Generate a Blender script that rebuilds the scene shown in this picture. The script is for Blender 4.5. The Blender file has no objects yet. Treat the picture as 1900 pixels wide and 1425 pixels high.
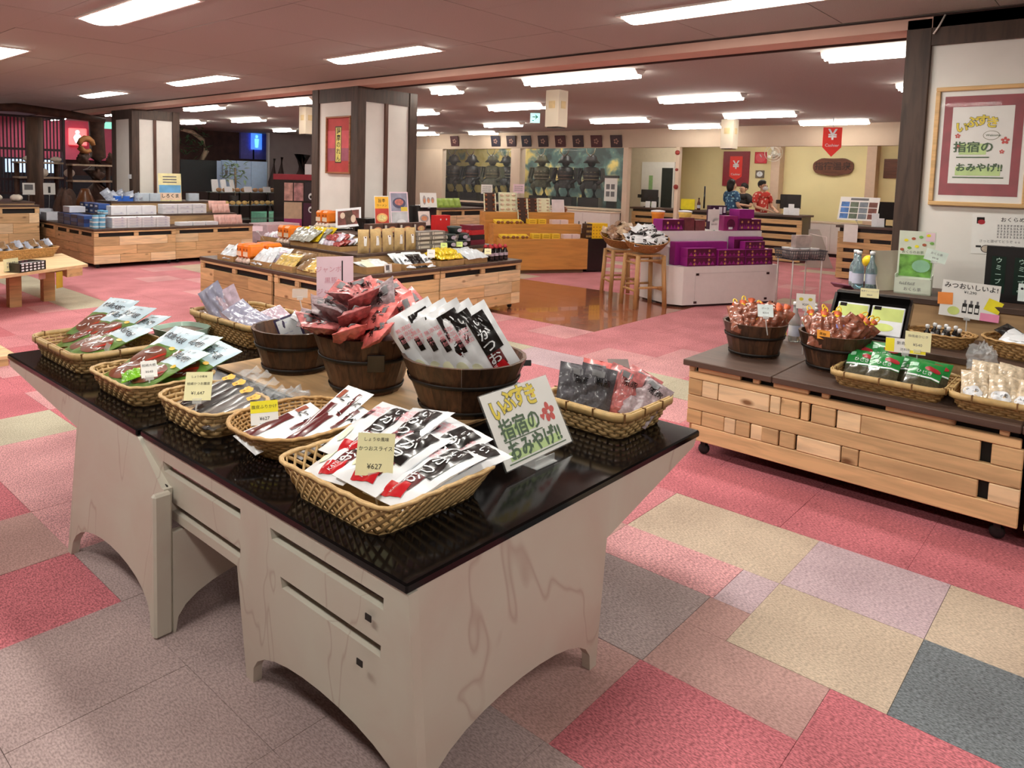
import bpy, bmesh, math, random
from mathutils import Vector, Matrix

random.seed(7)
S = bpy.context.scene
COL = S.collection
PI = math.pi
# ------------------------------------------------------------------ camera
F_PX, CX, CY, PITCH, ROLL, YAW, CAM_H = 1358.3, 874.87, 439.65, 0.08145, 0.02719, 0.8305, 1.58
def _cam_axes():
    a = Vector((-math.sin(YAW), math.cos(YAW), 0)); b = Vector((math.cos(YAW), math.sin(YAW), 0)); k = Vector((0, 0, 1))
    cp, sp, cr, sr = math.cos(PITCH), math.sin(PITCH), math.cos(ROLL), math.sin(ROLL)
    r = Vector((1, 0, 0)); fw = Vector((0, cp, -sp)); up = Vector((0, sp, cp))
    rr = cr * r + sr * up; uu = -sr * r + cr * up
    w = lambda v: Vector((v.dot(b), v.dot(a), v.dot(k)))
    return w(rr), w(uu), w(fw)
C_R, C_U, C_F = _cam_axes()
cam_data = bpy.data.cameras.new('camera'); cam = bpy.data.objects.new('camera', cam_data); COL.objects.link(cam)
cam.matrix_world = Matrix(((C_R.x, C_U.x, -C_F.x, 0), (C_R.y, C_U.y, -C_F.y, 0), (C_R.z, C_U.z, -C_F.z, CAM_H), (0, 0, 0, 1)))
cam_data.sensor_width = 36; cam_data.lens = F_PX / 1900 * 36
cam_data.shift_x = (950 - CX) / 1900; cam_data.shift_y = (CY - 712.5) / 1900
cam_data.clip_start = 0.05; cam_data.clip_end = 100
S.camera = cam
# ------------------------------------------------------------------ world, exposure
world = bpy.data.worlds.new('world'); S.world = world; world.use_nodes = True
world.node_tree.nodes['Background'].inputs[0].default_value = (0.9, 0.95, 1, 1)
world.node_tree.nodes['Background'].inputs[1].default_value = 0.15
S.view_settings.view_transform = 'Standard'; S.view_settings.look = 'None'
S.view_settings.exposure = EXPOSURE = 0.0; S.view_settings.gamma = 1.0
TUBE_POWER = 34.0     # emission of the fluorescent tubes
# ------------------------------------------------------------------ pixel of the photograph -> point on a plane of the room
def ray(u, v):
    return C_F + C_R * ((u - CX) / F_PX) - C_U * ((v - CY) / F_PX)
O_CAM = Vector((0, 0, CAM_H))
def Pz(u, v, z=0.0):
    d = ray(u, v); return O_CAM + d * ((z - CAM_H) / d.z)
def Px(u, v, x):
    d = ray(u, v); return O_CAM + d * (x / d.x)
def Py(u, v, y):
    d = ray(u, v); return O_CAM + d * (y / d.y)
# ------------------------------------------------------------------ materials
MATS = {}
def lin(c):
    return tuple(((x / 255) / 12.92 if x / 255 <= 0.04045 else ((x / 255 + 0.055) / 1.055) ** 2.4) for x in c)
def _new(name):
    m = bpy.data.materials.new(name); m.use_nodes = True
    nt = m.node_tree; return m, nt, nt.nodes['Principled BSDF']
def mat(name, rgb, rough=0.5, var=0.10, scale=12, metal=0.0, trans=0.0, alpha=1.0, emit=0.0, bump=0.0, spec=0.5, coat=0.0, detail=3):
    if name in MATS: return MATS[name]
    m, nt, p = _new(name); c = lin(rgb)
    tc = nt.nodes.new('ShaderNodeTexCoord'); nz = nt.nodes.new('ShaderNodeTexNoise')
    nz.inputs['Scale'].default_value = scale; nz.inputs['Detail'].default_value = detail
    nt.links.new(tc.outputs['Object'], nz.inputs['Vector'])
    rp = nt.nodes.new('ShaderNodeValToRGB'); rp.color_ramp.elements[0].position = 0.3; rp.color_ramp.elements[1].position = 0.7
    rp.color_ramp.elements[0].color = tuple(min(1, x * (1 - var)) for x in c) + (1,)
    rp.color_ramp.elements[1].color = tuple(min(1, x * (1 + var)) for x in c) + (1,)
    nt.links.new(nz.outputs['Fac'], rp.inputs['Fac']); nt.links.new(rp.outputs['Color'], p.inputs['Base Color'])
    p.inputs['Roughness'].default_value = rough; p.inputs['Metallic'].default_value = metal
    p.inputs['Transmission Weight'].default_value = trans; p.inputs['Alpha'].default_value = alpha
    p.inputs['Specular IOR Level'].default_value = spec; p.inputs['Coat Weight'].default_value = coat
    if emit:
        nt.links.new(rp.outputs['Color'], p.inputs['Emission Color']); p.inputs['Emission Strength'].default_value = emit
    if bump:
        b = nt.nodes.new('ShaderNodeBump'); b.inputs['Strength'].default_value = bump; b.inputs['Distance'].default_value = 0.01
        nt.links.new(nz.outputs['Fac'], b.inputs['Height']); nt.links.new(b.outputs['Normal'], p.inputs['Normal'])
    MATS[name] = m; return m
def carpet(name, rgb, dark=0.62):
    if name in MATS: return MATS[name]
    m, nt, p = _new(name); c = lin(rgb)
    tc = nt.nodes.new('ShaderNodeTexCoord')
    mp = nt.nodes.new('ShaderNodeMapping'); mp.inputs['Scale'].default_value = (1, 0.45, 1)
    nz = nt.nodes.new('ShaderNodeTexNoise'); nz.inputs['Scale'].default_value = 190; nz.inputs['Detail'].default_value = 2
    n2 = nt.nodes.new('ShaderNodeTexNoise'); n2.inputs['Scale'].default_value = 2.2; n2.inputs['Detail'].default_value = 3
    geo = nt.nodes.new('ShaderNodeNewGeometry')
    nt.links.new(geo.outputs['Position'], mp.inputs['Vector']); nt.links.new(mp.outputs['Vector'], nz.inputs['Vector']); nt.links.new(geo.outputs['Position'], n2.inputs['Vector'])
    rp = nt.nodes.new('ShaderNodeValToRGB'); rp.color_ramp.elements[0].position = 0.36; rp.color_ramp.elements[1].position = 0.62
    rp.color_ramp.elements[0].color = tuple(x * dark for x in c) + (1,); rp.color_ramp.elements[1].color = tuple(min(1, x * (1.1 + (1 - dark) * .5)) for x in c) + (1,)
    nt.links.new(nz.outputs['Fac'], rp.inputs['Fac'])
    r2 = nt.nodes.new('ShaderNodeValToRGB'); r2.color_ramp.elements[0].position = 0.3; r2.color_ramp.elements[1].position = 0.65
    r2.color_ramp.elements[0].color = (.80, .78, .78, 1); r2.color_ramp.elements[1].color = (1.05, 1.05, 1.05, 1)
    nt.links.new(n2.outputs['Fac'], r2.inputs['Fac'])
    mx = nt.nodes.new('ShaderNodeMix'); mx.data_type = 'RGBA'; mx.blend_type = 'MULTIPLY'; mx.inputs[0].default_value = 1
    nt.links.new(rp.outputs['Color'], mx.inputs[6]); nt.links.new(r2.outputs['Color'], mx.inputs[7]); nt.links.new(mx.outputs[2], p.inputs['Base Color'])
    p.inputs['Roughness'].default_value = 0.95; p.inputs['Specular IOR Level'].default_value = 0.1
    b = nt.nodes.new('ShaderNodeBump'); b.inputs['Strength'].default_value = 0.5; b.inputs['Distance'].default_value = 0.004
    nt.links.new(nz.outputs['Fac'], b.inputs['Height']); nt.links.new(b.outputs['Normal'], p.inputs['Normal'])
    MATS[name] = m; return m
def wood(name, rgb, axis='X', rough=0.55, dark=0.62, knots=True, grain=1.0, coat=0.0, vary=0.25):
    """wood with grain along the object's own axis, colour varied from piece to piece"""
    if name in MATS: return MATS[name]
    m, nt, p = _new(name); c = lin(rgb)
    tc = nt.nodes.new('ShaderNodeTexCoord'); oi = nt.nodes.new('ShaderNodeObjectInfo')
    geo = nt.nodes.new('ShaderNodeNewGeometry')
    ad = nt.nodes.new('ShaderNodeVectorMath'); ad.operation = 'ADD'
    vm = nt.nodes.new('ShaderNodeVectorMath'); vm.operation = 'SCALE'; vm.inputs[3].default_value = 17.0
    cmb = nt.nodes.new('ShaderNodeCombineXYZ')
    for i in range(3): nt.links.new(oi.outputs['Random'], cmb.inputs[i])
    nt.links.new(cmb.outputs[0], vm.inputs[0])
    nt.links.new(geo.outputs['Position'] if axis in 'xyz' else tc.outputs['Object'], ad.inputs[0]); nt.links.new(vm.outputs[0], ad.inputs[1])
    mp = nt.nodes.new('ShaderNodeMapping')
    sc = {'X': (1.2, 11, 11), 'Y': (11, 1.2, 11), 'Z': (11, 11, 1.2)}[axis.upper()]
    mp.inputs['Scale'].default_value = tuple(s * grain for s in sc)
    nt.links.new(ad.outputs[0], mp.inputs['Vector'])
    nz = nt.nodes.new('ShaderNodeTexNoise'); nz.inputs['Scale'].default_value = 2.4; nz.inputs['Detail'].default_value = 5; nz.inputs['Distortion'].default_value = 0.6
    nt.links.new(mp.outputs['Vector'], nz.inputs['Vector'])
    rp = nt.nodes.new('ShaderNodeValToRGB'); e = rp.color_ramp.elements; e[0].position = 0.32; e[1].position = 0.6
    e[0].color = tuple(x * dark for x in c) + (1,); e[1].color = tuple(min(1, x * 1.12) for x in c) + (1,)
    nt.links.new(nz.outputs['Fac'], rp.inputs['Fac'])
    hs = nt.nodes.new('ShaderNodeHueSaturation')
    mr = nt.nodes.new('ShaderNodeMapRange'); mr.inputs[3].default_value = 1 - vary; mr.inputs[4].default_value = 1 + vary
    nt.links.new(oi.outputs['Random'], mr.inputs[0]); nt.links.new(mr.outputs[0], hs.inputs['Value']); nt.links.new(rp.outputs['Color'], hs.inputs['Color'])
    out = hs.outputs['Color']
    if knots:
        vo = nt.nodes.new('ShaderNodeTexVoronoi'); vo.inputs['Scale'].default_value = 1.0
        mk = nt.nodes.new('ShaderNodeMapping'); mk.inputs['Scale'].default_value = tuple(3.2 if s < 5 else 6.5 for s in sc)
        nt.links.new(ad.outputs[0], mk.inputs['Vector']); nt.links.new(mk.outputs['Vector'], vo.inputs['Vector'])
        rk = nt.nodes.new('ShaderNodeValToRGB'); rk.color_ramp.elements[0].position = 0.06; rk.color_ramp.elements[1].position = 0.15
        rk.color_ramp.elements[0].color = (.30, .2, .14, 1); rk.color_ramp.elements[1].color = (1, 1, 1, 1)
        nt.links.new(vo.outputs['Distance'], rk.inputs['Fac'])
        mx = nt.nodes.new('ShaderNodeMix'); mx.data_type = 'RGBA'; mx.blend_type = 'MULTIPLY'; mx.inputs[0].default_value = 1
        nt.links.new(out, mx.inputs[6]); nt.links.new(rk.outputs['Color'], mx.inputs[7]); out = mx.outputs[2]
    nt.links.new(out, p.inputs['Base Color']); p.inputs['Roughness'].default_value = rough; p.inputs['Coat Weight'].default_value = coat
    b = nt.nodes.new('ShaderNodeBump'); b.inputs['Strength'].default_value = 0.12; b.inputs['Distance'].default_value = 0.004
    nt.links.new(nz.outputs['Fac'], b.inputs['Height']); nt.links.new(b.outputs['Normal'], p.inputs['Normal'])
    MATS[name] = m; return m
def marble(name, rgb, vein=(168, 146, 134)):
    if name in MATS: return MATS[name]
    m, nt, p = _new(name); c = lin(rgb); v = lin(vein)
    geo = nt.nodes.new('ShaderNodeNewGeometry')
    n1 = nt.nodes.new('ShaderNodeTexNoise'); n1.inputs['Scale'].default_value = 2.3; n1.inputs['Detail'].default_value = 5; n1.inputs['Distortion'].default_value = 0.9
    nt.links.new(geo.outputs['Position'], n1.inputs['Vector'])
    r1 = nt.nodes.new('ShaderNodeValToRGB'); e = r1.color_ramp.elements; e[0].position = 0.35; e[1].position = 0.68
    e[0].color = (c[0] * .93, c[1] * .86, c[2] * .84, 1); e[1].color = (c[0] * .98, c[1] * 1.02, c[2] * 1.0, 1)
    nt.links.new(n1.outputs['Fac'], r1.inputs['Fac'])
    n2 = nt.nodes.new('ShaderNodeTexNoise'); n2.inputs['Scale'].default_value = 1.5; n2.inputs['Detail'].default_value = 3; n2.inputs['Distortion'].default_value = 0.4
    mp = nt.nodes.new('ShaderNodeMapping'); mp.inputs['Rotation'].default_value = (.6, .4, .7); mp.inputs['Scale'].default_value = (1, 1.8, .8)
    nt.links.new(geo.outputs['Position'], mp.inputs['Vector']); nt.links.new(mp.outputs['Vector'], n2.inputs['Vector'])
    r2 = nt.nodes.new('ShaderNodeValToRGB'); r2.color_ramp.elements[0].position = 0.493; r2.color_ramp.elements[0].color = (0, 0, 0, 1)
    el = r2.color_ramp.elements.new(0.5); el.color = (.6, .6, .6, 1); r2.color_ramp.elements[-1].position = 0.505; r2.color_ramp.elements[-1].color = (0, 0, 0, 1)
    nt.links.new(n2.outputs['Fac'], r2.inputs['Fac'])
    mx = nt.nodes.new('ShaderNodeMix'); mx.data_type = 'RGBA'; mx.inputs[7].default_value = v + (1,)
    nt.links.new(r2.outputs['Color'], mx.inputs[0]); nt.links.new(r1.outputs['Color'], mx.inputs[6]); nt.links.new(mx.outputs[2], p.inputs['Base Color'])
    p.inputs['Roughness'].default_value = 0.42
    MATS[name] = m; return m
def glass(name, rgb=(235, 240, 240), alpha=0.18, rough=0.08):
    if name in MATS: return MATS[name]
    m, nt, p = _new(name); c = lin(rgb); p.inputs['Base Color'].default_value = c + (1,)
    p.inputs['Roughness'].default_value = rough; p.inputs['Alpha'].default_value = alpha; p.inputs['Specular IOR Level'].default_value = 0.8
    MATS[name] = m; return m
def emis(name, rgb, k):
    if name in MATS: return MATS[name]
    m, nt, p = _new(name); c = lin(rgb)
    p.inputs['Base Color'].default_value = (.8, .8, .8, 1); p.inputs['Emission Color'].default_value = c + (1,); p.inputs['Emission Strength'].default_value = k
    MATS[name] = m; return m
# ------------------------------------------------------------------ mesh building
class MB:
    def __init__(s): s.v = []; s.f = []; s.m = []; s.sm = []
    def add(s, vs, fs, mi=0, smooth=False, T=None):
        o = len(s.v)
        for p in vs:
            p = Vector(p); s.v.append(tuple(T @ p) if T is not None else tuple(p))
        for i, f in enumerate(fs):
            s.f.append(tuple(o + k for k in f)); s.m.append(mi[i] if isinstance(mi, list) else mi); s.sm.append(smooth)
        return s
    def box(s, x0, x1, y0, y1, z0, z1, mi=0, ch=0.0, T=None):
        if x0 > x1: x0, x1 = x1, x0
        if y0 > y1: y0, y1 = y1, y0
        if z0 > z1: z0, z1 = z1, z0
        if ch <= 0:
            vs = [(x0, y0, z0), (x1, y0, z0), (x1, y1, z0), (x0, y1, z0), (x0, y0, z1), (x1, y0, z1), (x1, y1, z1), (x0, y1, z1)]
            return s.add(vs, [(3, 2, 1, 0), (4, 5, 6, 7), (0, 1, 5, 4), (1, 2, 6, 5), (2, 3, 7, 6), (3, 0, 4, 7)], mi, False, T)
        ch = min(ch, (x1 - x0) * .45, (y1 - y0) * .45, (z1 - z0) * .45)
        vs = []; idx = {}
        for ix, (xa, xs) in enumerate(((x0, 1), (x1, -1))):
            for iy, (ya, ys) in enumerate(((y0, 1), (y1, -1))):
                for iz, (za, zs) in enumerate(((z0, 1), (z1, -1))):
                    idx[ix, iy, iz] = len(vs)
                    vs += [(xa, ya + ys * ch, za + zs * ch), (xa + xs * ch, ya, za + zs * ch), (xa + xs * ch, ya + ys * ch, za)]
        fs = []
        for k in (0, 1):
            a = [idx[k, 0, 0], idx[k, 1, 0], idx[k, 1, 1], idx[k, 0, 1]]; fs.append(tuple(a if k else a[::-1]))
            a = [idx[0, k, 0] + 1, idx[0, k, 1] + 1, idx[1, k, 1] + 1, idx[1, k, 0] + 1]; fs.append(tuple(a if k else a[::-1]))
            a = [idx[0, 0, k] + 2, idx[1, 0, k] + 2, idx[1, 1, k] + 2, idx[0, 1, k] + 2]; fs.append(tuple(a if k else a[::-1]))
        for i in (0, 1):
            for j in (0, 1):
                A, B = idx[i, j, 0], idx[i, j, 1]; q = (A, A + 1, B + 1, B); fs.append(q if i == j else q[::-1])
                A, B = idx[0, i, j], idx[1, i, j]; q = (A + 1, A + 2, B + 2, B + 1); fs.append(q if i == j else q[::-1])
                A, B = idx[i, 0, j], idx[i, 1, j]; q = (A + 2, A, B, B + 2); fs.append(q if i == j else q[::-1])
        for (i, j, k), A in idx.items():
            q = (A, A + 1, A + 2); fs.append(q[::-1] if (i + j + k) % 2 == 0 else q)
        return s.add(vs, fs, mi, False, T)
    def prism(s, poly, z0, z1, mi=0, T=None, smooth=False):
        n = len(poly); vs = [(x, y, z0) for x, y in poly] + [(x, y, z1) for x, y in poly]
        s.add(vs, [tuple(range(n - 1, -1, -1)), tuple(range(n, 2 * n))], mi, False, T)
        o = len(s.v) - 2 * n
        for i in range(n):
            j = (i + 1) % n; s.f.append((o + i, o + j, o + n + j, o + n + i)); s.m.append(mi); s.sm.append(smooth)
        return s
    def lathe(s, prof, n=20, mi=0, T=None, smooth=True, cap=True):
        vs = []; fs = []
        for r, z in prof:
            for i in range(n):
                a = 2 * PI * i / n; vs.append((r * math.cos(a), r * math.sin(a), z))
        for k in range(len(prof) - 1):
            for i in range(n):
                j = (i + 1) % n; fs.append((k * n + i, k * n + j, (k + 1) * n + j, (k + 1) * n + i))
        if cap: fs.append(tuple(range(n - 1, -1, -1))); fs.append(tuple((len(prof) - 1) * n + i for i in range(n)))
        return s.add(vs, fs, mi, smooth, T)
    def tube(s, pts, r, n=8, mi=0, closed=False, smooth=True, T=None, flat=1.0):
        P = [Vector(p) for p in pts]; N = len(P); rings = []; vs = []; fs = []
        up = Vector((0, 0, 1)); 
        for i, p in enumerate(P):
            a = P[(i - 1) % N] if closed or i else p; b = P[(i + 1) % N] if closed or i < N - 1 else p
            t = (b - a).normalized() if (b - a).length > 1e-9 else Vector((1, 0, 0))
            u = t.cross(up)
            if u.length < 1e-3: u = t.cross(Vector((1, 0, 0)))
            u.normalize(); w = u.cross(t).normalized()
            rr = r[i] if isinstance(r, (list, tuple)) else r
            for k in range(n):
                an = 2 * PI * k / n; vs.append(p + u * (rr * math.cos(an)) + w * (rr * flat * math.sin(an)))
        for i in range(N if closed else N - 1):
            j = (i + 1) % N
            for k in range(n):
                l = (k + 1) % n; fs.append((i * n + k, i * n + l, j * n + l, j * n + k))
        if not closed: fs.append(tuple(range(n - 1, -1, -1))); fs.append(tuple((N - 1) * n + k for k in range(n)))
        return s.add(vs, fs, mi, smooth, T)
    def ball(s, c, r, nu=10, nv=7, mi=0, T=None, fn=None):
        r = (r, r, r) if not isinstance(r, (tuple, list)) else r
        vs = [(c[0], c[1], c[2] - r[2])]; fs = []
        for j in range(1, nv):
            t = -PI / 2 + PI * j / nv
            for i in range(nu):
                a = 2 * PI * i / nu; k = fn(a, t) if fn else 1.0
                vs.append((c[0] + k * r[0] * math.cos(t) * math.cos(a), c[1] + k * r[1] * math.cos(t) * math.sin(a), c[2] + k * r[2] * math.sin(t)))
        vs.append((c[0], c[1], c[2] + r[2])); L = len(vs) - 1
        for i in range(nu):
            j = (i + 1) % nu; fs.append((0, 1 + j, 1 + i)); fs.append((L, L - nu + i, L - nu + j))
            for k in range(nv - 2):
                a = 1 + k * nu; fs.append((a + i, a + j, a + nu + j, a + nu + i))
        return s.add(vs, fs, mi, True, T)
    def grid(s, nu, nv, fn, mi=0, smooth=True, T=None):
        vs = [fn(i / nu, j / nv) for j in range(nv + 1) for i in range(nu + 1)]; fs = []; ms = []
        for j in range(nv):
            for i in range(nu):
                a = j * (nu + 1) + i; fs.append((a, a + 1, a + nu + 2, a + nu + 1))
                ms.append(mi((i + .5) / nu, (j + .5) / nv) if callable(mi) else mi)
        return s.add(vs, fs, ms, smooth, T)
    def mesh(s, name, mats):
        me = bpy.data.meshes.new(name); me.from_pydata(s.v, [], s.f)
        for m in (mats if isinstance(mats, (list, tuple)) else [mats]): me.materials.append(m)
        me.polygons.foreach_set('material_index', s.m); me.polygons.foreach_set('use_smooth', s.sm); me.update(); return me
    def build(s, name, mats, parent=None, **kw):
        return obj(name, s.mesh(name, mats), parent, **kw)
def obj(name, me, parent=None, T=None, label=None, cat=None, group=None, kind=None):
    o = bpy.data.objects.new(name, me); COL.objects.link(o)
    if parent is not None: o.parent = parent
    if T is not None: o.matrix_local = T
    return tag(o, label, cat, group, kind)
def tag(o, label=None, cat=None, group=None, kind=None):
    if label: o['label'] = label
    if cat: o['category'] = cat
    if group: o['group'] = group
    if kind: o['kind'] = kind
    return o
def thing(name, label, cat, loc=(0, 0, 0), rz=0.0, group=None, T=None):
    o = bpy.data.objects.new(name, None); COL.objects.link(o); o.empty_display_size = 0.05
    o.matrix_local = T if T is not None else Matrix.Translation(loc) @ Matrix.Rotation(rz, 4, 'Z')
    return tag(o, label, cat, group)
def dup(src, T, label=None, group=None, parent=None):
    c = src.copy(); COL.objects.link(c); c.parent = parent; c.matrix_local = T
    if label: c['label'] = label
    if group: c['group'] = group
    for ch in list(src.children):
        d = ch.copy(); COL.objects.link(d); d.parent = c; d.matrix_local = ch.matrix_basis.copy()
        for g in list(ch.children):
            e = g.copy(); COL.objects.link(e); e.parent = d; e.matrix_local = g.matrix_basis.copy()
    return c
def TL(x, y, z): return Matrix.Translation((x, y, z))
def RX(a): return Matrix.Rotation(a, 4, 'X')
def RY(a): return Matrix.Rotation(a, 4, 'Y')
def RZ(a): return Matrix.Rotation(a, 4, 'Z')
def SC(x, y, z): return Matrix.Diagonal((x, y, z, 1))
def frame(o, ex, ey):
    """matrix with local x along ex, local y near ey, origin o"""
    ex = Vector(ex).normalized(); ez = ex.cross(Vector(ey)).normalized(); ey = ez.cross(ex)
    return Matrix(((ex.x, ey.x, ez.x, o[0]), (ex.y, ey.y, ez.y, o[1]), (ex.z, ey.z, ez.z, o[2]), (0, 0, 0, 1)))
# ------------------------------------------------------------------ lettering
_TXT = {}
def text_geo(s, size=1.0, bold=0.0, align='CENTER'):
    k = (s, bold, align)
    if k not in _TXT:
        cu = bpy.data.curves.new('t', 'FONT'); cu.body = s; cu.size = 1.0; cu.align_x = align; cu.align_y = 'CENTER'; cu.fill_mode = 'FRONT'
        cu.resolution_u = 2; cu.offset = bold
        ob = bpy.data.objects.new('t', cu); COL.objects.link(ob)
        dg = bpy.context.evaluated_depsgraph_get()
        me = bpy.data.meshes.new_from_object(ob.evaluated_get(dg))
        _TXT[k] = ([(v.co.x, v.co.y) for v in me.vertices], [tuple(p.vertices) for p in me.polygons])
        bpy.data.objects.remove(ob); bpy.data.curves.remove(cu); bpy.data.meshes.remove(me)
    v, f = _TXT[k]
    return [(x * size, y * size) for x, y in v], f
def put_text(mb, s, x, y, size, mi, z=0.0008, zf=None, bold=0.0, rot=0.0, align='CENTER', T=None):
    v, f = text_geo(s, size, bold, align); c, sn = math.cos(rot), math.sin(rot)
    P = [(x + c * a - sn * b, y + sn * a + c * b) for a, b in v]
    mb.add([(a, b, (zf(a, b) if zf else 0) + z) for a, b in P], f, mi, False, T)
def put_rect(mb, x0, x1, y0, y1, mi, z=0.0005, zf=None, n=1, T=None, rot=0.0):
    cx, cy = (x0 + x1) / 2, (y0 + y1) / 2; c, sn = math.cos(rot), math.sin(rot)
    def fn(u, v):
        a, b = (u - .5) * (x1 - x0), (v - .5) * (y1 - y0); a, b = cx + c * a - sn * b, cy + sn * a + c * b
        return (a, b, (zf(a, b) if zf else 0) + z)
    mb.grid(n, n, fn, mi, True, T)
def put_ell(mb, x, y, rx, ry, mi, z=0.0006, zf=None, n=14, T=None, rot=0.0):
    c, sn = math.cos(rot), math.sin(rot); vs = [(x, y)]
    for k in (0.55, 1.0):
        for i in range(n):
            a = 2 * PI * i / n; p, q = k * rx * math.cos(a), k * ry * math.sin(a); vs.append((x + c * p - sn * q, y + sn * p + c * q))
    fs = [(0, 1 + i, 1 + (i + 1) % n) for i in range(n)] + [(1 + i, 1 + n + i, 1 + n + (i + 1) % n, 1 + (i + 1) % n) for i in range(n)]
    mb.add([(a, b, (zf(a, b) if zf else 0) + z) for a, b in vs], fs, mi, True, T)
def put_poly(mb, pts, mi, z=0.0006, zf=None, T=None):
    mb.add([(a, b, (zf(a, b) if zf else 0) + z) for a, b in pts], [tuple(range(len(pts)))], mi, False, T)
def scribble(mb, x0, x1, y, size, mi, n=8, zf=None, z=0.0007, T=None, seed=0):
    """row of small strokes: print too fine to read in the photograph"""
    rnd = random.Random(seed); w = (x1 - x0) / n
    for i in range(n):
        xa = x0 + i * w
        put_rect(mb, xa + w * .1, xa + w * (.55 + .3 * rnd.random()), y - size * .5, y - size * .2, mi, z, zf, 1, T)
        put_rect(mb, xa + w * .1, xa + w * (.45 + .4 * rnd.random()), y + size * .15, y + size * .4, mi, z, zf, 1, T)
        xs = xa + w * (.2 + .4 * rnd.random()); put_rect(mb, xs, xs + w * .16, y - size * .5, y + size * .5, mi, z * 1.1, zf, 1, T)
# ================================================================== the setting
ZC, XB, XS, YL = 2.74, 5.72, 14.5, 20.4        # ceiling height, beam/column plane, far window wall, left far wall
M_CREAM = mat('cream_paint', (212, 194, 172), 0.8, 0.04, 3)
M_YEL = mat('pale_yellow_wall', (242, 228, 176), 0.85, 0.03, 2)
M_WHITE = mat('white_plaster', (232, 230, 224), 0.85, 0.03, 5, bump=0.25)
M_POST = wood('dark_stained_post', (74, 56, 46), 'Z', 0.6, 0.6, False, 1.0, vary=0.1)
M_PSOFT = mat('ceiling_panel', (168, 166, 160), 0.95, 0.10, 160, detail=1, bump=0.15)
M_CEIL2 = mat('ceiling_far', (168, 164, 158), 0.95, 0.08, 120, detail=1)
M_BLACK = mat('black_gap', (14, 12, 12), 0.7, 0.1)
M_BROWNW = mat('dark_brown_brick', (74, 50, 46), 0.8, 0.25, 5)
def struct(name, mb, m, parent=None, **k): return mb.build(name, m, parent, kind='structure', **k)
# ---- floor: slab, carpet squares, timber inlay
floor = struct('floor', MB().box(-5, 22, -6, 24, -0.12, -0.012), mat('floor_screed', (90, 70, 68), 0.9, 0.2, 6))
CARP = {
 'red': carpet('carpet_red', (196, 116, 124)), 'pink': carpet('carpet_pink', (214, 160, 162)), 'rose': carpet('carpet_rose', (206, 136, 142)),
 'beige': carpet('carpet_beige', (198, 180, 160), .8), 'lav': carpet('carpet_lavender', (196, 174, 180), .76), 'mauve': carpet('carpet_mauve', (172, 152, 150), .78),
 'brown': carpet('carpet_dusty', (186, 150, 144), .8), 'grey': carpet('carpet_grey', (172, 156, 154), .74), 'blue': carpet('carpet_slate', (118, 124, 128), .6),
 'dgrey': carpet('carpet_dark_grey', (140, 112, 112), .8), 'pale': carpet('carpet_pale_green_grey', (190, 184, 162), .8)}
PATCH = [(1.60, 1.91, .11, .614, 'grey'), (1.91, 2.41, .11, .614, 'red'), (1.60, 2.11, .614, 1.117, 'red'), (1.60, 2.11, 1.117, 1.645, 'brown'),
 (2.11, 2.41, .614, 1.11, 'brown'), (2.41, 2.63, .954, 1.11, 'brown'), (2.11, 2.63, 1.11, 1.645, 'grey'), (2.63, 2.92, .954, 1.10, 'lav'), (2.63, 2.92, 1.10, 1.645, 'pink'),
 (2.41, 2.92, -.05, .454, 'blue'), (2.41, 2.92, .454, .954, 'beige'), (2.92, 3.41, -.05, .454, 'beige'), (2.92, 3.41, .454, .954, 'lav'), (2.92, 3.41, .954, 1.645, 'beige'),
 (1.60, 2.41, -.05, .11, 'rose'), (1.60, 2.41, -.42, -.05, 'red'), (2.41, 2.92, -.42, -.05, 'red'), (2.92, 3.41, -.42, -.05, 'lav')]
XE = [-1.0, -.48, .03, .54, 1.05, 1.60]; XE2 = [3.41 + .51 * i for i in range(37)]
YE = [-1.42, -.92, -.42]; YE2 = [1.645 + .4985 * i for i in range(46)]
WOODR = (6.47, 9.02, 1.645 + .4985 * 5, 1.645 + .4985 * 12)
rnd = random.Random(3)
LEFT = {(.54, 3): 'red', (.54, 4): 'brown', (.54, 5): 'red', (.54, 6): 'pink', (1.05, 6): 'pink', (.54, 7): 'pale', (1.05, 7): 'pale', (.54, 8): 'red', (1.05, 8): 'red', (.03, 5): 'dgrey', (.03, 3): 'red'}
def tile_colour(x, y, k):
    if x < 1.7:
        if y < 2.6: return 'mauve'
        for (lx, lk), c in LEFT.items():
            if abs(lx - x) < .02 and lk == k: return c
        if y > 6.4: return rnd.choice(['rose', 'rose', 'red'])
        return 'mauve' if y < 3.1 else rnd.choice(['pink', 'red'])
    if 1.6 < x < 3.35 and y < 4.6: return rnd.choice(['brown', 'mauve', 'rose'])
    if 2.8 < x < 3.35 and 8.4 < y: return 'pale'
    if 4.88 < x < 5.4 and 1.6 < y < 9: return 'lav' if 3.1 < y < 4.2 else 'pale'
    if 5.3 < x < 6.0 and y > 10: return 'beige' if y < 11.7 else 'rose'
    if 3.4 < x < 3.95: return 'red' if y < 3 else 'rose'
    if x > 9: return rnd.choice(['rose', 'rose', 'pink', 'beige'] if rnd.random() < .4 else ['rose'])
    if x > 6.4 and y < 4.2: return 'rose' if rnd.random() < .8 else 'pink'
    return 'rose' if rnd.random() < .85 else 'pink'
tiles = list(PATCH)
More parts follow.
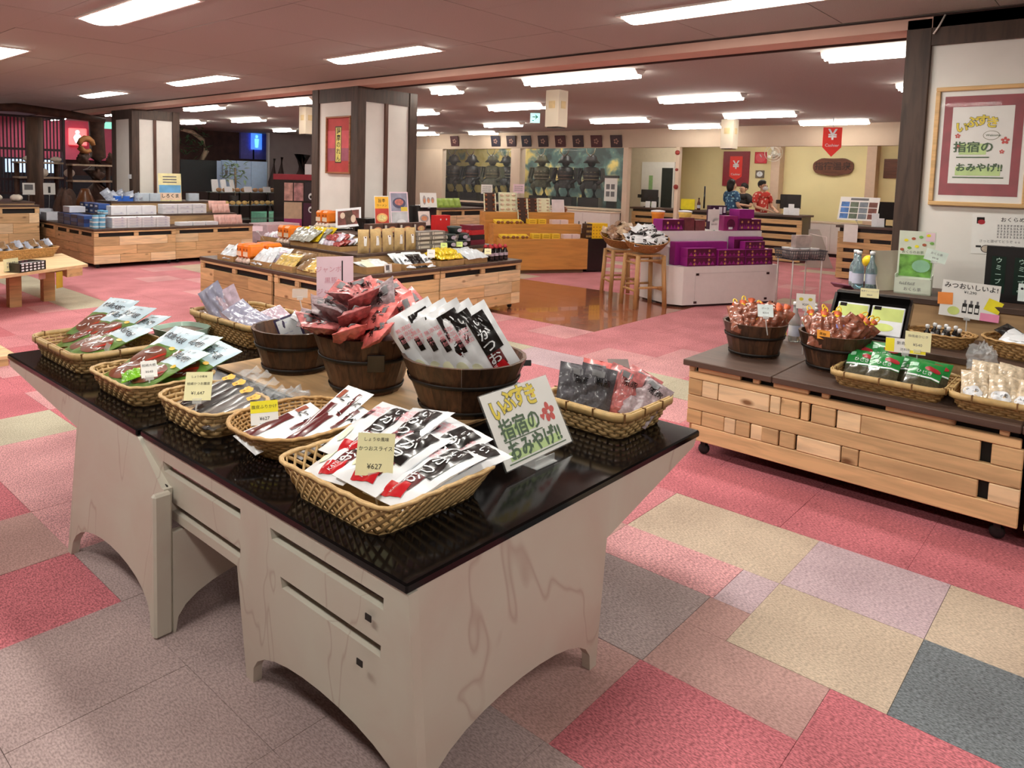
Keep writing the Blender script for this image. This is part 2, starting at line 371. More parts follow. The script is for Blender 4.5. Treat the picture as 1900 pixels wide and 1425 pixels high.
def cell(x0, x1, y0, y1, k):
    if x1 > WOODR[0] and x0 < WOODR[1] and y1 > WOODR[2] and y0 < WOODR[3]:
        if x0 >= WOODR[0] - .02 and y0 >= WOODR[2] - .02 and x1 <= WOODR[1] + .02 and y1 <= WOODR[3] + .05: return
        if x0 < WOODR[0] < x1: x1 = WOODR[0]
        elif x0 < WOODR[1] < x1: x0 = WOODR[1]
        if y0 < WOODR[2] < y1: y1 = WOODR[2]
        elif y0 < WOODR[3] < y1 and x0 >= WOODR[0]: y0 = WOODR[3]
    tiles.append((x0, x1, y0, y1, tile_colour(x0, (y0 + y1) / 2, k)))
allx = XE + [2.11, 2.62, 2.92 + .0] + XE2
for i in range(len(allx) - 1):
    x0, x1 = allx[i], allx[i + 1]
    for k in range(len(YE2) - 1): cell(x0, x1, YE2[k], YE2[k + 1], k + 1)
    for k in range(len(YE) - 1): cell(x0, x1, YE[k], YE[k + 1], -k)
    if x1 <= 1.61 or x0 >= 3.4:
        for y0, y1 in ((-.42, .09), (.09, .61), (.61, 1.13), (1.13, 1.645)): cell(x0, x1, y0, y1, 0)
def visible_size(t):
    c = Vector(((t[0] + t[1]) / 2, (t[2] + t[3]) / 2, 0)) - O_CAM; d = c.dot(C_F)
    if d < .4: return 0
    u, v = CX + F_PX * c.dot(C_R) / d, CY - F_PX * c.dot(C_U) / d
    if not (-150 < u < 2050 and 0 < v < 1700): return 0
    return (t[1] - t[0]) * (t[3] - t[2]) / d ** 3
tiles.sort(key=visible_size, reverse=True)
unit_tile = {k: MB().box(-.5, .5, -.5, .5, 0, 1, 0, 0.0).mesh('carpet_tile', m) for k, m in CARP.items()}
rest = MB(); keys = list(CARP)
for i, (x0, x1, y0, y1, k) in enumerate(tiles):
    g = .0016; z1 = rnd.choice([-.0006, 0, .0004])
    if i < 290:
        obj('carpet_tile', unit_tile[k], floor, T=TL((x0 + x1) / 2, (y0 + y1) / 2, -.012) @ SC(x1 - x0 - g, y1 - y0 - g, .012 + z1))
    else: rest.box(x0 + g / 2, x1 - g / 2, y0 + g / 2, y1 - g / 2, -.012, 0, keys.index(k))
rest.build('carpet_field', [CARP[k] for k in keys], floor, kind='stuff')
M_PARQ = wood('polished_floorboard', (172, 104, 80), 'Y', 0.12, 0.75, False, 1.2, coat=0.6, vary=0.12)
pq = MB().box(-.5, .5, -.5, .5, 0, 1, 0, 0.0).mesh('floorboard', M_PARQ)
nx = 9; wx = (WOODR[1] - WOODR[0]) / nx
for i in range(nx):
    y = WOODR[2]
    off = [.85, .42, .64][i % 3]
    while y < WOODR[3] - .01:
        y2 = min(WOODR[3], y + off); off = .85
        obj('floorboard', pq, floor, T=TL(WOODR[0] + wx * (i + .5), (y + y2) / 2, -.012) @ SC(wx - .003, y2 - y - .003, .012)); y = y2
# ---- ceiling: near part in panels, far part behind the beam
ceil = struct('ceiling', MB().box(-5, 22, -6, 24, ZC + .012, ZC + .12), mat('ceiling_void', (60, 45, 42), 0.9, 0.1))
pan = MB().box(-.5, .5, -.5, .5, 0, 1).mesh('ceiling_panel', M_PSOFT)
for i in range(-1, 6):
    for k in range(-1, 16):
        x0, x1 = i * .915 + .2, i * .915 + 1.115
        if x1 > XB: x1 = XB
        if x1 - x0 < .1: continue
        obj('ceiling_panel', pan, ceil, T=TL((x0 + x1) / 2, k * .915 + .3, ZC + rnd.choice([0, .0012, .002])) @ SC(x1 - x0 - .005, .91, .012))
big = MB().box(-5, -.72, -6, 24, ZC, ZC + .012).box(-.72, XB, 14.5, 24, ZC, ZC + .012).box(-.72, XB, -6, -1.1, ZC, ZC + .012).box(XB, 22, -6, 24, ZC, ZC + .012)
big.build('ceiling_board', M_CEIL2, ceil)
struct('trim_1', MB().box(XB, XB + .30, -6, 24, ZC - .085, ZC, 0).box(XB - .006, XB + .002, -6, 24, ZC - .012, ZC, 1).box(XB + .28, XB + .31, -6, 24, ZC - .1, ZC - .075, 1),
       [mat('beam_board', (206, 172, 156), 0.9, 0.06, 4), mat('beam_edge', (58, 40, 36), 0.8, 0.1)])
# ---- outer walls
struct('wall_back', MB().box(-5.1, -5, -6, 24, 0, ZC), M_CREAM)
struct('wall_near', MB().box(-5, 22, -6.1, -6, 0, ZC), M_CREAM)
struct('wall_left', MB().box(-5, 14.6, YL, YL + .1, 0, ZC), M_BROWNW)
struct('wall_side', MB().box(XB + 1.2, XS, -4.1, -4, 0, ZC), M_CREAM)
# ---- columns: white panels between dark posts
def column(name, x0, x1, y0, y1, label, midx=True):
    t = struct(name, MB().box(x0 + .03, x1 - .03, y0 + .03, y1 - .03, 0, ZC - .085), M_WHITE); t['label'] = label
    w = .135
    for (a, b) in ((x0, y0), (x1 - w, y0), (x0, y1 - w), (x1 - w, y1 - w)):
        MB().box(a, a + w, b, b + w, 0, ZC - .085, 0, .004).build('corner_post', M_POST, t)
    for (a0, a1, b0, b1) in ((x0 + .012, x0 + .05, y0 + w, y1 - w), (x0 + w, x1 - w, y0 + .012, y0 + .05), (x1 - .05, x1 - .012, y0 + w, y1 - w), (x0 + w, x1 - w, y1 - .05, y1 - .012)):
        MB().box(a0, a1, b0, b1, ZC - .26, ZC - .086).build('header_board', M_POST, t)
    if midx:
        xm = x0 + (x1 - x0) * .45
        MB().box(xm, xm + .05, y0 + .005, y0 + .05, 0, ZC - .26).build('batten', wood('batten_redwood', (92, 56, 40), 'Z', vary=.05, knots=False), t)
    return t
colC = column('wall_column', XB, 6.72, 7.17, 8.12, 'white plastered column with dark wooden corner posts behind the snack crates')
colL = column('wall_column', XB, 6.62, 13.69, 14.6, 'white plastered column with dark wooden posts behind the blue boxes')
tR = struct('wall_right', MB().box(XB + .03, 7.0, -1.2, 1.24, 0, ZC), M_WHITE)
MB().box(XB, XB + .16, 1.12, 1.27, 0, ZC - .02, 0, .004).build('corner_post', M_POST, tR)
MB().box(XB, XB + .1, -1.2, 1.12, ZC - .20, ZC - .01).build('header_board', M_POST, tR)
MB().tube([(XB - .012, 1.05, ZC - .01), (XB - .012, 1.08, ZC - .08), (XB - .01, 1.11, ZC - .13)], .006, 6).build('cable', mat('white_cable', (225, 220, 212), .5), tR)
# ---- far wall with openings: two show windows, a door recess, the cashiers' bay
ZT, ZS = 2.335, 0.95
wl = MB().box(XS, XS + .15, 2.0, 20.4, ZT, ZC, 1).box(XS, XS + .15, 14.42, 20.4, 0, ZT).box(XS, XS + .22, 11.66, 11.96, 0, ZT).box(XS, XS + .15, 8.57, 8.69, 0, ZT) \
    .box(XS, XS + .12, 7.33, 7.41, 0, ZT).box(XS, XS + .15, 2.0, 2.5, 0, ZT)
wall_far = struct('wall_far', wl, [M_CREAM, mat('soffit_tan', (186, 168, 148), .85, .04, 3)])
struct('wall_bay', MB().box(18.4, 18.5, 2.0, 9.6, 0, ZC).box(XS + .15, 18.4, 2.3, 2.4, 0, ZC), M_YEL)
struct('wall_recess', MB().box(17.3, 17.4, 8.78, 10.5, 0, ZC).prism([(17.3, 8.76), (18.4, 9.3), (18.4, 9.4), (17.3, 8.84)], 0, ZC), mat('recess_paint', (216, 204, 180), .8, .03))
struct('wall_partition', MB().prism([(XS + .15, 8.69), (XS + .15, 8.63), (17.3, 10.28), (17.3, 10.36)], 0, ZC), mat('recess_paint', (216, 204, 180), .8, .03))
for i, (u0, u1, d) in enumerate(((1431, 1447, 0), (1608, 1626, 0))):
    a, b = Px(u0, 300, 18.1), Px(u1, 300, 18.1)
    struct('trim_%d' % (i + 2), MB().box(18.1, 18.4, b.y, a.y, 0, ZC), mat('pillar_tan', (208, 182, 160), .8, .04))
# show windows: sill, glass, painted back wall, plinth
M_PAINT = None
def paint_wall():
    m, nt, p = _new('painted_screen'); tc = nt.nodes.new('ShaderNodeNewGeometry')
    n = nt.nodes.new('ShaderNodeTexNoise'); n.inputs['Scale'].default_value = 2.2; n.inputs['Detail'].default_value = 8; n.inputs['Distortion'].default_value = .3
    nt.links.new(tc.outputs['Position'], n.inputs['Vector'])
    r = nt.nodes.new('ShaderNodeValToRGB'); e = r.color_ramp.elements
    e[0].position = .36; e[0].color = lin((50, 66, 64)) + (1,); e[1].position = .70; e[1].color = lin((246, 226, 150)) + (1,)
    x = e.new(.47); x.color = lin((84, 116, 112)) + (1,); x = e.new(.53); x.color = lin((160, 164, 130)) + (1,); x = e.new(.58); x.color = lin((226, 200, 116)) + (1,)
    sp = nt.nodes.new('ShaderNodeSeparateXYZ'); nt.links.new(tc.outputs['Position'], sp.inputs[0])
    mr = nt.nodes.new('ShaderNodeMapRange'); mr.inputs[1].default_value = 8.5; mr.inputs[2].default_value = 15.5; mr.inputs[1].default_value = 10; mr.inputs[2].default_value = 14.5; mr.inputs[3].default_value = -.10; mr.inputs[4].default_value = .16
    nt.links.new(sp.outputs['Y'], mr.inputs[0])
    ad = nt.nodes.new('ShaderNodeMath'); ad.operation = 'ADD'; nt.links.new(n.outputs['Fac'], ad.inputs[0]); nt.links.new(mr.outputs[0], ad.inputs[1])
    nt.links.new(ad.outputs[0], r.inputs['Fac']); nt.links.new(r.outputs['Color'], p.inputs['Base Color']); p.inputs['Roughness'].default_value = .6
    return m
M_PAINT = paint_wall()
struct('wall_screen', MB().box(16.6, 16.7, 9.9, 16.9, 0, ZC, 0), M_PAINT)
struct('trim_4', MB().prism([(XS + .15, 8.72), (16.6, 9.9), (16.6, 16.6), (XS + .15, 16.6)], 0, ZS - .1, 0), mat('window_plinth', (40, 34, 32), .6))
for i, (y0, y1) in enumerate(((8.69, 11.66), (11.96, 14.42))):
    w = struct('window_%d' % (i + 1), MB().box(XS - .02, XS + .1, y0, y1, ZS - .05, ZS, 0, .004), M_CREAM)
    MB().box(XS + .05, XS + .056, y0, y1, ZS, ZT).build('pane', glass('window_glass', alpha=.03, rough=.02), w)
# ---- fluorescent fixtures
M_TUBE = emis('lit_fluorescent', (255, 250, 240), TUBE_POWER)
M_HOUS = mat('fixture_enamel', (238, 234, 226), .5, .02)
n_fix = 0
def troffer(x, y0, y1, w=.30):
    t = thing('ceiling_light', 'recessed fluorescent ceiling light with bright white diffuser above the main aisle', 'ceiling light', (x, (y0 + y1) / 2, ZC), 0, 'recessed ceiling lights before the beam')
    L = y1 - y0
    fr = MB()
    for a in ((-w / 2 - .02, -w / 2, -L / 2 - .03, L / 2 + .03), (w / 2, w / 2 + .02, -L / 2 - .03, L / 2 + .03), (-w / 2, w / 2, -L / 2 - .03, -L / 2), (-w / 2, w / 2, L / 2, L / 2 + .03)): fr.box(a[0], a[1], a[2], a[3], -.012, 0)
    fr.build('frame', M_HOUS, t)
    d = MB(); n = 8
    d.grid(n, 1, lambda u, v: ((u - .5) * w, (v - .5) * L, -.006 - .03 * math.sin(PI * u)), 0)
    for yy in (-L / 2, L / 2): d.add([(( i / n - .5) * w, yy, -.006 - .03 * math.sin(PI * i / n)) for i in range(n + 1)], [tuple(range(n + 1))], 0)
    d.build('diffuser', M_TUBE, t)
def batten_light(x, y0, y1, k=1):
    t = thing('ceiling_light', 'surface mounted fluorescent batten with bare white tubes on the far ceiling', 'ceiling light', (x, (y0 + y1) / 2, ZC), 0, 'batten lights beyond the beam')
    L = y1 - y0
    MB().prism([(-.11, 0), (.11, 0), (.05, -.05), (-.05, -.05)], -L / 2, L / 2, 0, RX(PI / 2)).build('housing', M_HOUS, t)
    for s in (-1, 1):
        MB().tube([(s * .065, -L / 2 + .03, -.06), (s * .065, L / 2 - .03, -.06)], .019, 8).build('tube', M_TUBE, t)
for y0, y1 in ((1.45, 2.80), (4.86, 6.22), (8.42, 9.8), (11.72, 12.9)): troffer(4.70, y0, y1)
for y0, y1 in ((-1.9, -.6), (1.45, 2.80), (4.86, 6.22), (8.42, 9.8)): troffer(2.35, y0, y1)
for y0, y1 in ((-1.9, -.6), (1.45, 2.8), (4.86, 6.22), (8.42, 9.8)): troffer(-.25, y0, y1)  # unseen row on the camera side, added to brighten the near tables
for x, y0, y1 in ((6.85, .85, 2.15), (6.85, 3.95, 5.45), (6.95, 6.6, 7.1), (6.8, 9.58, 10.8), (6.6, 12.05, 13.35), (9.3, .9, 2.12), (9.3, 3.86, 5.03), (9.1, 6.87, 7.97), (9.1, 9.2, 10.4), (8.66, 14.05, 15.28), (8.45, 16.3, 17.3),
                  (11.9, 1.0, 2.2), (11.9, 4.08, 5.24), (11.97, 6.68, 7.9), (11.98, 9.62, 10.62), (11.73, 12.2, 13.3), (13.75, 3.5, 4.65), (13.8, 6.12, 7.22), (13.95, 11.98, 12.89), (13.7, 13.82, 14.9), (11.2, 16.7, 17.6), (6.2, 18.6, 19.6), (6.4, 15.3, 16.5),
                  (16.8, 4.2, 5.5), (16.9, 5.9, 7.2), (15.3, 9.6, 10.8), (15.3, 11.2, 12.4), (15.3, 13.0, 14.2), (16.2, 8.2, 9.2), (3.2, 15.4, 16.6)):
    batten_light(x, y0, y1)
# ================================================================== the black topped tables
M_SLAB = mat('black_polished_slab', (12, 10, 10), 0.10, 0.15, 25, spec=.2)
M_MARB = marble('cream_marble_laminate', (204, 198, 186))
M_DARKIN = mat('dark_slot', (36, 30, 26), .8, .1)
def panel_mesh(pts, holes, th):
    bm = bmesh.new(); loops = [pts] + holes; edges = []
    for lp in loops:
        vs = [bm.verts.new((x, y, 0)) for x, y in lp]
        for i in range(len(vs)): edges.append(bm.edges.new((vs[i], vs[(i + 1) % len(vs)])))
    bmesh.ops.triangle_fill(bm, use_beauty=True, use_dissolve=False, edges=edges)
    r = bmesh.ops.extrude_face_region(bm, geom=bm.faces[:]); bmesh.ops.translate(bm, verts=[g for g in r['geom'] if isinstance(g, bmesh.types.BMVert)], vec=(0, 0, th))
    bmesh.ops.recalc_face_normals(bm, faces=bm.faces[:])
    me = bpy.data.meshes.new('panel'); bm.to_mesh(me); bm.free(); return me
Z1 = Z2 = ZT1 = .65
def yz_panel(t, nm, pts, holes, lean, top, x=0.0, th=.03):
    me = panel_mesh(pts, holes, th); me.materials.append(M_MARB)
    me.transform(Matrix(((0, -lean / top, 1, x + lean), (1, 0, 0, 0), (0, 1, 0, 0), (0, 0, 0, 1)))); return obj(nm, me, t)
def xz_panel(t, nm, pts, holes, lean, top, y=0.0, th=.03):
    me = panel_mesh(pts, holes, th); me.materials.append(M_MARB)
    me.transform(Matrix(((1, 0, 0, 0), (0, -lean / top, 1, y + lean), (0, 1, 0, 0), (0, 0, 0, 1)))); me.flip_normals(); return obj(nm, me, t)
def leg_arch(a0, a1, arch, n=14): return [((a0 + a1) / 2 - (a1 - a0) / 2 * math.cos(PI * i / n), arch * math.sin(PI * i / n) ** .75) for i in range(n + 1)]
def near_table():
    t = thing('display_table', 'marble sided display table with glossy black top and slotted rail side, holding the hand-lettered sign', 'table', (1.094, 1.17, 0)); W, D = 1.496, 1.405
    MB().box(0, W, 0, D, ZT1 - .026, ZT1, 0, .005).build('slab_top', M_SLAB, t); top = ZT1 - .027
    holes = []
    for (a, b) in ((.09, .58), (.74, 1.25)):
        for h in (0, 1):
            z = top - .08 - .135 * h; sh = .035 * h
            holes.append([(a + sh * .6 + .004, z), (b - sh - .004, z), (b - sh, z + .034), (a + sh * .6, z + .034)])
    pts = [(0.0, top), (0.0, 0)] + leg_arch(.03, .75, .17) + [(.79, 0), (.79, .375), (D - .17, .375), (D - .03, top - .03), (D - .01, top)]
    yz_panel(t, 'side_panel', pts, holes, .055, top, .006)
    pts = [(.012, top), (.085, 0)] + leg_arch(.11, .85, .17) + [(.885, 0), (.885, .44), (W - .03, top - .03), (W - .012, top)]
    xz_panel(t, 'front_panel', pts, [], .03, top, .006)
    yz_panel(t, 'side_panel', [(D - .81, .42), (D - .81, 0)] + leg_arch(D - .78, D - .06, .17) + [(D - .03, 0), (D - .01, top), (.05, top), (.1, top - .04)], [], 0, top, W - .2)
    for y, z in ((D - .19, top - .125), (.14, top - .115), (.17, top - .245)):
        MB().box(-.002 + .006, .0065, y - .011, y + .011, z - .008, z + .008).build('peg_hole', M_DARKIN, t)
    return t
def far_table():
    t = thing('display_table', 'marble sided display table with black top and plain side, holding the pale blue fish packs', 'table', (1.085, 2.587, 0)); W, D = 1.37, 1.483
    MB().box(0, W, 0, D, ZT1 - .026, ZT1, 0, .005).build('slab_top', M_SLAB, t); top = ZT1 - .027
    pts = [(0.005, top), (-.205, .5), (-.225, .5), (-.225, 0)] + leg_arch(-.20, .53, .17) + [(.565, 0), (.565, .515), (D - .03, top - .03), (D - .01, top)]
    yz_panel(t, 'side_panel', pts, [], -.05, top, .006)
    MB().box(-.052, .012, -.256, -.226, 0, .50, 0, .008).build('corner_strip', M_MARB, t)
    pts = [(.012, .355), (.012, 0)] + leg_arch(.02, .74, .16) + [(.78, 0), (.78, .355)]
    xz_panel(t, 'front_panel', pts, [], 0, top, -.256)
    yz_panel(t, 'side_panel', [(D - .81, .42), (D - .81, 0)] + leg_arch(D - .78, D - .06, .17) + [(D - .03, 0), (D - .01, top), (.05, top), (.1, top - .04)], [], 0, top, W - .2)
    return t
table1, table2 = near_table(), far_table()
# ================================================================== pallet wood stands
M_PINE = wood('pale_pine_plank', (216, 180, 132), 'X', .6, .8, True, 1.0, vary=.16)
M_PINE2 = wood('bright_pine_block', (234, 206, 164), 'X', .6, .8, True, 1.0, vary=.12)
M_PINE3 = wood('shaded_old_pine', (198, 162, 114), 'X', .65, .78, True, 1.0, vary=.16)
M_TOPD = wood('dark_stained_top', (84, 64, 54), 'y', .5, .75, False, .8, vary=.04)
M_CAST = mat('caster_rubber', (30, 30, 32), .6)
plank_me = {}
def plank(parent, T, L, H, D, m=M_PINE, name='plank'):
    """plank of length L (x), depth D (y), height H (z), standing on its lower near-left corner"""
    if m.name not in plank_me: plank_me[m.name] = MB().box(0, 1, 0, 1, 0, 1, 0, 0.0).mesh('plank', m)
    key = (m.name, round(L, 2), round(H, 3), round(D, 3))
    if key not in plank_me: plank_me[key] = MB().box(0, L, 0, D, 0, H, 0, .0035).mesh('plank', m)
    return obj(name, plank_me[key], parent, T)
def rows_face(parent, T, W, z0, rows, rh, depth, rnd_, slots=True, split=.9, mats=(M_PINE, M_PINE, M_PINE2), top=None):
    """stacked planks on a vertical face: local x along, y into the box; upper row of short blocks leaves dark slots"""
    g = .003
    for r in range(rows):
        x = 0
        while x < W - .02:
            L = min(W - x, split * (0.35 + .9 * rnd_.random()))
            if W - x - L < .12: L = W - x
            plank(parent, T @ TL(x, rnd_.uniform(0, .006), z0 + r * rh), L - g, rh - g, depth, rnd_.choice(mats)); x += L
    if slots:
        z = z0 + rows * rh; h = (top - z) if top else rh * .8; n = max(2, int(W / .55)); 
        for i in range(n + 1):
            w = .07; x = i * (W - w) / n
            plank(parent, T @ TL(x, 0, z), w, h - .03 - g, depth, M_PINE)
        plank(parent, T @ TL(0, 0, z + h - .03), W, .03 - g, depth, M_PINE)
def casters(parent, pts):
    for x, y in pts:
        MB().lathe([(.008, -.012), (.03, -.012), (.032, 0), (.03, .012), (.008, .012)], 12, 0, TL(x, y, .033) @ RX(PI / 2)).box(x - .014, x + .014, y - .02, y + .02, .05, .085).build('caster', M_CAST, parent, kind='stuff')
def pallet_box(name, label, x0, x1, y0, y1, zt, faces='fl', seed=1, rows=3, slots=True, rz=0, top=True, rh=None, group=None):
    """box of pallet wood on casters; faces: f = the -x side, n = the -y side"""
    t = thing(name, label, 'display stand', (x0, y0, 0), rz, group); W, D = x1 - x0, y1 - y0; r_ = random.Random(seed)
    z0 = .07; zb = zt - .035; rh_ = rh or (zb - z0) / (rows + (.62 if slots else 0))
    MB().box(.03, W - .03, .03, D - .03, z0, zb - .002).build('carcass', M_BLACK, t)
    if top: MB().box(-.008, W + .004, -.012, D + .002, zb, zt, 0, .004).build('top_board', M_TOPD, t)
    if 'n' in faces: rows_face(t, Matrix.Identity(4), W, z0, rows, rh_, .028, r_, slots, .8, top=zb)
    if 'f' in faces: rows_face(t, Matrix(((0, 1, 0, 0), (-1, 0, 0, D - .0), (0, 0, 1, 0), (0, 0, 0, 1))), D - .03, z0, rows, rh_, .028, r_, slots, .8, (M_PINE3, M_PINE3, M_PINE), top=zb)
    casters(t, ((.08, .1), (W - .08, .1), (.08, D - .1), (W - .08, D - .1)))
    return t
# crates round the middle column
ZM = .60
mid1 = pallet_box('crate_stand', 'pine pallet crate with dark top under the gold and white sweets, beside the timber floor', 5.57, 6.95, 5.52, 6.70, ZM, 'n', 11, 3)
mid2 = pallet_box('crate_stand', 'pine pallet crate with dark top under the brown paper pouches, corner of the snack display', 4.03, 5.555, 5.52, 6.34, ZM, 'nf', 12, 3)
mid3 = pallet_box('crate_stand', 'pine pallet crate with dark top under the orange bean packs', 4.03, 5.56, 6.355, 7.85, ZM, 'f', 13, 3)
blu1 = pallet_box('crate_stand', 'pine pallet crate on casters stacked with blue and white boxes', 4.38, 5.68, 11.9, 13.6, .62, 'nf', 21, 3)
blu2 = pallet_box('crate_stand', 'pine pallet crate stacked with white cartons and pink packs', 5.70, 7.15, 11.95, 13.62, .62, 'n', 22, 3)
blu3 = pallet_box('crate_stand', 'pine pallet crate behind the blue boxes facing the shells', 4.40, 5.68, 13.64, 15.6, .62, 'f', 23, 3)
# ================================================================== generators for baskets, tubs, packs and cards
def rr(a, b, r, N):
    """N points evenly spaced round a rounded rectangle of half sizes a, b"""
    r = min(r, a * .999, b * .999); segs = []
    for k, (cx, cy) in enumerate(((a - r, b - r), (-a + r, b - r), (-a + r, -b + r), (a - r, -b + r))):
        for i in range(13):
            t = PI / 2 * (k + i / 12); segs.append((cx + r * math.cos(t), cy + r * math.sin(t)))
    segs.append(segs[0]); d = [0]
    for i in range(1, len(segs)): d.append(d[-1] + math.dist(segs[i], segs[i - 1]))
    out = []; j = 0
    for k in range(N):
        s = d[-1] * k / N
        while d[j + 1] < s: j += 1
        f = (s - d[j]) / max(1e-9, d[j + 1] - d[j]); p, q = segs[j], segs[j + 1]; out.append((p[0] + f * (q[0] - p[0]), p[1] + f * (q[1] - p[1])))
    return out
def ribbon(mb, pts, nrm, w, th, mi=0, closed=False, smooth=True):
    n = len(pts); vs = []; fs = []
    for i in range(n):
        p = Vector(pts[i]); a = Vector(pts[(i - 1) % n if closed or i else i]); b = Vector(pts[(i + 1) % n if closed or i < n - 1 else i])
        t = (b - a).normalized(); N_ = Vector(nrm[i]).normalized(); s = t.cross(N_).normalized()
        for (x, y) in ((-1, -1), (1, -1), (1, 1), (-1, 1)): vs.append(p + s * (w / 2 * x) + N_ * (th / 2 * y))
    for i in range(n if closed else n - 1):
        j = (i + 1) % n
        for k in range(4): l = (k + 1) % 4; fs.append((i * 4 + k, i * 4 + l, j * 4 + l, j * 4 + k))
    if not closed: fs += [(3, 2, 1, 0), (n * 4 - 4, n * 4 - 3, n * 4 - 2, n * 4 - 1)]
    mb.add(vs, fs, mi, smooth)
M_CANE = mat('cane', (200, 166, 114), .55, .18, 60); M_CANE2 = mat('cane_brown', (186, 146, 92), .55, .2, 50); M_BAMB = mat('split_bamboo', (200, 168, 112), .45, .15, 30)
M_TIE = mat('basket_tie', (120, 84, 44), .6)
def basket(name, label, cx, cy, z, rim, base, h, style='plait', rc=.06, rz=0, m=None, rows=6, group=None, bow=1.0, dip=0.0, tilt=None):
    t = thing(name, label, 'basket', (cx, cy, z), rz, group); m = m or M_CANE
    if tilt is not None: t.matrix_local = TL(cx, cy, z) @ RZ(rz) @ tilt
    per = 2 * PI * math.sqrt((rim[0] ** 2 + rim[1] ** 2) / 2) * 1.1
    def surf(f, tt, N):
        A = rr(base[0], base[1], min(rc, *base) * .9, N); B = rr(rim[0], rim[1], min(rc * 1.25, *rim), N); k = tt ** bow; i0 = int(f * N) % N; i1 = (i0 + 1) % N; g = f * N - int(f * N)
        p = [A[i0][q] * (1 - g) + A[i1][q] * g for q in (0, 1)]; r_ = [B[i0][q] * (1 - g) + B[i1][q] * g for q in (0, 1)]
        x, y = p[0] * (1 - k) + r_[0] * k, p[1] * (1 - k) + r_[1] * k
        return Vector((x, y, .006 + (h - .006) * tt * (1 - dip * max(0, (abs(x) / rim[0]) * (abs(y) / rim[1]) < .3) * 0)))
    def nor(f, tt, N):
        a = surf((f + .004) % 1, tt, N) - surf((f - .004) % 1, tt, N); n = a.cross(Vector((0, 0, 1))); return n.normalized() if n.length > 0 else Vector((1, 0, 0))
    NN = 96
    bs = MB(); pl = rr(base[0], base[1], min(rc, *base) * .9, 40); bs.prism(pl, 0.0, .008, 0); bs.build('basket_floor', m, t)
    w = MB()
    if style == 'lattice':
        n = int(per / .035); sp = 2.6 / n
        for i in range(n):
            for sgn, off in ((1, .0022), (-1, -.0022)):
                P = []; Q = []
                for k in range(6):
                    tt = k / 5; f = (i / n + sgn * sp * tt) % 1; nn = nor(f, tt, NN); P.append(surf(f, tt, NN) + nn * off); Q.append(nn)
                ribbon(w, P, Q, .0098, .0026)
        hr = [(.04, .010), (.14, .006)]
    else:
        n = int(per / .026) // 2 * 2; R = rows
        for r_ in range(R):
            tt = (r_ + .5) / R; P = []; Q = []
            for i in range(n * 2):
                f = i / (n * 2); nn = nor(f, tt, NN); off = .0035 * math.cos(PI * (i / 2 + r_)) * (1 if style != 'chevron' else 1); P.append(surf(f, tt, NN) + nn * off); Q.append(nn)
            ribbon(w, P, Q, h / R * .93, .003, 0, True)
        for i in range(n):
            f = i / n; P = [surf(f, k / 3, NN) for k in range(4)]; Q = [nor(f, k / 3, NN) for k in range(4)]; ribbon(w, P, Q, .008, .0035)
        hr = []
    w.build('weave', m, t, kind='stuff')
    rm = MB(); N = 64
    if style == 'bamboo':
        for off, zz in ((.005, 0), (-.005, .002)):
            P = [surf(i / N, 1, NN) + nor(i / N, 1, NN) * off + Vector((0, 0, -.006 + zz)) for i in range(N)]; ribbon(rm, P, [nor(i / N, 1, NN) for i in range(N)], .026, .006, 0, True)
        rm.build('rim', M_BAMB, t, kind='stuff')
        tie = MB()
        for f in (.04, .12, .21, .29, .38, .46, .54, .62, .71, .79, .88, .96):
            p = surf(f, 1, NN); n_ = nor(f, 1, NN); ex = n_; ey = Vector((0, 0, 1)); T = frame(p + Vector((0, 0, -.005)), ex, ey); tie.box(-.0105, .0105, -.0155, .0155, -.003, .003, 0, 0, T)
        tie.build('rim_ties', M_TIE, t, kind='stuff')
    else:
        for off in (-.003, .003):
            P = [surf(i / N, 1, NN) + nor(i / N, 1, NN) * off + Vector((0, 0, .002 * math.sin(i * 2.1 + off * 900))) for i in range(N)]; rm.tube(P, .0052, 6, 0, True)
        rm.build('rim', m, t, kind='stuff')
    return t
M_TUB = wood('tub_stave', (84, 55, 36), 'Z', .5, .42, False, 1.9, coat=.12, vary=.38); M_HOOP = mat('tub_hoop', (34, 28, 26), .5, .1, metal=.3)
def tub(name, label, cx, cy, z, rt, rb, h, n=20, group=None, m=None, rz=0.0):
    t = thing(name, label, 'bucket', (cx, cy, z), rz, group); th = .014; s = MB(); a = PI / n * .985; z0 = .022
    vs = []
    for (r, zz) in ((rb, 0), (rt, h)):
        for (q, aa) in ((r, -a), (r, a), (r - th, a), (r - th, -a)): vs.append((q * math.cos(aa), q * math.sin(aa), zz))
    s.add(vs, [(3, 2, 1, 0), (4, 5, 6, 7), (0, 1, 5, 4), (1, 2, 6, 5), (2, 3, 7, 6), (3, 0, 4, 7)])
    me = s.mesh('stave', m or M_TUB)
    for i in range(n): obj('stave', me, t, RZ(2 * PI * i / n))
    MB().lathe([(rb - th - .001, .02), (rb - th - .001, .034)], 24, smooth=False).build('tub_floor', m or M_TUB, t)
    for k in (.10, .62):
        r0 = rb + (rt - rb) * k; zz = h * k; dr = (rt - rb) / h * .016
        MB().lathe([(r0 + .0005, zz - .008), (r0 + .004, zz - .008), (r0 + .004 + dr, zz + .008), (r0 + .0005 + dr, zz + .008), (r0 + .0005, zz - .008)], 32, cap=False).build('hoop', M_HOOP, t)
    return t
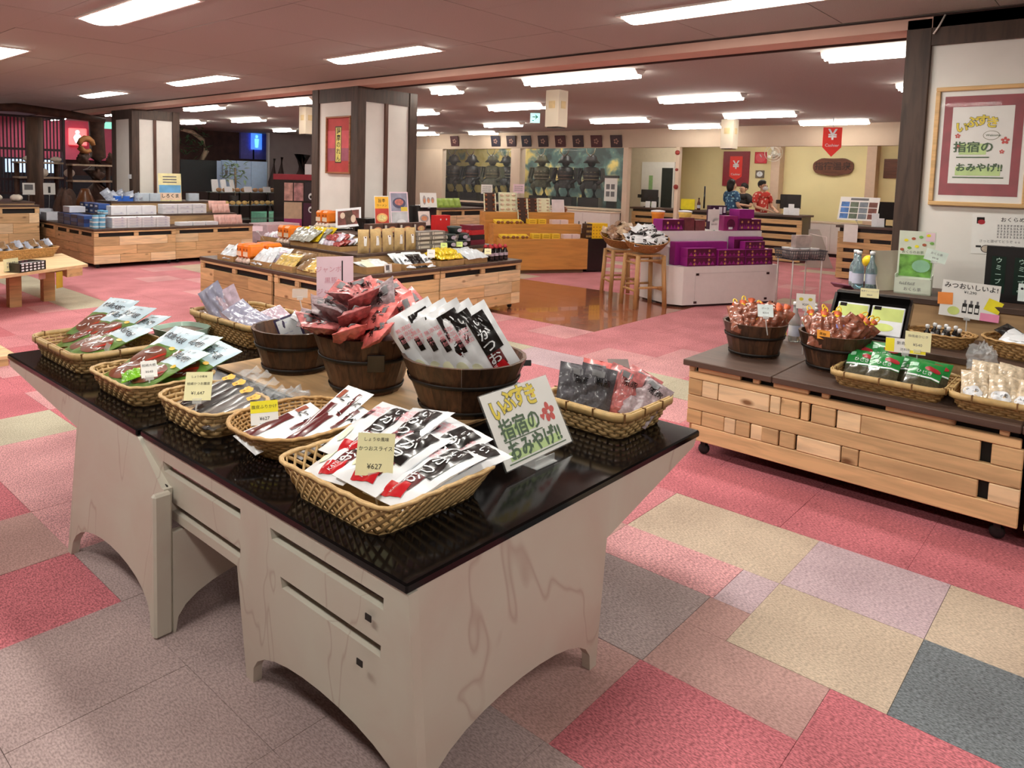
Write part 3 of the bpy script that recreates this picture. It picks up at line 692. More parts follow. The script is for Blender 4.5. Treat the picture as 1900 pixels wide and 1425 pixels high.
# ---- flexible packs
def pillow(w, h, t, pw=2.6, seed=0, crumple=.0):
    r = random.Random(seed); ph = [r.uniform(0, 6) for _ in range(6)]
    def zf(x, y):
        u, v = max(-1, min(1, 2 * x / w)), max(-1, min(1, 2 * y / h))
        b = (1 - abs(u) ** pw) * (1 - abs(v) ** (pw * 1.6))
        return t / 2 * b + crumple * (math.sin(9 * u + ph[0] + 3 * v) + math.sin(13 * v + ph[1] - 4 * u) * .7 + math.sin(21 * u * v + ph[2])) * (.35 + b)
    return zf
def pouch_mesh(name, w, h, t, mats, paint=0, prints=None, seed=0, crumple=0.0, nu=12, nv=16, flop=0.0):
    """pillow pack lying in the xy plane, long axis y, printed face +z"""
    zf = pillow(w, h, t, 2.6, seed, crumple); mb = MB()
    edge = lambda v: (1 - .05 * math.sin(PI * v))
    bend = lambda y: flop * max(0, y / h + .1) ** 2 * h
    X = lambda u, v: (u - .5) * w * edge(v)
    def top(u, v): x, y = X(u, v), (v - .5) * h; return (x, y, zf(x, y) - bend(y) + .0004)
    def bot(u, v): x, y = X(1 - u, v), (v - .5) * h; return (x, y, -zf(x, y) * .8 - bend(y) - .0004)
    fn = paint if callable(paint) else None
    mb.grid(nu, nv, top, (lambda u, v: fn(u, v)) if fn else paint); mb.grid(nu, nv, bot, 0)
    for v0 in (0, 1):
        pts = [top(i / nu, v0) for i in range(nu + 1)] + [bot(i / nu, v0) for i in range(nu + 1)]; mb.add(pts, [tuple(range(2 * nu + 2))], 0)
    for u0 in (0, 1):
        for j in range(nv): mb.add([top(u0, j / nv), top(u0, (j + 1) / nv), bot(1 - u0, (j + 1) / nv), bot(1 - u0, j / nv)], [(0, 1, 2, 3)], 0)
    if prints: prints(mb, lambda x, y: max(zf(x, y), 0) - bend(y) + .0026)
    return mb.mesh(name, mats)
def lay(o_, direction, up=(0, 0, 1), roll=0.0):
    """pack frame: long axis y along direction, face normal near up"""
    y = Vector(direction).normalized(); z = Vector(up); x = y.cross(z).normalized(); z = x.cross(y)
    T = Matrix(((x.x, y.x, z.x, o_[0]), (x.y, y.y, z.y, o_[1]), (x.z, y.z, z.z, o_[2]), (0, 0, 0, 1)))
    return T @ RY(roll)
# ---- cards and clips
M_PAPER = mat('white_card', (240, 240, 236), .6, .03); M_CREAMC = mat('cream_card', (244, 240, 190), .6, .03); M_INK = mat('black_ink', (28, 26, 26), .6); M_GREY = mat('grey_ink', (110, 110, 112), .6)
M_CLIP = glass('clear_plastic', alpha=.35, rough=.12); M_YELC = mat('yellow_card', (246, 232, 40), .6); M_PINKC = mat('pink_card', (240, 214, 226), .6, .03)
def card(name, label, o_, ex, ey, w, h, m=None, prints=None, extra=(), cat='card', group=None, th=.0012, stand=None):
    """flat printed card, centre o_, width along ex, height along ey"""
    T = frame(o_, ex, ey); mb = MB().box(-w / 2, w / 2, -h / 2, h / 2, -th, 0)
    if prints: prints(mb)
    mats_ = [m or M_PAPER, M_INK, M_GREY] + list(extra)
    if stand is None: return mb.build(name, mats_, None, T=T, label=label, cat=cat, group=group)
    t = thing(name, label, cat, T=T, group=group); mb.build('card', mats_, t)
    Ti = T.inverted(); foot = Ti @ Vector(stand); pts = [Vector((0, -h / 2 - .002, -.003)), foot]
    cl = MB().box(-.016, .016, -h / 2 - .012, -h / 2 + .008, -.006, .003, 0, .001); cl.build('clip', M_CLIP, t)
    MB().tube([(0, -h / 2 - .008, -.003), tuple((Vector((0, -h / 2, 0)) + foot) * .5 + Vector((0, 0, -.006))), tuple(foot)], .0035, 6).build('stem', M_CLIP, t)
    return t
def facing(p, tilt=.35, yaw=0.0):
    """width and height axes of a card at p that turns towards the aisle where the photograph was taken"""
    v = Vector((-p[0], -p[1], 0)).normalized(); ex = RZ(yaw).to_3x3() @ Vector((-v.y, v.x, 0)); n = ex.cross(Vector((0, 0, 1)))
    ey = Vector((0, 0, 1)) * math.cos(tilt) - n * math.sin(tilt); return ex, ey
# ================================================================== goods on the black tables
ZT = ZT1
M_BOARD = wood('plywood_riser', (214, 176, 128), 'Y', .5, .82, False, .7, vary=.03)
MB().box(1.70, 2.36, 1.80, 3.16, ZT + .0005, ZT + .0125, 0, .002).build('riser_board', M_BOARD, None, label='pale plywood board lying under the three dark tubs', cat='board')
ZB = ZT + .013
tubC = tub('wooden_tub', 'dark slatted wooden tub holding white and black fish flake pouches', 2.11, 1.95, ZB, .25, .165, .215, 22)
tubB = tub('wooden_tub', 'dark slatted wooden tub heaped with red and grey netted packs', 1.995, 2.415, ZB, .23, .145, .25, 20)
tubA = tub('wooden_tub', 'nearly empty dark wooden tub with one white labelled purple pack', 1.955, 2.885, ZB, .205, .145, .20, 18)
b5 = basket('cane_basket', 'open lattice cane basket of katsuo slice pouches with cream price card', 1.38, 1.57, ZT, (.225, .25), (.195, .19), .098, 'lattice', .05)
b4 = basket('cane_basket', 'round-cornered fine woven bamboo bowl with two white pouches and yellow-topped price card', 1.415, 2.07, ZT, (.222, .192), (.14, .115), .098, 'plait', .13, m=M_CANE2, rows=9, bow=.75)
b3 = basket('cane_basket', 'twisted cane basket of dark dried fish in clear film', 1.33, 2.49, ZT, (.14, .205), (.115, .175), .09, 'plait', .07, rows=5)
b2 = basket('cane_basket', 'chevron woven cane basket of fish packs with a green leaf wrapper', 1.335, 3.015, ZT, (.185, .235), (.15, .195), .085, 'plait', .07, rows=5)
b1 = basket('cane_basket', 'bamboo rimmed basket of pale blue topped fish packs at the table end', 1.385, 3.72, ZT, (.215, .315), (.185, .27), .09, 'bamboo', .07, rows=6)
b7 = basket('cane_basket', 'deep bamboo rimmed basket of pale lilac packs behind the fish packs', 2.19, 3.66, ZT, (.215, .355), (.17, .29), .125, 'bamboo', .06, rows=8, m=M_CANE2)
b6 = basket('cane_basket', 'bamboo rimmed basket of black and red netted packs at the table corner', 2.42, 1.475, ZT, (.20, .19), (.155, .15), .10, 'bamboo', .05, rows=6, m=M_CANE)
# --- white / black / red katsuo pouches
P_W = mat('pouch_white', (236, 240, 244), .28, .03, 30, coat=.3); P_K = mat('pouch_black', (22, 18, 18), .25, .1, coat=.3); P_R = mat('pouch_red', (196, 24, 34), .28, .08, coat=.3)
P_DR = mat('pouch_dark_red', (92, 18, 22), .3, .1, coat=.3); P_PK = mat('print_pink', (236, 150, 160), .4); P_CR = mat('pouch_cream', (238, 240, 206), .4, .06); P_SIL = mat('pouch_silver', (214, 220, 226), .2, .04, 40, metal=.3)
def katsuo_prints(mb, zf):
    w, h = .18, .30
    put_rect(mb, -.005, .068, -.035, .128, 2, .0, zf, 16); put_rect(mb, -.005, .050, -.10, -.035, 4, .0, zf, 10); put_rect(mb, -.028, .048, -.138, -.085, 3, .0007, zf, 10, rot=.25)
    for i, ch in enumerate('いかつお'):
        put_text(mb, ch, .032 - .004 * i, .095 - .052 * i, .052 if i else .036, 0, .0018, zf, .012)
    put_text(mb, 'KATSUO', .006, -.095, .017, 0, .0014, zf, .0, PI / 2)
    for k in range(3): put_text(mb, '無添加', -.04, .095 - .022 * k, .02, 5, .0008, zf)
    put_rect(mb, -.072, -.052, .02, .075, 2, .0006, zf, 3); put_ell(mb, -.055, -.07, .02, .035, 6, .0006, zf)
KM = [P_W, P_W, P_K, P_R, P_DR, P_PK, P_CR]
kat = [pouch_mesh('katsuo_pouch', .185, .31, .044, KM, 1, katsuo_prints, s, .0018, flop=.10) for s in (1, 2, 3)]
GK = 'katsuo pouches in the lattice basket'
for i, (x, y, z, dx, dy, dz, ro, lb) in enumerate((
        (1.47, 1.74, .110, 1, .15, .30, .10, 'white katsuo pouch with black stripe lying beside the bamboo bowl in lattice basket'),
        (1.48, 1.62, .125, 1, .10, .36, -.12, 'white katsuo pouch with black stripe standing out behind the price card'),
        (1.51, 1.50, .105, 1, -.02, .28, .15, 'white katsuo pouch half under others beside the lettered sign'),
        (1.50, 1.42, .085, 1, -.12, .22, .05, 'white and black katsuo pouch lying lowest near the lettered sign'),
        (1.38, 1.70, .075, 1, .10, .24, -.05, 'white katsuo pouch with red end under the cream price card'),
        (1.385, 1.55, .105, 1, .02, .30, .06, 'uppermost white katsuo pouch with red, black and white lettering in lattice basket'),
        (1.40, 1.43, .085, 1, -.08, .26, -.1, 'white katsuo pouch tucked along the rim of lattice basket'))):
    obj('katsuo_pouch', kat[i % 3], None, lay((x, y, ZT + z + .012), (dx, dy, dz), (-.3, 0, 1), ro), lb, 'pouch', GK)
# clear bags at the basket foot
def c_price(mb, a, b, c, y=(.36, .08, -.25), s=(.10, .17, .16), w=.1, h=.12):
    for t, yy, ss in zip((a, b, c), y, s):
        if t: put_text(mb, t, 0, yy * h, ss * h, 1, .0006, None, .0)
p = Vector((1.30, 1.53, ZT + .15)); ex, ey = facing(p, .45, -.15)
card('price_card', 'cream price card lettered for katsuo slices at 627 yen', p, ex, ey, .105, .115, M_CREAMC, lambda mb: c_price(mb, 'しょうゆ風味', 'かつおスライス', '¥627', (.33, .12, -.28), (.10, .115, .17)), stand=(1.285, 1.50, ZT + .012))
# --- white pouches in the bamboo bowl
def stick_prints(mb, zf):
    put_rect(mb, -.05, -.012, -.14, .05, 1, .0005, zf, 8); put_rect(mb, .02, .035, .0, .13, 1, .0005, zf, 6); put_text(mb, 'とび', .01, .08, .045, 2, .001, zf, .01, -.2); put_rect(mb, -.05, -.03, .08, .13, 3, .0005, zf, 3)
stm = pouch_mesh('stick_pouch', .12, .32, .02, [P_W, P_DR, P_K, mat('print_brown', (150, 70, 40), .5)], 0, stick_prints, 4, .0012)
for (x, y, z, d, up, lb) in (((1.36), 2.07, .075, (1, .08, .12), (-.2, -.35, 1), 'white pouch with dark red stripe lying across the bamboo bowl'), (1.50, 2.0, .10, (1, .16, .38), (-.4, -.2, 1), 'white pouch with brush lettering leaning up on the rim of the bamboo bowl'), (1.45, 1.965, .08, (1, .1, .25), (-.3, -.3, 1), 'plain white pouch lying beside the lettered one in the bamboo bowl')):
    obj('stick_pouch', stm, None, lay((x, y, ZT + z), d, up), lb, 'pouch', 'white pouches in the bamboo bowl')
p = Vector((1.32, 2.13, ZT + .12)); ex, ey = facing(p, .5, .1)
def yel_price(mb): put_rect(mb, -.045, .045, .0, .04, 3, .0004); put_text(mb, '腹皮ふりかけ', 0, .019, .014, 1); put_text(mb, '¥627', 0, -.02, .016, 1)
card('price_card', 'white price card with yellow band clipped in the bamboo bowl', p, ex, ey, .09, .08, None, yel_price, [M_YELC], stand=(1.30, 2.04, ZT + .03))
# --- dark dried fish in clear film
FILM = glass('clear_film', (240, 245, 248), .07, .14); FILM2 = glass('crinkled_film', (235, 242, 246), .24, .10); P_FISH = mat('dried_fish', (40, 22, 20), .35, .3, 20, coat=.4); P_GFISH = mat('grey_dried_fish', (104, 96, 92), .35, .2, 20, coat=.5)
P_OR = mat('orange_sticker', (246, 186, 74), .45, .06)
def fish_pack(label, T, m, L=.30, sticker=.06, w=.055):
    t = thing('fish_pack', label, 'fish pack', T=T, group='dried fish in clear film')
    b = MB().ball((0, -.03, 0), (w * .60, L * .45, .02), 10, 9, fn=lambda a, q: 1 + .08 * math.sin(5 * a)); b.build('fish', m, t)
    zf = pillow(w * 1.5, L, .045, 2.2, 5, .002); g = MB(); g.grid(8, 14, lambda u, v: ((u - .5) * w * 1.5, (v - .5) * L, zf((u - .5) * w * 1.5, (v - .5) * L)), 0); g.grid(8, 14, lambda u, v: ((.5 - u) * w * 1.5, (v - .5) * L, -.6 * zf((u - .5) * w * 1.5, (v - .5) * L)), 0); g.build('film', FILM, t)
    MB().grid(3, 4, lambda u, v: ((u - .5) * w * .8, L * .40 + (v) * .08, .012 * math.sin(7 * u + 5 * v)), 0).build('film_end', FILM2, t)
    s = MB(); put_ell(s, 0, sticker, .022, .028, 0, 0.0, lambda x, y: zf(x, y) + .001); put_text(s, '枕崎', 0, sticker, .014, 1, .0012, lambda x, y: zf(x, y) + .001, .0, PI / 2); s.build('sticker', [P_OR, P_DR], t)
    return t
fish_pack('nearly black dried fish in film with orange sticker next to the pale blue packs', lay((1.40, 2.60, ZT + .085), (1, .10, .22), (-.2, -.1, 1)), P_FISH)
fish_pack('dark dried fish in film behind the cream 1,647 yen card', lay((1.40, 2.52, ZT + .08), (1, .12, .24), (-.2, -.1, 1)), P_FISH)
fish_pack('grey dried fish in film with orange sticker next to the dark fish', lay((1.38, 2.43, ZT + .075), (1, .15, .22), (-.2, -.1, 1)), P_GFISH)
fish_pack('grey dried fish in film lying against the bamboo bowl', lay((1.36, 2.35, ZT + .07), (1, .12, .2), (-.2, -.1, 1)), P_GFISH)
def crumpled(label, c, r, m, seed, group=None, name='clear_bag', cat='bag'):
    q = random.Random(seed); ph = [q.uniform(0, 6) for _ in range(4)]; n = MB()
    n.ball((0, 0, 0), r, 16, 11, fn=lambda a, t: 1 + .22 * math.sin(5 * a + ph[0] + 4 * t) + .16 * math.sin(9 * t + ph[1] + 3 * a) + .1 * math.sin(13 * a + ph[2]))
    o = n.build(name, m, None, T=TL(*c), label=label, cat=cat, group=group)
    for pl in o.data.polygons: pl.use_smooth = False
    return o
crumpled('crumpled clear film bag between the dark fish and the bamboo bowl', (1.60, 2.37, ZT + .048), (.06, .07, .045), FILM2, 3)
p = Vector((1.275, 2.50, ZT + .14)); ex, ey = facing(p, .5, -.2)
card('price_card', 'cream price card reading 1,647 yen on the dark fish basket', p, ex, ey, .095, .105, M_CREAMC, lambda mb: c_price(mb, 'しょうゆ風味', '枕崎かつお腹皮', '¥1,647', (.33, .08, -.25), (.09, .11, .16), h=.105), stand=(1.235, 2.46, ZT + .02))
# --- pale blue topped fish packs (two baskets)
P_BLUE = mat('pack_pale_blue', (198, 224, 238), .35, .04, 20, coat=.3); P_GRN = mat('pack_leaf_green', (92, 128, 52), .4, .3, 30, coat=.3); P_MEAT = mat('pack_brown_fish', (120, 62, 40), .35, .3, 30, coat=.4); P_CHI = mat('pack_chilli', (186, 50, 36), .3, .15); P_LEM = mat('pack_lemon', (242, 196, 60), .4); P_LGRN = mat('pack_bright_green', (128, 196, 44), .35, .12, coat=.4)
def taiyou_prints(mb, zf):
    put_ell(mb, -.01, -.065, .085, .07, 2, .0005, zf, 22, rot=.2); put_ell(mb, -.02, -.03, .045, .018, 4, .0008, zf, 14, rot=.3); put_ell(mb, -.02, -.03, .036, .012, 2, .0011, zf, 14, rot=.3)
    put_ell(mb, .035, -.06, .045, .007, 3, .0014, zf, 10, rot=.9); put_ell(mb, .055, .012, .014, .012, 5, .0012, zf)
    for k in range(6): put_ell(mb, -.06 + .022 * k, -.10 + .008 * (k % 3), .012, .004, 4, .0013, zf, 8, rot=k)
    for i, ch in enumerate('枕島大根'): put_text(mb, ch, -.055 + .036 * i, .085 - .006 * i, .042, 6, .001, zf, .006)
    put_text(mb, 'しょうゆ', .0, .122, .02, 6, .001, zf)
TM = [P_GRN, P_BLUE, P_MEAT, P_CHI, P_W, P_LEM, P_K]
tai = [pouch_mesh('fish_flake_pack', .205, .32, .024, TM, lambda u, v: 1 if v > .54 else 0, taiyou_prints, s, .0012) for s in (6, 7)]
for i, (x, y, z, d, ro, lb) in enumerate((
        (1.42, 3.92, .10, (1, .35, .42), -.1, 'pale blue topped fish pack at the table end of bamboo rimmed basket'), (1.47, 3.85, .125, (1, .25, .5), .1, 'pale blue topped fish pack overlapping its neighbours in bamboo rimmed basket'),
        (1.40, 3.74, .09, (1, .18, .34), 0, 'fish pack with lemon and chilli picture in bamboo rimmed basket'), (1.52, 3.64, .12, (1, .1, .42), -.08, 'pale blue topped fish pack standing above the rim of bamboo rimmed basket'),
        (1.40, 3.60, .10, (1, .06, .32), .06, 'fish pack with brown fish picture nearest the leaf wrapper basket'),
        (1.50, 3.96, .15, (1, .4, .55), .12, 'pale blue topped fish pack standing tallest at the table end of bamboo rimmed basket'), (1.50, 3.76, .14, (1, .2, .5), .0, 'pale blue topped fish pack standing behind the lemon and chilli one'))):
    obj('fish_flake_pack', tai[i % 2], None, lay((x, y, ZT + z), d, (-.3, 0, 1), ro), lb, 'pack', 'pale blue topped fish packs')
for i, (x, y, z, d, ro, lb) in enumerate((
        (1.35, 3.14, .085, (1, .15, .34), .05, 'pale blue topped fish pack beside the bamboo rim in chevron basket'), (1.47, 3.04, .125, (1, .08, .42), -.06, 'pale blue topped fish pack standing high over chevron basket'),
        (1.49, 2.93, .105, (1, 0, .36), .1, 'pale blue topped fish pack leaning out beyond chevron basket'), (1.36, 2.95, .10, (1, .02, .36), -.05, 'uppermost fish pack with large black lettering in chevron basket'), (1.44, 3.15, .13, (1, .2, .48), .1, 'pale blue topped fish pack behind the leaf wrapper in chevron basket'))):
    obj('fish_flake_pack', tai[i % 2], None, lay((x, y, ZT + z), d, (-.3, 0, 1), ro), lb, 'pack', 'pale blue topped fish packs')
obj('leaf_wrapper', pouch_mesh('leaf_wrapper', .075, .09, .02, [P_LGRN], 0, None, 3, .003), None, lay((1.24, 3.0, ZT + .085), (.4, 1, .2), (-.4, -.1, 1)), 'bright green crinkled leaf wrapper in chevron basket', 'wrapper')
p = Vector((1.27, 2.90, ZT + .125)); ex, ey = facing(p, .6, .1)
card('price_card', 'small white price tag in chevron basket', p, ex, ey, .06, .07, None, lambda mb: (put_text(mb, '枕崎大根', 0, .015, .013, 2), put_text(mb, '¥648', 0, -.012, .014, 2)), stand=(1.25, 2.86, ZT + .03))
p = Vector((1.335, 3.50, ZT + .085)); ex, ey = facing(p, .4, -1.2)
card('price_card', 'clear price tag hanging over the edge of bamboo rimmed basket', p, ex, ey, .05, .06, M_CLIP, lambda mb: put_text(mb, '¥648', 0, 0, .012, 2), stand=(1.27, 3.48, ZT + .082))
# --- netted packs in tub B and basket b6
NET_R = glass('red_net_film', (226, 92, 92), .80, .35); NET_G = mat('grey_net_pack', (146, 128, 132), .4, .3, 90); NET_DR = mat('dusky_red_pack', (182, 104, 104), .38, .35, 60, coat=.3); NET_K = mat('black_net_pack', (74, 72, 78), .4, .3, 120, coat=.2); NET_PK = mat('rose_pack', (222, 118, 114), .38, .28, 40, coat=.3)
def net_prints(mb, zf): put_rect(mb, -.03, .02, .06, .085, 1, .0006, zf, 3); put_text(mb, '黒豚', .02, .04, .03, 2, .001, zf, .006)
netm = {k: [pouch_mesh('netted_pack', .14, .21, .05, [m, M_GREY, P_K], 0, net_prints, s, .0035) for s in (11, 12, 13)] for k, m in (('r', NET_PK), ('d', NET_DR), ('g', NET_G), ('k', NET_K))}
rn = random.Random(5); k = 0
for ring, (rad, n, zz, tl) in enumerate(((.205, 12, .275, .3), (.145, 10, .33, .6), (.065, 7, .38, 1.0))):
    for i in range(n):
        a = 2 * PI * i / n + ring * .5; c = (1.995 + rad * math.cos(a), 2.415 + rad * math.sin(a), ZB + zz + rn.uniform(-.01, .012))
        d = (math.cos(a + .4) * 1.0, math.sin(a + .4) * 1.0, rn.uniform(.1, .4) + tl * .35); up = (math.cos(a) * .5 - .3, math.sin(a) * .5 - .3, 1)
        kk = rn.choice('rrdddg'); obj('netted_pack', netm[kk][k % 3], None, lay(c, d, up, rn.uniform(-.3, .3)), 'crinkled red netted pack heaped in the tall dark tub', 'pack', 'netted packs heaped in the tub'); k += 1
for i, (x, y, z, d, up, kk, lb) in enumerate(((2.32, 1.56, .12, (.5, .2, 1), (-.6, -.6, .5), 'k', 'black netted pack with grey label standing beside the lettered sign'), (2.37, 1.50, .115, (.5, .1, 1), (-.6, -.6, .5), 'k', 'black netted pack standing in front in the corner basket'),
        (2.43, 1.53, .12, (.5, .15, 1), (-.6, -.5, .5), 'r', 'red topped pack standing tallest in the corner basket'), (2.46, 1.44, .11, (.6, 0, .8), (-.6, -.5, .6), 'd', 'dusky red pack in the middle of the corner basket'),
        (2.53, 1.42, .10, (.7, -.1, .6), (-.5, -.4, .7), 'd', 'dusky red pack leaning at the clip end of the corner basket'), (2.50, 1.36, .09, (.8, -.1, .5), (-.5, -.4, .8), 'g', 'grey pack lying lowest at the clip end of the corner basket'))):
    obj('netted_pack', netm[kk][i % 3], None, lay((x, y, ZT + z), d, up, 0), lb, 'pack', 'netted packs in the corner basket')
p = Vector((2.57, 1.52, ZT + .19)); card('clip_card', 'grey card on a clear clip stand over the corner basket', p, (.72, -.69, .0), (.35, .4, .45), .085, .05, mat('grey_card', (130, 118, 114), .5), stand=(2.60, 1.50, ZT + .06))
MB().box(-.035, .035, -.04, .04, -.004, .004, 0, .002).build('tub_tag', P_K, None, T=frame((1.895, 2.235, ZB + .155), (.75, -.66, 0), (-.2, -.25, 1)), label='square black tag on the side of the tall heaped tub', cat='tag')
# --- katsuo pouches standing in tub C
for i, (x, y, z, d, up, ro) in enumerate(((2.00, 2.06, .235, (-.38, .42, .9), (-.75, -.5, .2), .1), (2.03, 2.0, .235, (-.38, .42, .9), (-.75, -.55, .2), .0), (2.05, 1.95, .24, (-.38, .42, .9), (-.72, -.6, .2), -.05), (2.08, 1.91, .24, (-.38, .42, .9), (-.7, -.65, .2), .05), (2.12, 1.865, .235, (-.38, .42, .9), (-.65, -.7, .2), .0))):
    last = i == 4
    obj('katsuo_pouch', kat[i % 3], None, lay((x, y, ZB + z + .02), d, up, ro) @ SC(1.12, 1.0, 1.2), 'katsuo pouch showing its black and red front in the wide tub' if last else 'white katsuo pouch standing behind the front one in the wide tub', 'pouch', 'katsuo pouches standing in the wide tub')
MB().box(-.03, .03, -.012, .012, -.004, .004, 0, .002).build('tub_tag', P_K, None, T=frame((2.345, 1.83, ZB + .16), (.66, -.6, 0), (.2, .2, 1)), label='small black tag clipped to the side of the wide tub', cat='tag')
# --- tub A: one pack
P_PUR = mat('purple_pack', (60, 50, 84), .35, .2, coat=.3); P_LAB = mat('label_lines', (200, 206, 226), .5)
def lab_prints(mb, zf):
    put_rect(mb, -.05, .045, -.02, .11, 1, .0006, zf, 5)
    for q in range(7): put_rect(mb, -.045, .04, .09 - q * .016, .094 - q * .016, 2, .001, zf, 2)
lpm = pouch_mesh('labelled_pack', .12, .24, .03, [P_PUR, P_W, P_LAB], 0, lab_prints, 9, .002)
obj('labelled_pack', lpm, None, lay((1.955, 2.90, ZB + .13), (-.25, .3, 1), (-.5, -.8, .2)), 'purple pack with a white printed label standing in the small tub', 'pack')
obj('white_sleeve', pouch_mesh('white_sleeve', .10, .30, .025, [P_SIL], 0, None, 8, .003, flop=.3), None, lay((2.02, 2.80, ZB + .165), (-.5, .35, .75), (.4, -.6, .7)), 'silvery white sleeve hanging over the edge of the small tub', 'sleeve')
# --- lilac packs in b7 and green trays
P_LIL = mat('lilac_pack', (160, 162, 186), .32, .1, 30, coat=.4); P_LIL2 = mat('lilac_red_pack', (196, 176, 192), .32, .2, 25, coat=.4); P_BRN = mat('brown_pack', (110, 86, 74), .4, .3, 30, coat=.3)
lil = [pouch_mesh('lilac_pack', .14, .24, .03, [m], 0, None, s, .003) for s, m in ((21, P_LIL), (22, P_LIL2), (23, P_LIL))]
for i, (x, y, z, d, up, lb) in enumerate(((2.08, 3.86, .17, (-.1, .75, .8), (-.8, -.3, .5), 'tall lilac pack standing at the far end of deep basket'), (2.12, 3.78, .16, (0, .7, .75), (-.7, -.4, .5), 'second lilac pack leaning on the tall one in deep basket'), (2.10, 3.62, .14, (.05, 1, .3), (-.6, 0, 1), 'lilac pack lying along the rim of deep basket'), (2.08, 3.46, .13, (.1, 1, .1), (-.5, 0, 1), 'lilac pack with red mark lying near the small tub'), (2.24, 3.5, .13, (.2, 1, .2), (-.3, 0, 1), 'lilac pack lying in the back of deep basket'))):
    obj('lilac_pack', lil[i % 3], None, lay((x, y, ZT + z), d, up), lb, 'pack', 'lilac packs in the deep basket')
obj('brown_pack', pouch_mesh('brown_pack', .14, .2, .05, [P_BRN], 0, None, 5, .004), None, lay((2.06, 3.93, ZT + .09), (.3, 1, .2), (-.5, 0, 1)), 'brown crinkled pack in the end of deep basket', 'pack')
P_GRT = mat('green_tray', (190, 222, 206), .4, .08, 12, coat=.3)
def tray(label, c, w, d, h, rz):
    t = thing('green_tray', label, 'tray', c, rz, 'pale green trays'); pl = rr(w, d, min(w, d) * .75, 32)
    o = MB(); n = 32
    for k, (s0, z0, s1, z1) in enumerate(((.86, 0, 1, h), (1, h, .96, h), (.96, h, .84, .006))):
        A = [(x * s0, y * s0, z0) for x, y in pl]; B = [(x * s1, y * s1, z1) for x, y in pl]; o.add(A + B, [(i, (i + 1) % n, n + (i + 1) % n, n + i) for i in range(n)], 0, True)
    o.prism([(x * .86, y * .86) for x, y in pl], 0, .005); o.build('tray_shell', P_GRT, t)
    MB().prism([(x * .84, y * .84) for x, y in pl], .006, h * .7).build('contents', P_BRN, t); return t
tray('pale green oval tray behind the pale blue fish packs', (1.86, 3.83, ZT), .13, .14, .07, .2)
tray('pale green tray behind the lilac packs', (2.40 - .02, 3.93 + .12, ZT), .10, .10, .075, 0)
for i, (x, y, a) in enumerate(((2.34, 3.42, .5), (2.44, 3.16, .45))):
    p = Vector((x, y, ZT + .26)); card('clip_card', ['clear blank card on a tall clip beside the deep basket', 'clear blank card on a tall clip behind the small tub'][i], p, (.72, -.69, .0), (-.45, .55, .6), .085, .05, M_CLIP, stand=(x + .03, y - .04, ZT + .001))
MB().box(-.13, .13, -.10, .10, 0, .028, 0, .004).build('flat_carton', mat('pale_carton', (226, 206, 190), .6, .08), None, T=TL(2.36 - .02, 3.02, ZT + .0005) @ RZ(.05), label='flat pale carton lying behind the small tub', cat='carton')
for i in range(5):
    obj('sweet_pack', pouch_mesh('sweet_pack', .06, .09, .02, [P_LIL2], 0, None, 30 + i, .002, 6, 8), None, lay((2.29 + .04 * (i % 3), 2.98 + .04 * i, ZT + .045 + .01 * (i % 2)), (.5, 1, .1 * i - .2), (-.2, 0, 1)), 'small pinkish sweet packet scattered on the flat pale carton', 'packet', 'sweet packets on the pale carton')
# --- pink note behind the netted heap
p = Vector((2.03, 2.69, ZB + .42)); ex, ey = facing(p, .05, .25)
def pink_note(mb):
    for i, s_ in enumerate(('ジャンボ', '黒豚', 'ジャーキー')): put_text(mb, s_, -.03 + .01 * i, .06 - .05 * i, .03, 3, .0006)
    put_rect(mb, .03, .036, -.03, .1, 1)
card('note_card', 'tall pale pink handwritten note standing behind the netted packs', p, ex, ey, .17, .24, M_PINKC, pink_note, [mat('red_ink', (222, 160, 176), .6)], stand=(2.02, 2.62, ZB + .20))
# --- the lettered sign in its acrylic holder
M_LETY = mat('ink_yellow', (238, 216, 40), .6); M_LETG = mat('ink_green', (40, 84, 34), .6, .15, 40); M_LETGL = mat('ink_pale_green', (196, 226, 150), .6); M_LETR = mat('ink_red', (206, 60, 50), .6, .15, 40); M_LETB = mat('ink_outline', (96, 92, 40), .6)
def souvenir_art(mb, w, h, flowers):
    """hand lettering: ibusuki (yellow), ibusuki no omiyage (green), flowers and hearts; material slots 3.. = yellow, green, pale green, red, outline"""
    s1, s2, s3 = min(h * .31, w * .23), min(h * .30, w * .23), min(h * .28, w * .175)
    for i, ch in enumerate('いぶすき'):
        x = w * (-.34 + .17 * i); y = h * (.30 + [-.06, .01, .03, .0][i]); put_text(mb, ch, x, y, s1, 7, .0006, None, .06); put_text(mb, ch, x, y, s1, 3, .0011, None, .03)
    put_rect(mb, -w * .36, w * .10, -h * .13, h * .02, 5, .0003); [put_text(mb, '指宿の', -w * .12 + s2 * dx_, -h * .035 + s2 * dy_, s2, 4, .0011 + .0001 * k_) for k_, (dx_, dy_) in enumerate(((0, 0), (.025, 0), (-.025, 0), (0, .02), (0, -.02)))]; put_rect(mb, -w * .40, w * .16, -h * .175, -h * .16, 4, .0008)
    put_rect(mb, -w * .40, w * .36, -h * .42, -h * .30, 5, .0003); put_text(mb, 'おみやげ!!', 0, -h * .315, s3, 4, .0011, None, .035); put_rect(mb, -w * .44, w * .42, -h * .455, -h * .44, 4, .0008)
    for (fx, fy, fs) in flowers:
        for k in range(5): put_ell(mb, fx * w + fs * .6 * math.cos(k * 1.2566 + .3), fy * h + fs * .6 * math.sin(k * 1.2566 + .3), fs * .42, fs * .34, 6, .0007, None, 10, rot=k * 1.2566 + .3)
        put_ell(mb, fx * w, fy * h, fs * .18, fs * .18, 0, .0012, None, 8)
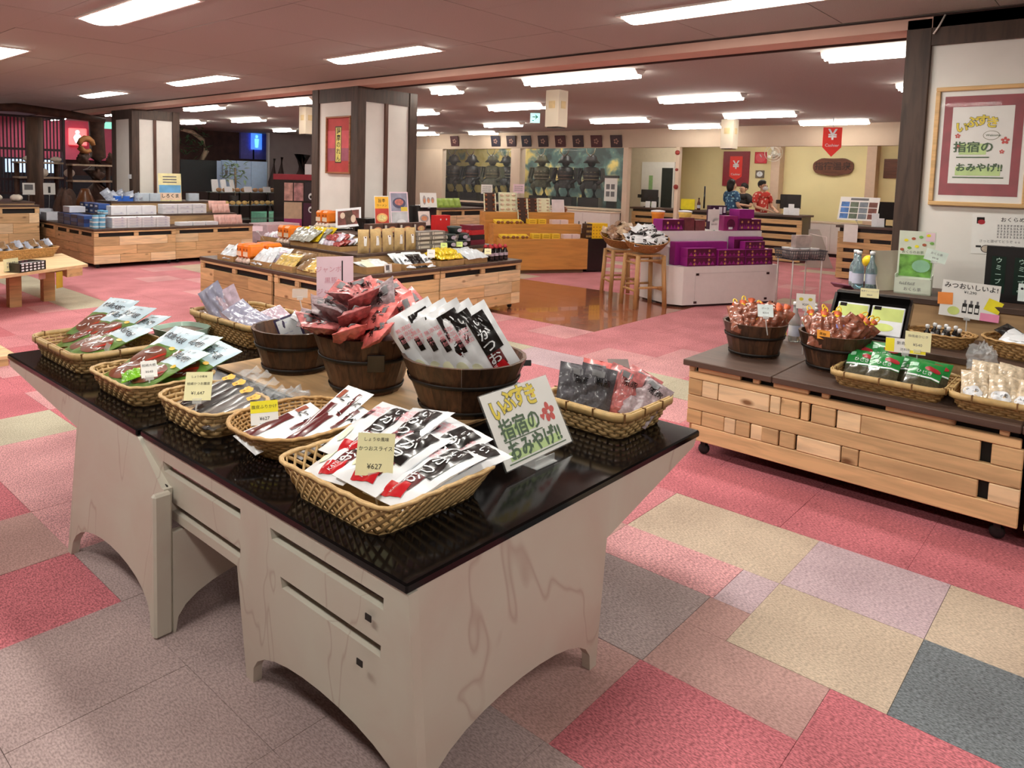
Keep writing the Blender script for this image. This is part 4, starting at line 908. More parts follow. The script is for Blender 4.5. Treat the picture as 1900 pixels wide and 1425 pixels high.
BL, BR, TLc = Vector((1.70, 1.385, .676)), Vector((2.07, 1.40, .676)), Vector((1.712, 1.505, .886))
sg = thing('lettered_sign', 'white sign with yellow and green hand lettering and red flower in an acrylic holder', 'sign', T=frame((BL + BR) / 2 + (TLc - BL) / 2, BR - BL, TLc - BL))
sw, sh = (BR - BL).length, (TLc - BL).length
mb = MB().box(-sw / 2, sw / 2, -sh / 2, sh / 2, -.002, 0)
souvenir_art(mb, sw, sh, ((.33, .0, .035),))
for (hx, hy, hs) in ((.20, .32, .010), (.22, -.02, .012)):
    put_ell(mb, hx * sw - hs * .45, hy * sh, hs * .62, hs * .55, 6, .0008, None, 10, rot=-.8); put_ell(mb, hx * sw + hs * .45, hy * sh, hs * .62, hs * .55, 6, .0009, None, 10, rot=.8); put_poly(mb, [(hx * sw - hs * .95, hy * sh - hs * .1), (hx * sw, hy * sh - hs * 1.3), (hx * sw + hs * .95, hy * sh - hs * .1)], 6, .001)
mb.build('sheet', [M_PAPER, M_INK, M_GREY, M_LETY, M_LETG, M_LETGL, M_LETR, M_LETB], sg)
Ti = sg.matrix_basis.inverted()
hl = MB().box(-sw / 2 - .003, sw / 2 + .003, -sh / 2 - .003, sh / 2 + .003, .0025, .004).box(-sw / 2 - .003, sw / 2 + .003, -sh / 2 - .003, sh / 2 + .003, -.006, -.003)
hl.build('acrylic_sleeve', glass('acrylic', alpha=.06, rough=.03), sg)
ft = MB(); f0 = Ti @ Vector((1.86, 1.36, ZT + .001)); 
ft.box(-.055, .055, -.045, .045, 0, .003, 0, 0, Ti @ TL(1.89, 1.41, ZT + .0005)).box(-.05, .05, -.002, .002, .003, .028, 0, 0, Ti @ TL(1.89, 1.375, ZT)).box(-.05, .05, -.002, .002, .003, .05, 0, 0, Ti @ TL(1.89, 1.432, ZT))
ft.build('acrylic_foot', glass('acrylic_foot', alpha=.28, rough=.08), sg)
# ================================================================== pallet stand before the white wall
XR = 3.95; ZR = .565
def right_unit(label, y_left, rows, W, seed):
    """pallet crate whose front looks along -x; local x runs from its left end towards -y"""
    t = thing('crate_stand', label, 'display stand', T=Matrix(((0, 1, 0, XR), (-1, 0, 0, y_left), (0, 0, 1, 0), (0, 0, 0, 1))))
    MB().box(.03, W - .03, .035, 1.10, .1, .528).build('carcass', M_BLACK, t)
    for z0, z1, pcs in rows:
        for (a, b, m) in pcs: plank(t, TL(a, random.uniform(0, .004), z0), b - a - .003, z1 - z0 - .003, .03, m)
    for z0, z1 in ((.095, .19), (.19, .275), (.275, .36), (.36, .455), (.455, .5)):      # end face
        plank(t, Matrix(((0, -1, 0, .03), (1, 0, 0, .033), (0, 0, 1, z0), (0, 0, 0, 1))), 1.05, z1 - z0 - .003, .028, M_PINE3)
    casters(t, ((.08, .08), (W - .08, .08), (.08, 1.0), (W - .08, 1.0))); return t
P1, P2, P3 = M_PINE, M_PINE2, M_PINE3
ROWS_A = [(.095, .19, [(.03, 1.57, P1)]), (.19, .275, [(0, .09, P3), (.09, .225, P1), (.225, .29, P2), (.29, .37, P1), (.375, .435, P2), (.435, .525, P1), (.53, .615, P1), (.62, .835, P2), (.838, .92, P1), (.92, 1.415, P1), (1.453, 1.57, P2)]),
 (.275, .36, [(0, 1.57, P1)]), (.36, .455, [(0, .085, P3), (.085, .18, P2), (.182, .467, P2), (.47, .525, P2), (.526, .622, P1), (.63, .672, P1), (.682, .80, P1), (.806, .918, P2), (.918, 1.413, P1), (1.452, 1.57, P1)]),
 (.455, .50, [(0, 1.56, P1)]), (.50, .53, [(0, .035, P1), (.055, .305, P1), (.37, .41, P1), (.48, .665, P1), (.726, .77, P1), (1.02, 1.312, P1), (1.475, 1.52, P1)])]
ru1 = right_unit('long pallet crate of mixed pine blocks below the onion nets and green packs', 1.87, ROWS_A, 1.57, 4)
ROWS_B = [(a, b, [(0, .5, P1), (.5, .9, P2), (.9, 1.4, P1)]) for a, b, _ in ROWS_A[:5]] + [(.50, .53, [(.1, .4, P1), (.6, .9, P1)])]
ru2 = right_unit('pallet crate continuing past the cream packs below the white wall', .28, ROWS_B, 1.4, 5)
tb = [(XR - .03, 5.08, 1.39, 1.895), (XR - .03, 5.08, .315, 1.387), (XR - .03, 5.08, -1.12, .312)]
for i, (a, b, c, d) in enumerate(tb):
    MB().box(a, b, c, d, .5305, ZR, 0, .004).build('top_board', M_TOPD, None, label=['dark stained board under the onion net tubs', 'dark stained board under the green pack basket', 'dark stained board under the cream round packs'][i], cat='board', group='dark boards on the pallet crates')
M_RISER = wood('brown_riser_board', (194, 160, 118), 'x', .55, .72, False, .9, vary=.04)
def tier(label, x0, x1, y0, y1, z0, z1, th=.035):
    t = thing('shelf_tier', label, 'shelf', (x0, y0, z0)); W, D = x1 - x0, y1 - y0
    MB().box(.012, W, .0, D, 0, z1 - z0 - th).build('riser', M_RISER, t); MB().box(0, W, -.004, D + .004, z1 - z0 - th, z1 - z0, 0, .003).build('tier_board', M_TOPD, t); return t
ZM2, ZU = .72, .925
tier('low dark shelf tier with the small oval baskets and black tray', 4.45, 5.07, -1.1, 1.37, ZR + .0005, ZM2)
up = thing('shelf_tier', 'high brown shelf tier against the white wall with bottles and boxes', 'shelf', (5.085, -1.1, 0))
MB().box(0, .60, 0, 2.50, 0, ZU - .036).build('riser', wood('brown_riser_long', (194, 160, 118), 'Y', .55, .72, False, .5, vary=.03), up); MB().box(-.012, .605, -.004, 2.51, ZU - .035, ZU, 0, .003).build('tier_board', M_TOPD, up)
# --- tubs of net bags
tub1 = tub('wooden_tub', 'dark wooden tub of orange nets with a pale price card', 4.36, 1.66, ZR, .185, .135, .20, 18)
tub2 = tub('wooden_tub', 'dark wooden tub of netted packs with yellow loops and lilac labels', 4.37, 1.215, ZR, .19, .13, .205, 18)
NET_O = mat('orange_net', (232, 112, 66), .4, .25, 60, coat=.2); NET_B = mat('brown_sausage_net', (150, 88, 66), .32, .35, 60, coat=.5); P_LILAB = mat('lilac_label', (150, 150, 214), .4, .2, 8); P_ORLAB = mat('orange_label', (240, 160, 60), .4, .1); P_YEL = mat('yellow_tie', (246, 208, 40), .4)
NETM = [pouch_mesh('net', .12, .21, .065, [NET_B], 0, None, s, .0055, 14, 18) for s in (61, 62, 63)]
def netbag(label, T, orange, labels, loop, group):
    t = thing('net_bag', label, 'net bag', T=T, group=group)
    obj('net', NETM[int(T.translation.y * 9999) % 3], t)
    MB().lathe([(.02, .07), (.008, .092), (.022, .125)], 10, 0, RX(-PI / 2), cap=False).build('gathered_top', NET_O, t)
    if loop: MB().tube([(.012 * math.sin(2 * PI * i / 10) , .115 + .024 * (1 - math.cos(2 * PI * i / 10)), .006) for i in range(10)], .0035, 6, 0, True).box(-.012, .012, .088, .108, -.008, .012, 0, .003).build('yellow_loop', P_YEL, t)
    if labels:
        s = MB().box(-.035, .03, -.075, -.02, .048, .0515, labels - 1, 0, RZ(.15)); put_text(s, '豚みそ' if labels == 1 else '黒豚', 0, -.045, .018, 3, .0522); s.build('paper_label', [P_LILAB, P_ORLAB, P_W, P_K], t)
    return t
ra = random.Random(8)
for tb_, (cx_, cy_, lb, g) in enumerate(((4.36, 1.66, 'brown sausage net bag with orange gathered top in the price card tub', 'net bags in the orange net tub'), (4.37, 1.215, 'brown net bag with yellow hanging loop in the labelled net tub', 'net bags with yellow loops'))):
    for i in range(11):
        a = i * 2.4; q = .125 * math.sqrt(i / 11)
        netbag(lb, lay((cx_ + q * math.cos(a), cy_ + q * math.sin(a), ZR + .235 - .25 * q + ra.uniform(-.01, .015)), (.75 + .3 * math.cos(a), .45 * math.sin(a) + ra.uniform(-.3, .3), ra.uniform(.45, .9)), (-.75, -.5, .5), ra.uniform(-.4, .4)), i % 2 == 0, ([0, 0, 2, 0, 0, 1, 0, 0, 2, 0, 0] if tb_ == 0 else [1, 2, 1, 2, 0, 1, 2, 0, 1, 2, 1])[i], tb_ == 1 or i % 3 == 0, g)
p = Vector((4.20, 1.545, ZR + .30)); ex, ey = facing(p, .5, .2); card('price_card', 'pale blue price card clipped in the orange net tub', p, ex, ey, .085, .075, mat('pale_blue_card', (226, 240, 240), .6), lambda mb: (put_text(mb, 'ポーク', 0, .012, .014, 2), put_text(mb, '¥324', 0, -.014, .016, 2)), stand=(4.20, 1.525, ZR + .16))
p = Vector((4.55, 1.44, ZR + .33)); ex, ey = facing(p, .2, .1); card('price_card', 'white price card with two yellow marks standing behind the net tubs', p, ex, ey, .105, .09, None, lambda mb: (put_ell(mb, -.025, .012, .012, .01, 3), put_ell(mb, .025, .012, .012, .01, 3), put_text(mb, '¥200', 0, -.02, .018, 1)), [mat('lemon_ink', (214, 200, 60), .6)], stand=(4.58, 1.45, ZR + .002))
# --- green packs basket
basket('cane_basket', 'bamboo basket of green seaweed packs on the pallet crate', 4.21, .875, ZR, (.215, .255), (.185, .225), .07, 'bamboo', .05, rows=5, m=M_CANE2)
basket('cane_basket', 'bamboo basket of cream round labelled packs on the pallet crate', 4.21, .33, ZR, (.22, .275), (.19, .245), .07, 'bamboo', .05, rows=5, m=M_CANE2)
G_GRN = mat('seaweed_green', (34, 138, 62), .35, .15, 20, coat=.3); G_CLR = mat('seaweed_window', (70, 66, 48), .3, .5, 90, coat=.6); G_RED = mat('seaweed_red', (170, 40, 50), .4); G_LG = mat('seaweed_light', (160, 214, 180), .4)
def sea_prints(mb, zf): put_ell(mb, .03, .05, .036, .016, 2, .0007, zf, 12, rot=-.2); put_rect(mb, -.06, -.035, .05, .075, 3, .0006, zf, 2); put_text(mb, 'ひじき', .0, .02, .024, 4, .0009, zf, .006); put_rect(mb, -.07, .07, -.01, .0, 4, .0006, zf, 4)
sea = [pouch_mesh('seaweed_pack', .15, .20, .03, [G_CLR, G_GRN, G_RED, G_LG, P_W], lambda u, v: 1 if v > .45 else 0, sea_prints, s, .0015) for s in (2, 5)]
for i, (x, y, z, d) in enumerate(((4.28, 1.06, .10, (.7, .1, .8)), (4.20, 1.03, .085, (.75, .05, .6)), (4.30, .95, .115, (.7, .05, .8)), (4.18, .92, .09, (.75, 0, .6)), (4.24, .80, .085, (.75, -.05, .55)), (4.16, .74, .085, (.75, -.05, .6)), (4.27, .72, .08, (.75, 0, .5)))):
    obj('seaweed_pack', sea[i % 2], None, lay((x, y, ZR + z), d, (-.7, -.1, .6), ra.uniform(-.12, .12)), 'green and clear seaweed pack standing in its basket', 'pack', 'green seaweed packs')
C_CLR = mat('cream_pack', (224, 206, 178), .3, .3, 60, coat=.6); C_LAB = mat('oval_label', (236, 240, 246), .45)
def oval_prints(mb, zf):
    put_ell(mb, -.01, -.04, .04, .028, 1, .0008, zf, 16, rot=-.2); put_text(mb, 'みそ飴', -.01, -.036, .017, 2, .0012, zf, .004, -.2)
rou = [pouch_mesh('round_label_pack', .12, .18, .04, [C_CLR, C_LAB, P_K], 0, oval_prints, s, .004) for s in (3, 4, 8)]
for i, (x, y, z) in enumerate(((4.14, .52, .09), (4.13, .41, .09), (4.12, .31, .085), (4.12, .20, .085), (4.25, .50, .12), (4.26, .40, .12), (4.25, .29, .115), (4.25, .18, .115))):
    obj('round_label_pack', rou[i % 3], None, lay((x, y, ZR + z), (.7, ra.uniform(-.2, .2), .7), (-.7, 0, .6), ra.uniform(-.15, .15)), 'cream crinkled pack with an oval white label', 'pack', 'cream packs with oval labels')
crumpled('crinkled clear film sticking up behind the cream packs', (4.36, .53, ZR + .185), (.05, .06, .07), FILM2, 9)
p = Vector((4.30, .80, ZR + .235)); ex, ey = facing(p, .35, .0); card('price_card', 'cream price card above the green seaweed packs', p, ex, ey, .115, .10, M_CREAMC, lambda mb: (put_text(mb, '指宿産ひじき', 0, .025, .015, 2), put_text(mb, '¥540', 0, -.02, .02, 2)), stand=(4.33, .80, ZR + .02))
p = Vector((4.28, .85, ZR + .205)); ex, ey = facing(p, .4, .05)
def yy(mb): put_rect(mb, -.09, -.05, -.035, .035, 3); put_rect(mb, .02, .09, -.035, .0, 3, .0004); put_text(mb, '新商品', -.01, .012, .02, 1); put_text(mb, '送料別', .0, -.02, .016, 2)
card('notice_card', 'white notice card with yellow corners among the green packs', p, ex, ey, .18, .075, None, yy, [M_YELC], stand=(4.31, .87, ZR + .02))
# --- small oval baskets and black tray on the low tier
basket('cane_basket', 'small oval basket of little white bottles on the low tier', 4.72, .77, ZM2, (.125, .165), (.075, .11), .075, 'plait', .12, rows=6, m=M_CANE2, bow=.8)
basket('cane_basket', 'large oval basket with black and white packs on the low tier', 4.72, .36, ZM2, (.17, .22), (.11, .15), .095, 'plait', .16, rows=6, m=M_CANE2, bow=.8)
vial = thing('small_bottle', 'little dark bottle with a white label and cap in the small oval basket', 'bottle', (4.68, .83, ZM2 + .012), group='little bottles in the oval basket')
MB().lathe([(.014, 0), (.016, .01), (.016, .06), (.008, .075), (.008, .085)], 10).build('glass_body', P_K, vial); MB().lathe([(.010, .083), (.011, .1), (.006, .104)], 10).build('cap', P_W, vial); MB().lathe([(.0165, .015), (.0165, .052)], 10, cap=False).build('paper_band', P_W, vial)
for i, (x, y, rx, ry) in enumerate(((4.68, .79, .3, .1), (4.68, .74, .25, -.1), (4.68, .69, .3, -.2), (4.74, .81, .1, 0), (4.74, .76, .15, .1), (4.74, .71, .1, -.1))): dup(vial, TL(x, y, ZM2 + .016) @ RX(rx * .5) @ RY(ry))
for i, (x, y, a) in enumerate(((4.66, .40, .2), (4.70, .31, -.4), (4.74, .43, .9))):
    obj('dark_pack', pouch_mesh('dark_pack', .09, .2, .03, [P_K if i else P_W, P_W], 0, lambda mb, zf: put_rect(mb, -.03, .03, -.03, .05, 1, .0006, zf, 4), 40 + i, .002), None, lay((x, y, ZM2 + .10), (.3, math.cos(a), .15 * i), (-.5, 0, 1)), ['white pack lying on the large oval basket', 'black pack with white label in the large oval basket', 'second black pack across the large oval basket'][i], 'pack')
bx = thing('black_tray', 'black sloping presentation tray with two green and white tea packs', 'tray', T=TL(4.62, 1.12, ZM2 + .003) @ RZ(-PI / 2 + .05) @ RX(.85) @ SC(1.2, 1.25, 1.2))
MB().box(-.17, .17, -.02, .20, 0, .012).box(-.17, .17, -.02, -.008, .012, .03).box(-.17, -.158, -.008, .2, .012, .05).box(.158, .17, -.008, .2, .012, .05).box(-.158, .158, .188, .2, .012, .07).build('tray_body', P_K, bx)
TEA = mat('tea_green_print', (206, 222, 130), .4, .25, 6)
for i in (0, 1):
    q = MB().box(-.07, .07, -.075, .075, -.008, 0, 0, .003); put_rect(q, -.065, .065, .0, .065, 1); put_rect(q, -.06, -.03, .052, .07, 2, .0008); put_ell(q, -.01, -.035, .045, .02, 1, .0007)
    q.build('tea_pack', [P_W, TEA, P_K], None, T=bx.matrix_basis @ TL(-.076 + .152 * i, .08, .035) @ RX(.1), label='flat green and white tea pack lying in the black tray', cat='pack', group='tea packs in the black tray')
p = bx.matrix_basis @ Vector((-.01, .19, .085)); ex, ey = facing(p, .3, 0); card('price_card', 'cream price card on the back of the black tray', p, ex, ey, .095, .055, M_CREAMC, lambda mb: (put_text(mb, '桑茶ティーバッグ', 0, .01, .011, 2), put_text(mb, '¥864', 0, -.012, .014, 2)))
# --- bottles
G_BOT = mat('clear_blue_bottle', (176, 206, 214), .06, .05, trans=.7); G_BOT2 = mat('pale_bottle', (190, 198, 196), .08, .1, trans=.6)
def bottle(label, c, h=.24, m=None, capm=None, group=None):
    t = thing('glass_bottle', label, 'bottle', c, 0, group); r = h * .14
    MB().lathe([(r * .9, 0), (r, .01), (r, h * .5), (r * .9, h * .6), (r * .42, h * .74), (r * .38, h * .92)], 16).build('glass_body', m or G_BOT, t); MB().lathe([(r * .45, h * .92), (r * .48, h), (r * .3, h * 1.01)], 12).build('cap', capm or P_W, t)
    MB().lathe([(r * 1.01, h * .15), (r * 1.01, h * .42)], 16, cap=False).build('paper_band', P_LAB, t); return t
b0 = bottle('clear blue glass bottle with white cap on the high tier beside the green box', (5.19, 1.33, ZU), .245, group='glass bottles on the high tier'); dup(b0, TL(5.27, 1.37, ZU)); dup(b0, TL(5.22, 1.26, ZU))
b0 = bottle('pale glass bottle standing behind the net tubs below the high tier', (4.93, 1.62, ZR), .26, G_BOT2, group='bottles behind the net tubs'); dup(b0, TL(4.95, 1.51, ZR)); dup(b0, TL(5.02, 1.57, ZR)); dup(b0, TL(4.80, 1.46, ZR))
M_LEM = mat('lemon_yellow', (250, 218, 30), .4, .05)
MB().ball((0, 0, .05), (.045, .07, .045), 14, 9, fn=lambda a, t: 1 + .12 * max(0, abs(math.sin(a)) ** 12)).build('lemon', M_LEM, None, T=TL(4.86, 1.72, ZR), label='yellow lemon shaped squeezer behind the net tubs', cat='squeezer')
def jar(label, c):
    t = thing('jar', label, 'jar', c, 0, 'jars with yellow ball lids'); MB().lathe([(.032, 0), (.036, .01), (.036, .09), (.028, .11), (.028, .13)], 14).build('jar_body', mat('dark_jam', (84, 48, 30), .2, .2, coat=.5), t)
    MB().lathe([(.037, .03), (.037, .08)], 14, cap=False).build('paper_band', P_CR, t); MB().ball((0, 0, .165), (.04, .04, .04)).build('ball_lid', M_LEM, t); return t
j0 = jar('jar of dark syrup with a yellow ball lid on the high tier', (5.42, 1.33, ZU)); dup(j0, TL(5.45, 1.22, ZU))
MB().box(-.12, .12, -.004, .004, 0, .26, 0, .001).build('leaflet_board', mat('pale_leaflet', (206, 196, 178), .5, .1, 6), None, T=TL(5.30, 1.155, ZU) @ RZ(-.5) @ RX(-.25), label='thin pale board leaning on the green vegetable box', cat='board')
MB().box(-.07, .07, -.004, .004, 0, .05, 0, .001).build('purple_box', mat('plum_card', (110, 40, 70), .5), None, T=TL(5.16, 1.40, ZU) @ RZ(1.2) @ RX(-1.0), label='small plum coloured flat card at the end of the high tier', cat='card')
# green box with raised back panel
gb = thing('counter_box', 'white counter display box with green vegetable picture back panel', 'display box', T=TL(5.27, 1.03, ZU) @ RZ(-PI / 2 + .12)); w = .2
M_VEG = mat('veg_picture', (120, 176, 84), .4, .55, 16, coat=.3); M_VEG2 = mat('veg_pale', (222, 232, 214), .45, .06)
MB().box(-w / 2, w / 2, -.06, .06, 0, .008).box(-w / 2, w / 2, -.06, -.054, 0, .10).box(-w / 2, -w / 2 + .005, -.06, .06, 0, .12).box(w / 2 - .005, w / 2, -.06, .06, 0, .12).build('tray_body', M_VEG2, gb)
bp = MB().box(-w / 2, w / 2, .054, .06, 0, .39); T0 = Matrix(((1, 0, 0, 0), (0, 0, -1, .054), (0, 1, 0, 0), (0, 0, 0, 1)))
put_rect(bp, -.09, .09, .10, .24, 1, .001, None, 1, T0)
for i in range(9): put_ell(bp, -.08 + .02 * ((i * 5) % 9), .27 + .012 * ((i * 7) % 9), .012, .009, [2, 1, 3][i % 3], .0015, None, 10, T0)
put_ell(bp, .03, .17, .05, .04, 4, .002, None, 16, T0); put_text(bp, 'おくらのお茶', -.02, .255, .02, 5, .002, None, 0, 0, 'CENTER', T0); put_rect(bp, .045, .095, .33, .385, 6, .001, None, 1, T0)
bp.build('back_panel', [M_VEG2, M_VEG, mat('veg_red', (176, 96, 70), .5), M_YELC, G_LG, M_LETG, M_PINKC], gb)
fp = MB(); Tf = Matrix(((1, 0, 0, 0), (0, 0, -1, -.0605), (0, 1, 0, 0), (0, 0, 0, 1))); put_text(fp, 'ねばねば', -.03, .065, .022, 0, .0006, None, .003, 0, 'CENTER', Tf); put_text(fp, 'おくら茶', .0, .03, .024, 0, .0006, None, .003, 0, 'CENTER', Tf); fp.build('front_lettering', M_GREY, gb, kind='stuff')
p = Vector((5.16, .90, ZU + .255)); ex, ey = facing(p, .2, 0); ex = (ex - Vector((0, 0, .25))).normalized(); card('price_card', 'tilted mint price card beside the green vegetable box', p, ex, ey, .115, .07, mat('mint_card', (222, 240, 230), .6), lambda mb: (put_text(mb, 'おくら茶', 0, .012, .016, 2), put_text(mb, '¥918', 0, -.015, .016, 2)), stand=(5.22, .93, ZU + .1))
p = Vector((5.06, .70, ZU + .02)); ex, ey = facing(p, .15, 0); ex = (ex - Vector((0, 0, .05))).normalized()
def syrup(mb):
    put_text(mb, 'みつおいしいよ!', 0, .075, .036, 1, .0008, None, .012); put_text(mb, '¥1,290', .0, .045, .022, 1, .0008, None, .006)
    for i in range(3): put_rect(mb, -.03 + .03 * i, -.008 + .03 * i, -.075, -.02, 1, .0006); put_rect(mb, -.024 + .03 * i, -.014 + .03 * i, -.02, .0, 2, .0006); put_rect(mb, -.027 + .03 * i, -.011 + .03 * i, -.065, -.04, 0, .0009)
    put_rect(mb, -.155, -.08, -.04, .03, 3, .001, None, 1, None, .08); put_rect(mb, .08, .155, -.05, .02, 4, .001, None, 1, None, -.3); put_rect(mb, .06, .15, -.105, -.06, 5, .001)
    put_ell(mb, -.07, -.07, .03, .025, 6, .0005)
card('poster_card', 'white handwritten poster for syrup with orange, yellow and pink notes', p, ex, ey, .28, .21, None, syrup, [mat('orange_note', (250, 150, 70), .6), M_YELC, mat('pink_note', (248, 150, 190), .6), TEA], stand=(5.03, .70, ZM2 + .001))
# black boxes
for i, y in enumerate((.55, .30)):
    t = thing('gift_box', ['black gift box with pale green brush lettering standing by the white wall', 'black gift box half hidden beside its twin'][i], 'gift box', (5.32, y, ZU), .03, 'black gift boxes')
    b_ = MB().box(0, .07, -.12, .12, 0, .33, 0, .003); b_.build('carton', mat('black_carton', (26, 26, 28), .4, .1), t)
    s_ = MB(); Tb = Matrix(((0, 0, -1, -.0004), (-1, 0, 0, 0), (0, 1, 0, 0), (0, 0, 0, 1)))
    for k in (-.055, .055):
        put_rect(s_, k - .035, k + .035, .05, .27, 0, .0005, None, 1, Tb)
        for q, ch in enumerate('ウミーブみ'): put_text(s_, ch, k, .245 - .042 * q, .034, 1, .0012, None, .006, 0, 'CENTER', Tb)
    s_.build('printed_front', [mat('dark_green_print', (16, 44, 36), .3), mat('pale_mint_ink', (206, 240, 226), .5)], t)
p = Vector((5.14, .42, ZU + .09)); ex, ey = facing(p, .15, 0); card('price_card', 'white price card with mint tint before the black gift boxes', p, ex, ey, .13, .10, mat('mint_card2', (226, 242, 240), .6), lambda mb: (put_text(mb, '● ウミぶどう', 0, .02, .018, 1), put_text(mb, '¥1,728', 0, -.025, .024, 1, .0006, None, .006)), stand=(5.16, .42, ZU + .002))
p = Vector((5.0, .33, ZU - .05)); card('price_card', 'white price card hanging over the large oval basket', p, ex, ey, .10, .085, mat('mint_card3', (226, 240, 240), .6), lambda mb: put_text(mb, '¥1,080', 0, 0, .022, 1), stand=(5.0, .33, ZM2 + .002))
# --- framed poster and notice on the white wall
XW = XB + .03
a, b, c, d = (Px(*q, XW - .02) for q in ((1738.6, 163), (1722, 380), (1895, 158), (1890, 387)))
yl, yr_, zt_, zb_ = a.y, .535, a.z, b.z
fr = thing('framed_poster', 'framed souvenir poster with crimson mount, yellow and green lettering on the white wall', 'poster', T=Matrix(((0, 0, -1, XW - .022), (-1, 0, 0, (yl + yr_) / 2), (0, 1, 0, (zt_ + zb_) / 2), (0, 0, 0, 1))))
W, Hh = yl - yr_, zt_ - zb_; k = .028; M_FR = wood('light_oak_frame', (214, 176, 122), 'X', .45, .85, False, vary=.05)
for (x0, x1, y0, y1) in ((-W / 2, W / 2, Hh / 2 - k, Hh / 2), (-W / 2, W / 2, -Hh / 2, -Hh / 2 + k), (-W / 2, -W / 2 + k, -Hh / 2 + k, Hh / 2 - k), (W / 2 - k, W / 2, -Hh / 2 + k, Hh / 2 - k)):
    MB().box(x0, x1, y0, y1, -.02, .012, 0, .004).build('frame_rail', M_FR, fr)
ps = MB().box(-W / 2 + k, W / 2 - k, -Hh / 2 + k, Hh / 2 - k, -.012, -.004, 0); put_rect(ps, -W * .40, W * .40, -Hh * .41, Hh * .42, 8, -.003); put_rect(ps, -W * .31, W * .31, -Hh * .31, Hh * .33, 0, -.002)
pw, phh = W * .60, Hh * .60; sub = MB(); souvenir_art(sub, pw, phh, ((-.40, .13, .016), (-.38, -.02, .014), (.40, .06, .024), (.36, -.09, .014)))
ps.add([(x, y + Hh * .01, z - .001) for x, y, z in sub.v], sub.f, [m for m in sub.m])
put_ell(ps, W * .10, Hh * .09, .045, .03, 7, .0006 - .002); put_ell(ps, W * .10, Hh * .09, .042, .027, 0, .0012 - .002); put_text(ps, 'Welcome', W * .12, Hh * .09, .02, 4, .0018 - .002, None, .01)
ps.build('poster_sheet', [M_PAPER, M_INK, M_GREY, M_LETY, M_LETG, M_LETGL, M_LETR, M_LETB, mat('crimson_mount', (150, 50, 62), .6, .2, 14)], fr)
MB().box(-W / 2 + k, W / 2 - k, -Hh / 2 + k, Hh / 2 - k, .001, .003).build('frame_glass', glass('frame_glass', alpha=.05, rough=.02), fr)
a, b = Px(1806, 395, XW - .002), Px(1800, 468, XW - .002); W, Hh = .42, a.z - b.z
def menu(mb):
    put_rect(mb, -W * .44, -W * .34, Hh * .26, Hh * .42, 3, .0006); put_ell(mb, -W * .38, Hh * .30, .02, .016, 4, .0009); put_text(mb, 'おくらめん', W * .05, Hh * .36, .032, 1, .0006, None, .008)
    for i in range(5): scribble(mb, -W * .18, W * .22, Hh * (.22 - .07 * i), .012, 2, 10, seed=i)
    put_text(mb, 'さっと混ぜてどうぞ ↓↓', -W * .14, -Hh * .18, .02, 2); put_ell(mb, -W * .30, -Hh * .37, .032, .026, 1); put_ell(mb, -W * .30, -Hh * .37, .028, .022, 5, .001); put_rect(mb, -W * .44, -W * .37, -Hh * .34, -Hh * .29, 1)
    for i in range(3): put_rect(mb, -W * .12 + .026 * i, -W * .12 + .02 + .026 * i, -Hh * .45, -Hh * .28, 6, .0006, None, 1, None, -.08)
    put_ell(mb, W * .28, -Hh * .36, .04, .03, 7)
card('menu_notice', 'laminated white food notice with black lettering on the wall below the frame', (XW - .003, a.y - W / 2, (a.z + b.z) / 2), (0, -1, .03), (0, 0, 1), W, Hh, None, menu, [P_K, G_RED, mat('soup_tan', (190, 176, 160), .5, .3, 60), mat('navy_print', (30, 46, 60), .5), M_VEG], 'notice')
MB().box(-.04, .04, -.03, .03, 0, .005, 0, .001).build('black_loaf', P_K, None, T=TL(XW - .006, .62, 1.19) @ RY(-PI / 2), label='small black bracket under the food notice', cat='bracket')
# ================================================================== snack display round the middle column
ZM = .60
M_KRAFT = mat('kraft_tray', (176, 140, 92), .7, .12, 14); M_KRAFT2 = mat('kraft_pouch', (192, 164, 112), .65, .15, 20)
def carton(name, label, T, w, d, h, m, cat='box', group=None, prints=None, extra=(), ch=.003):
    """closed box standing on its base, front face at y = 0 looking along -y"""
    mb = MB().box(-w / 2, w / 2, 0, d, 0, h, 0, ch)
    if prints: prints(mb, Matrix(((1, 0, 0, 0), (0, 0, -1, -.0008), (0, 1, 0, 0), (0, 0, 0, 1))))
    return mb.build(name, [m] + list(extra), None, T=T, label=label, cat=cat, group=group)
def open_tray(label, T, w, d, h=.06, m=None):
    t = thing('kraft_tray', label, 'tray', T=T); mb = MB(); s = 1.06
    mb.box(-w / 2, w / 2, -d / 2, d / 2, 0, .004).build('tray_floor', m or M_KRAFT, t)
    for (x0, x1, y0, y1) in ((-w / 2, w / 2, -d / 2, -d / 2 + .005), (-w / 2, w / 2, d / 2 - .005, d / 2), (-w / 2, -w / 2 + .005, -d / 2 + .005, d / 2 - .005), (w / 2 - .005, w / 2, -d / 2 + .005, d / 2 - .005)):
        MB().box(x0, x1, y0, y1, .004, h).build('tray_side', m or M_KRAFT, t)
    return t
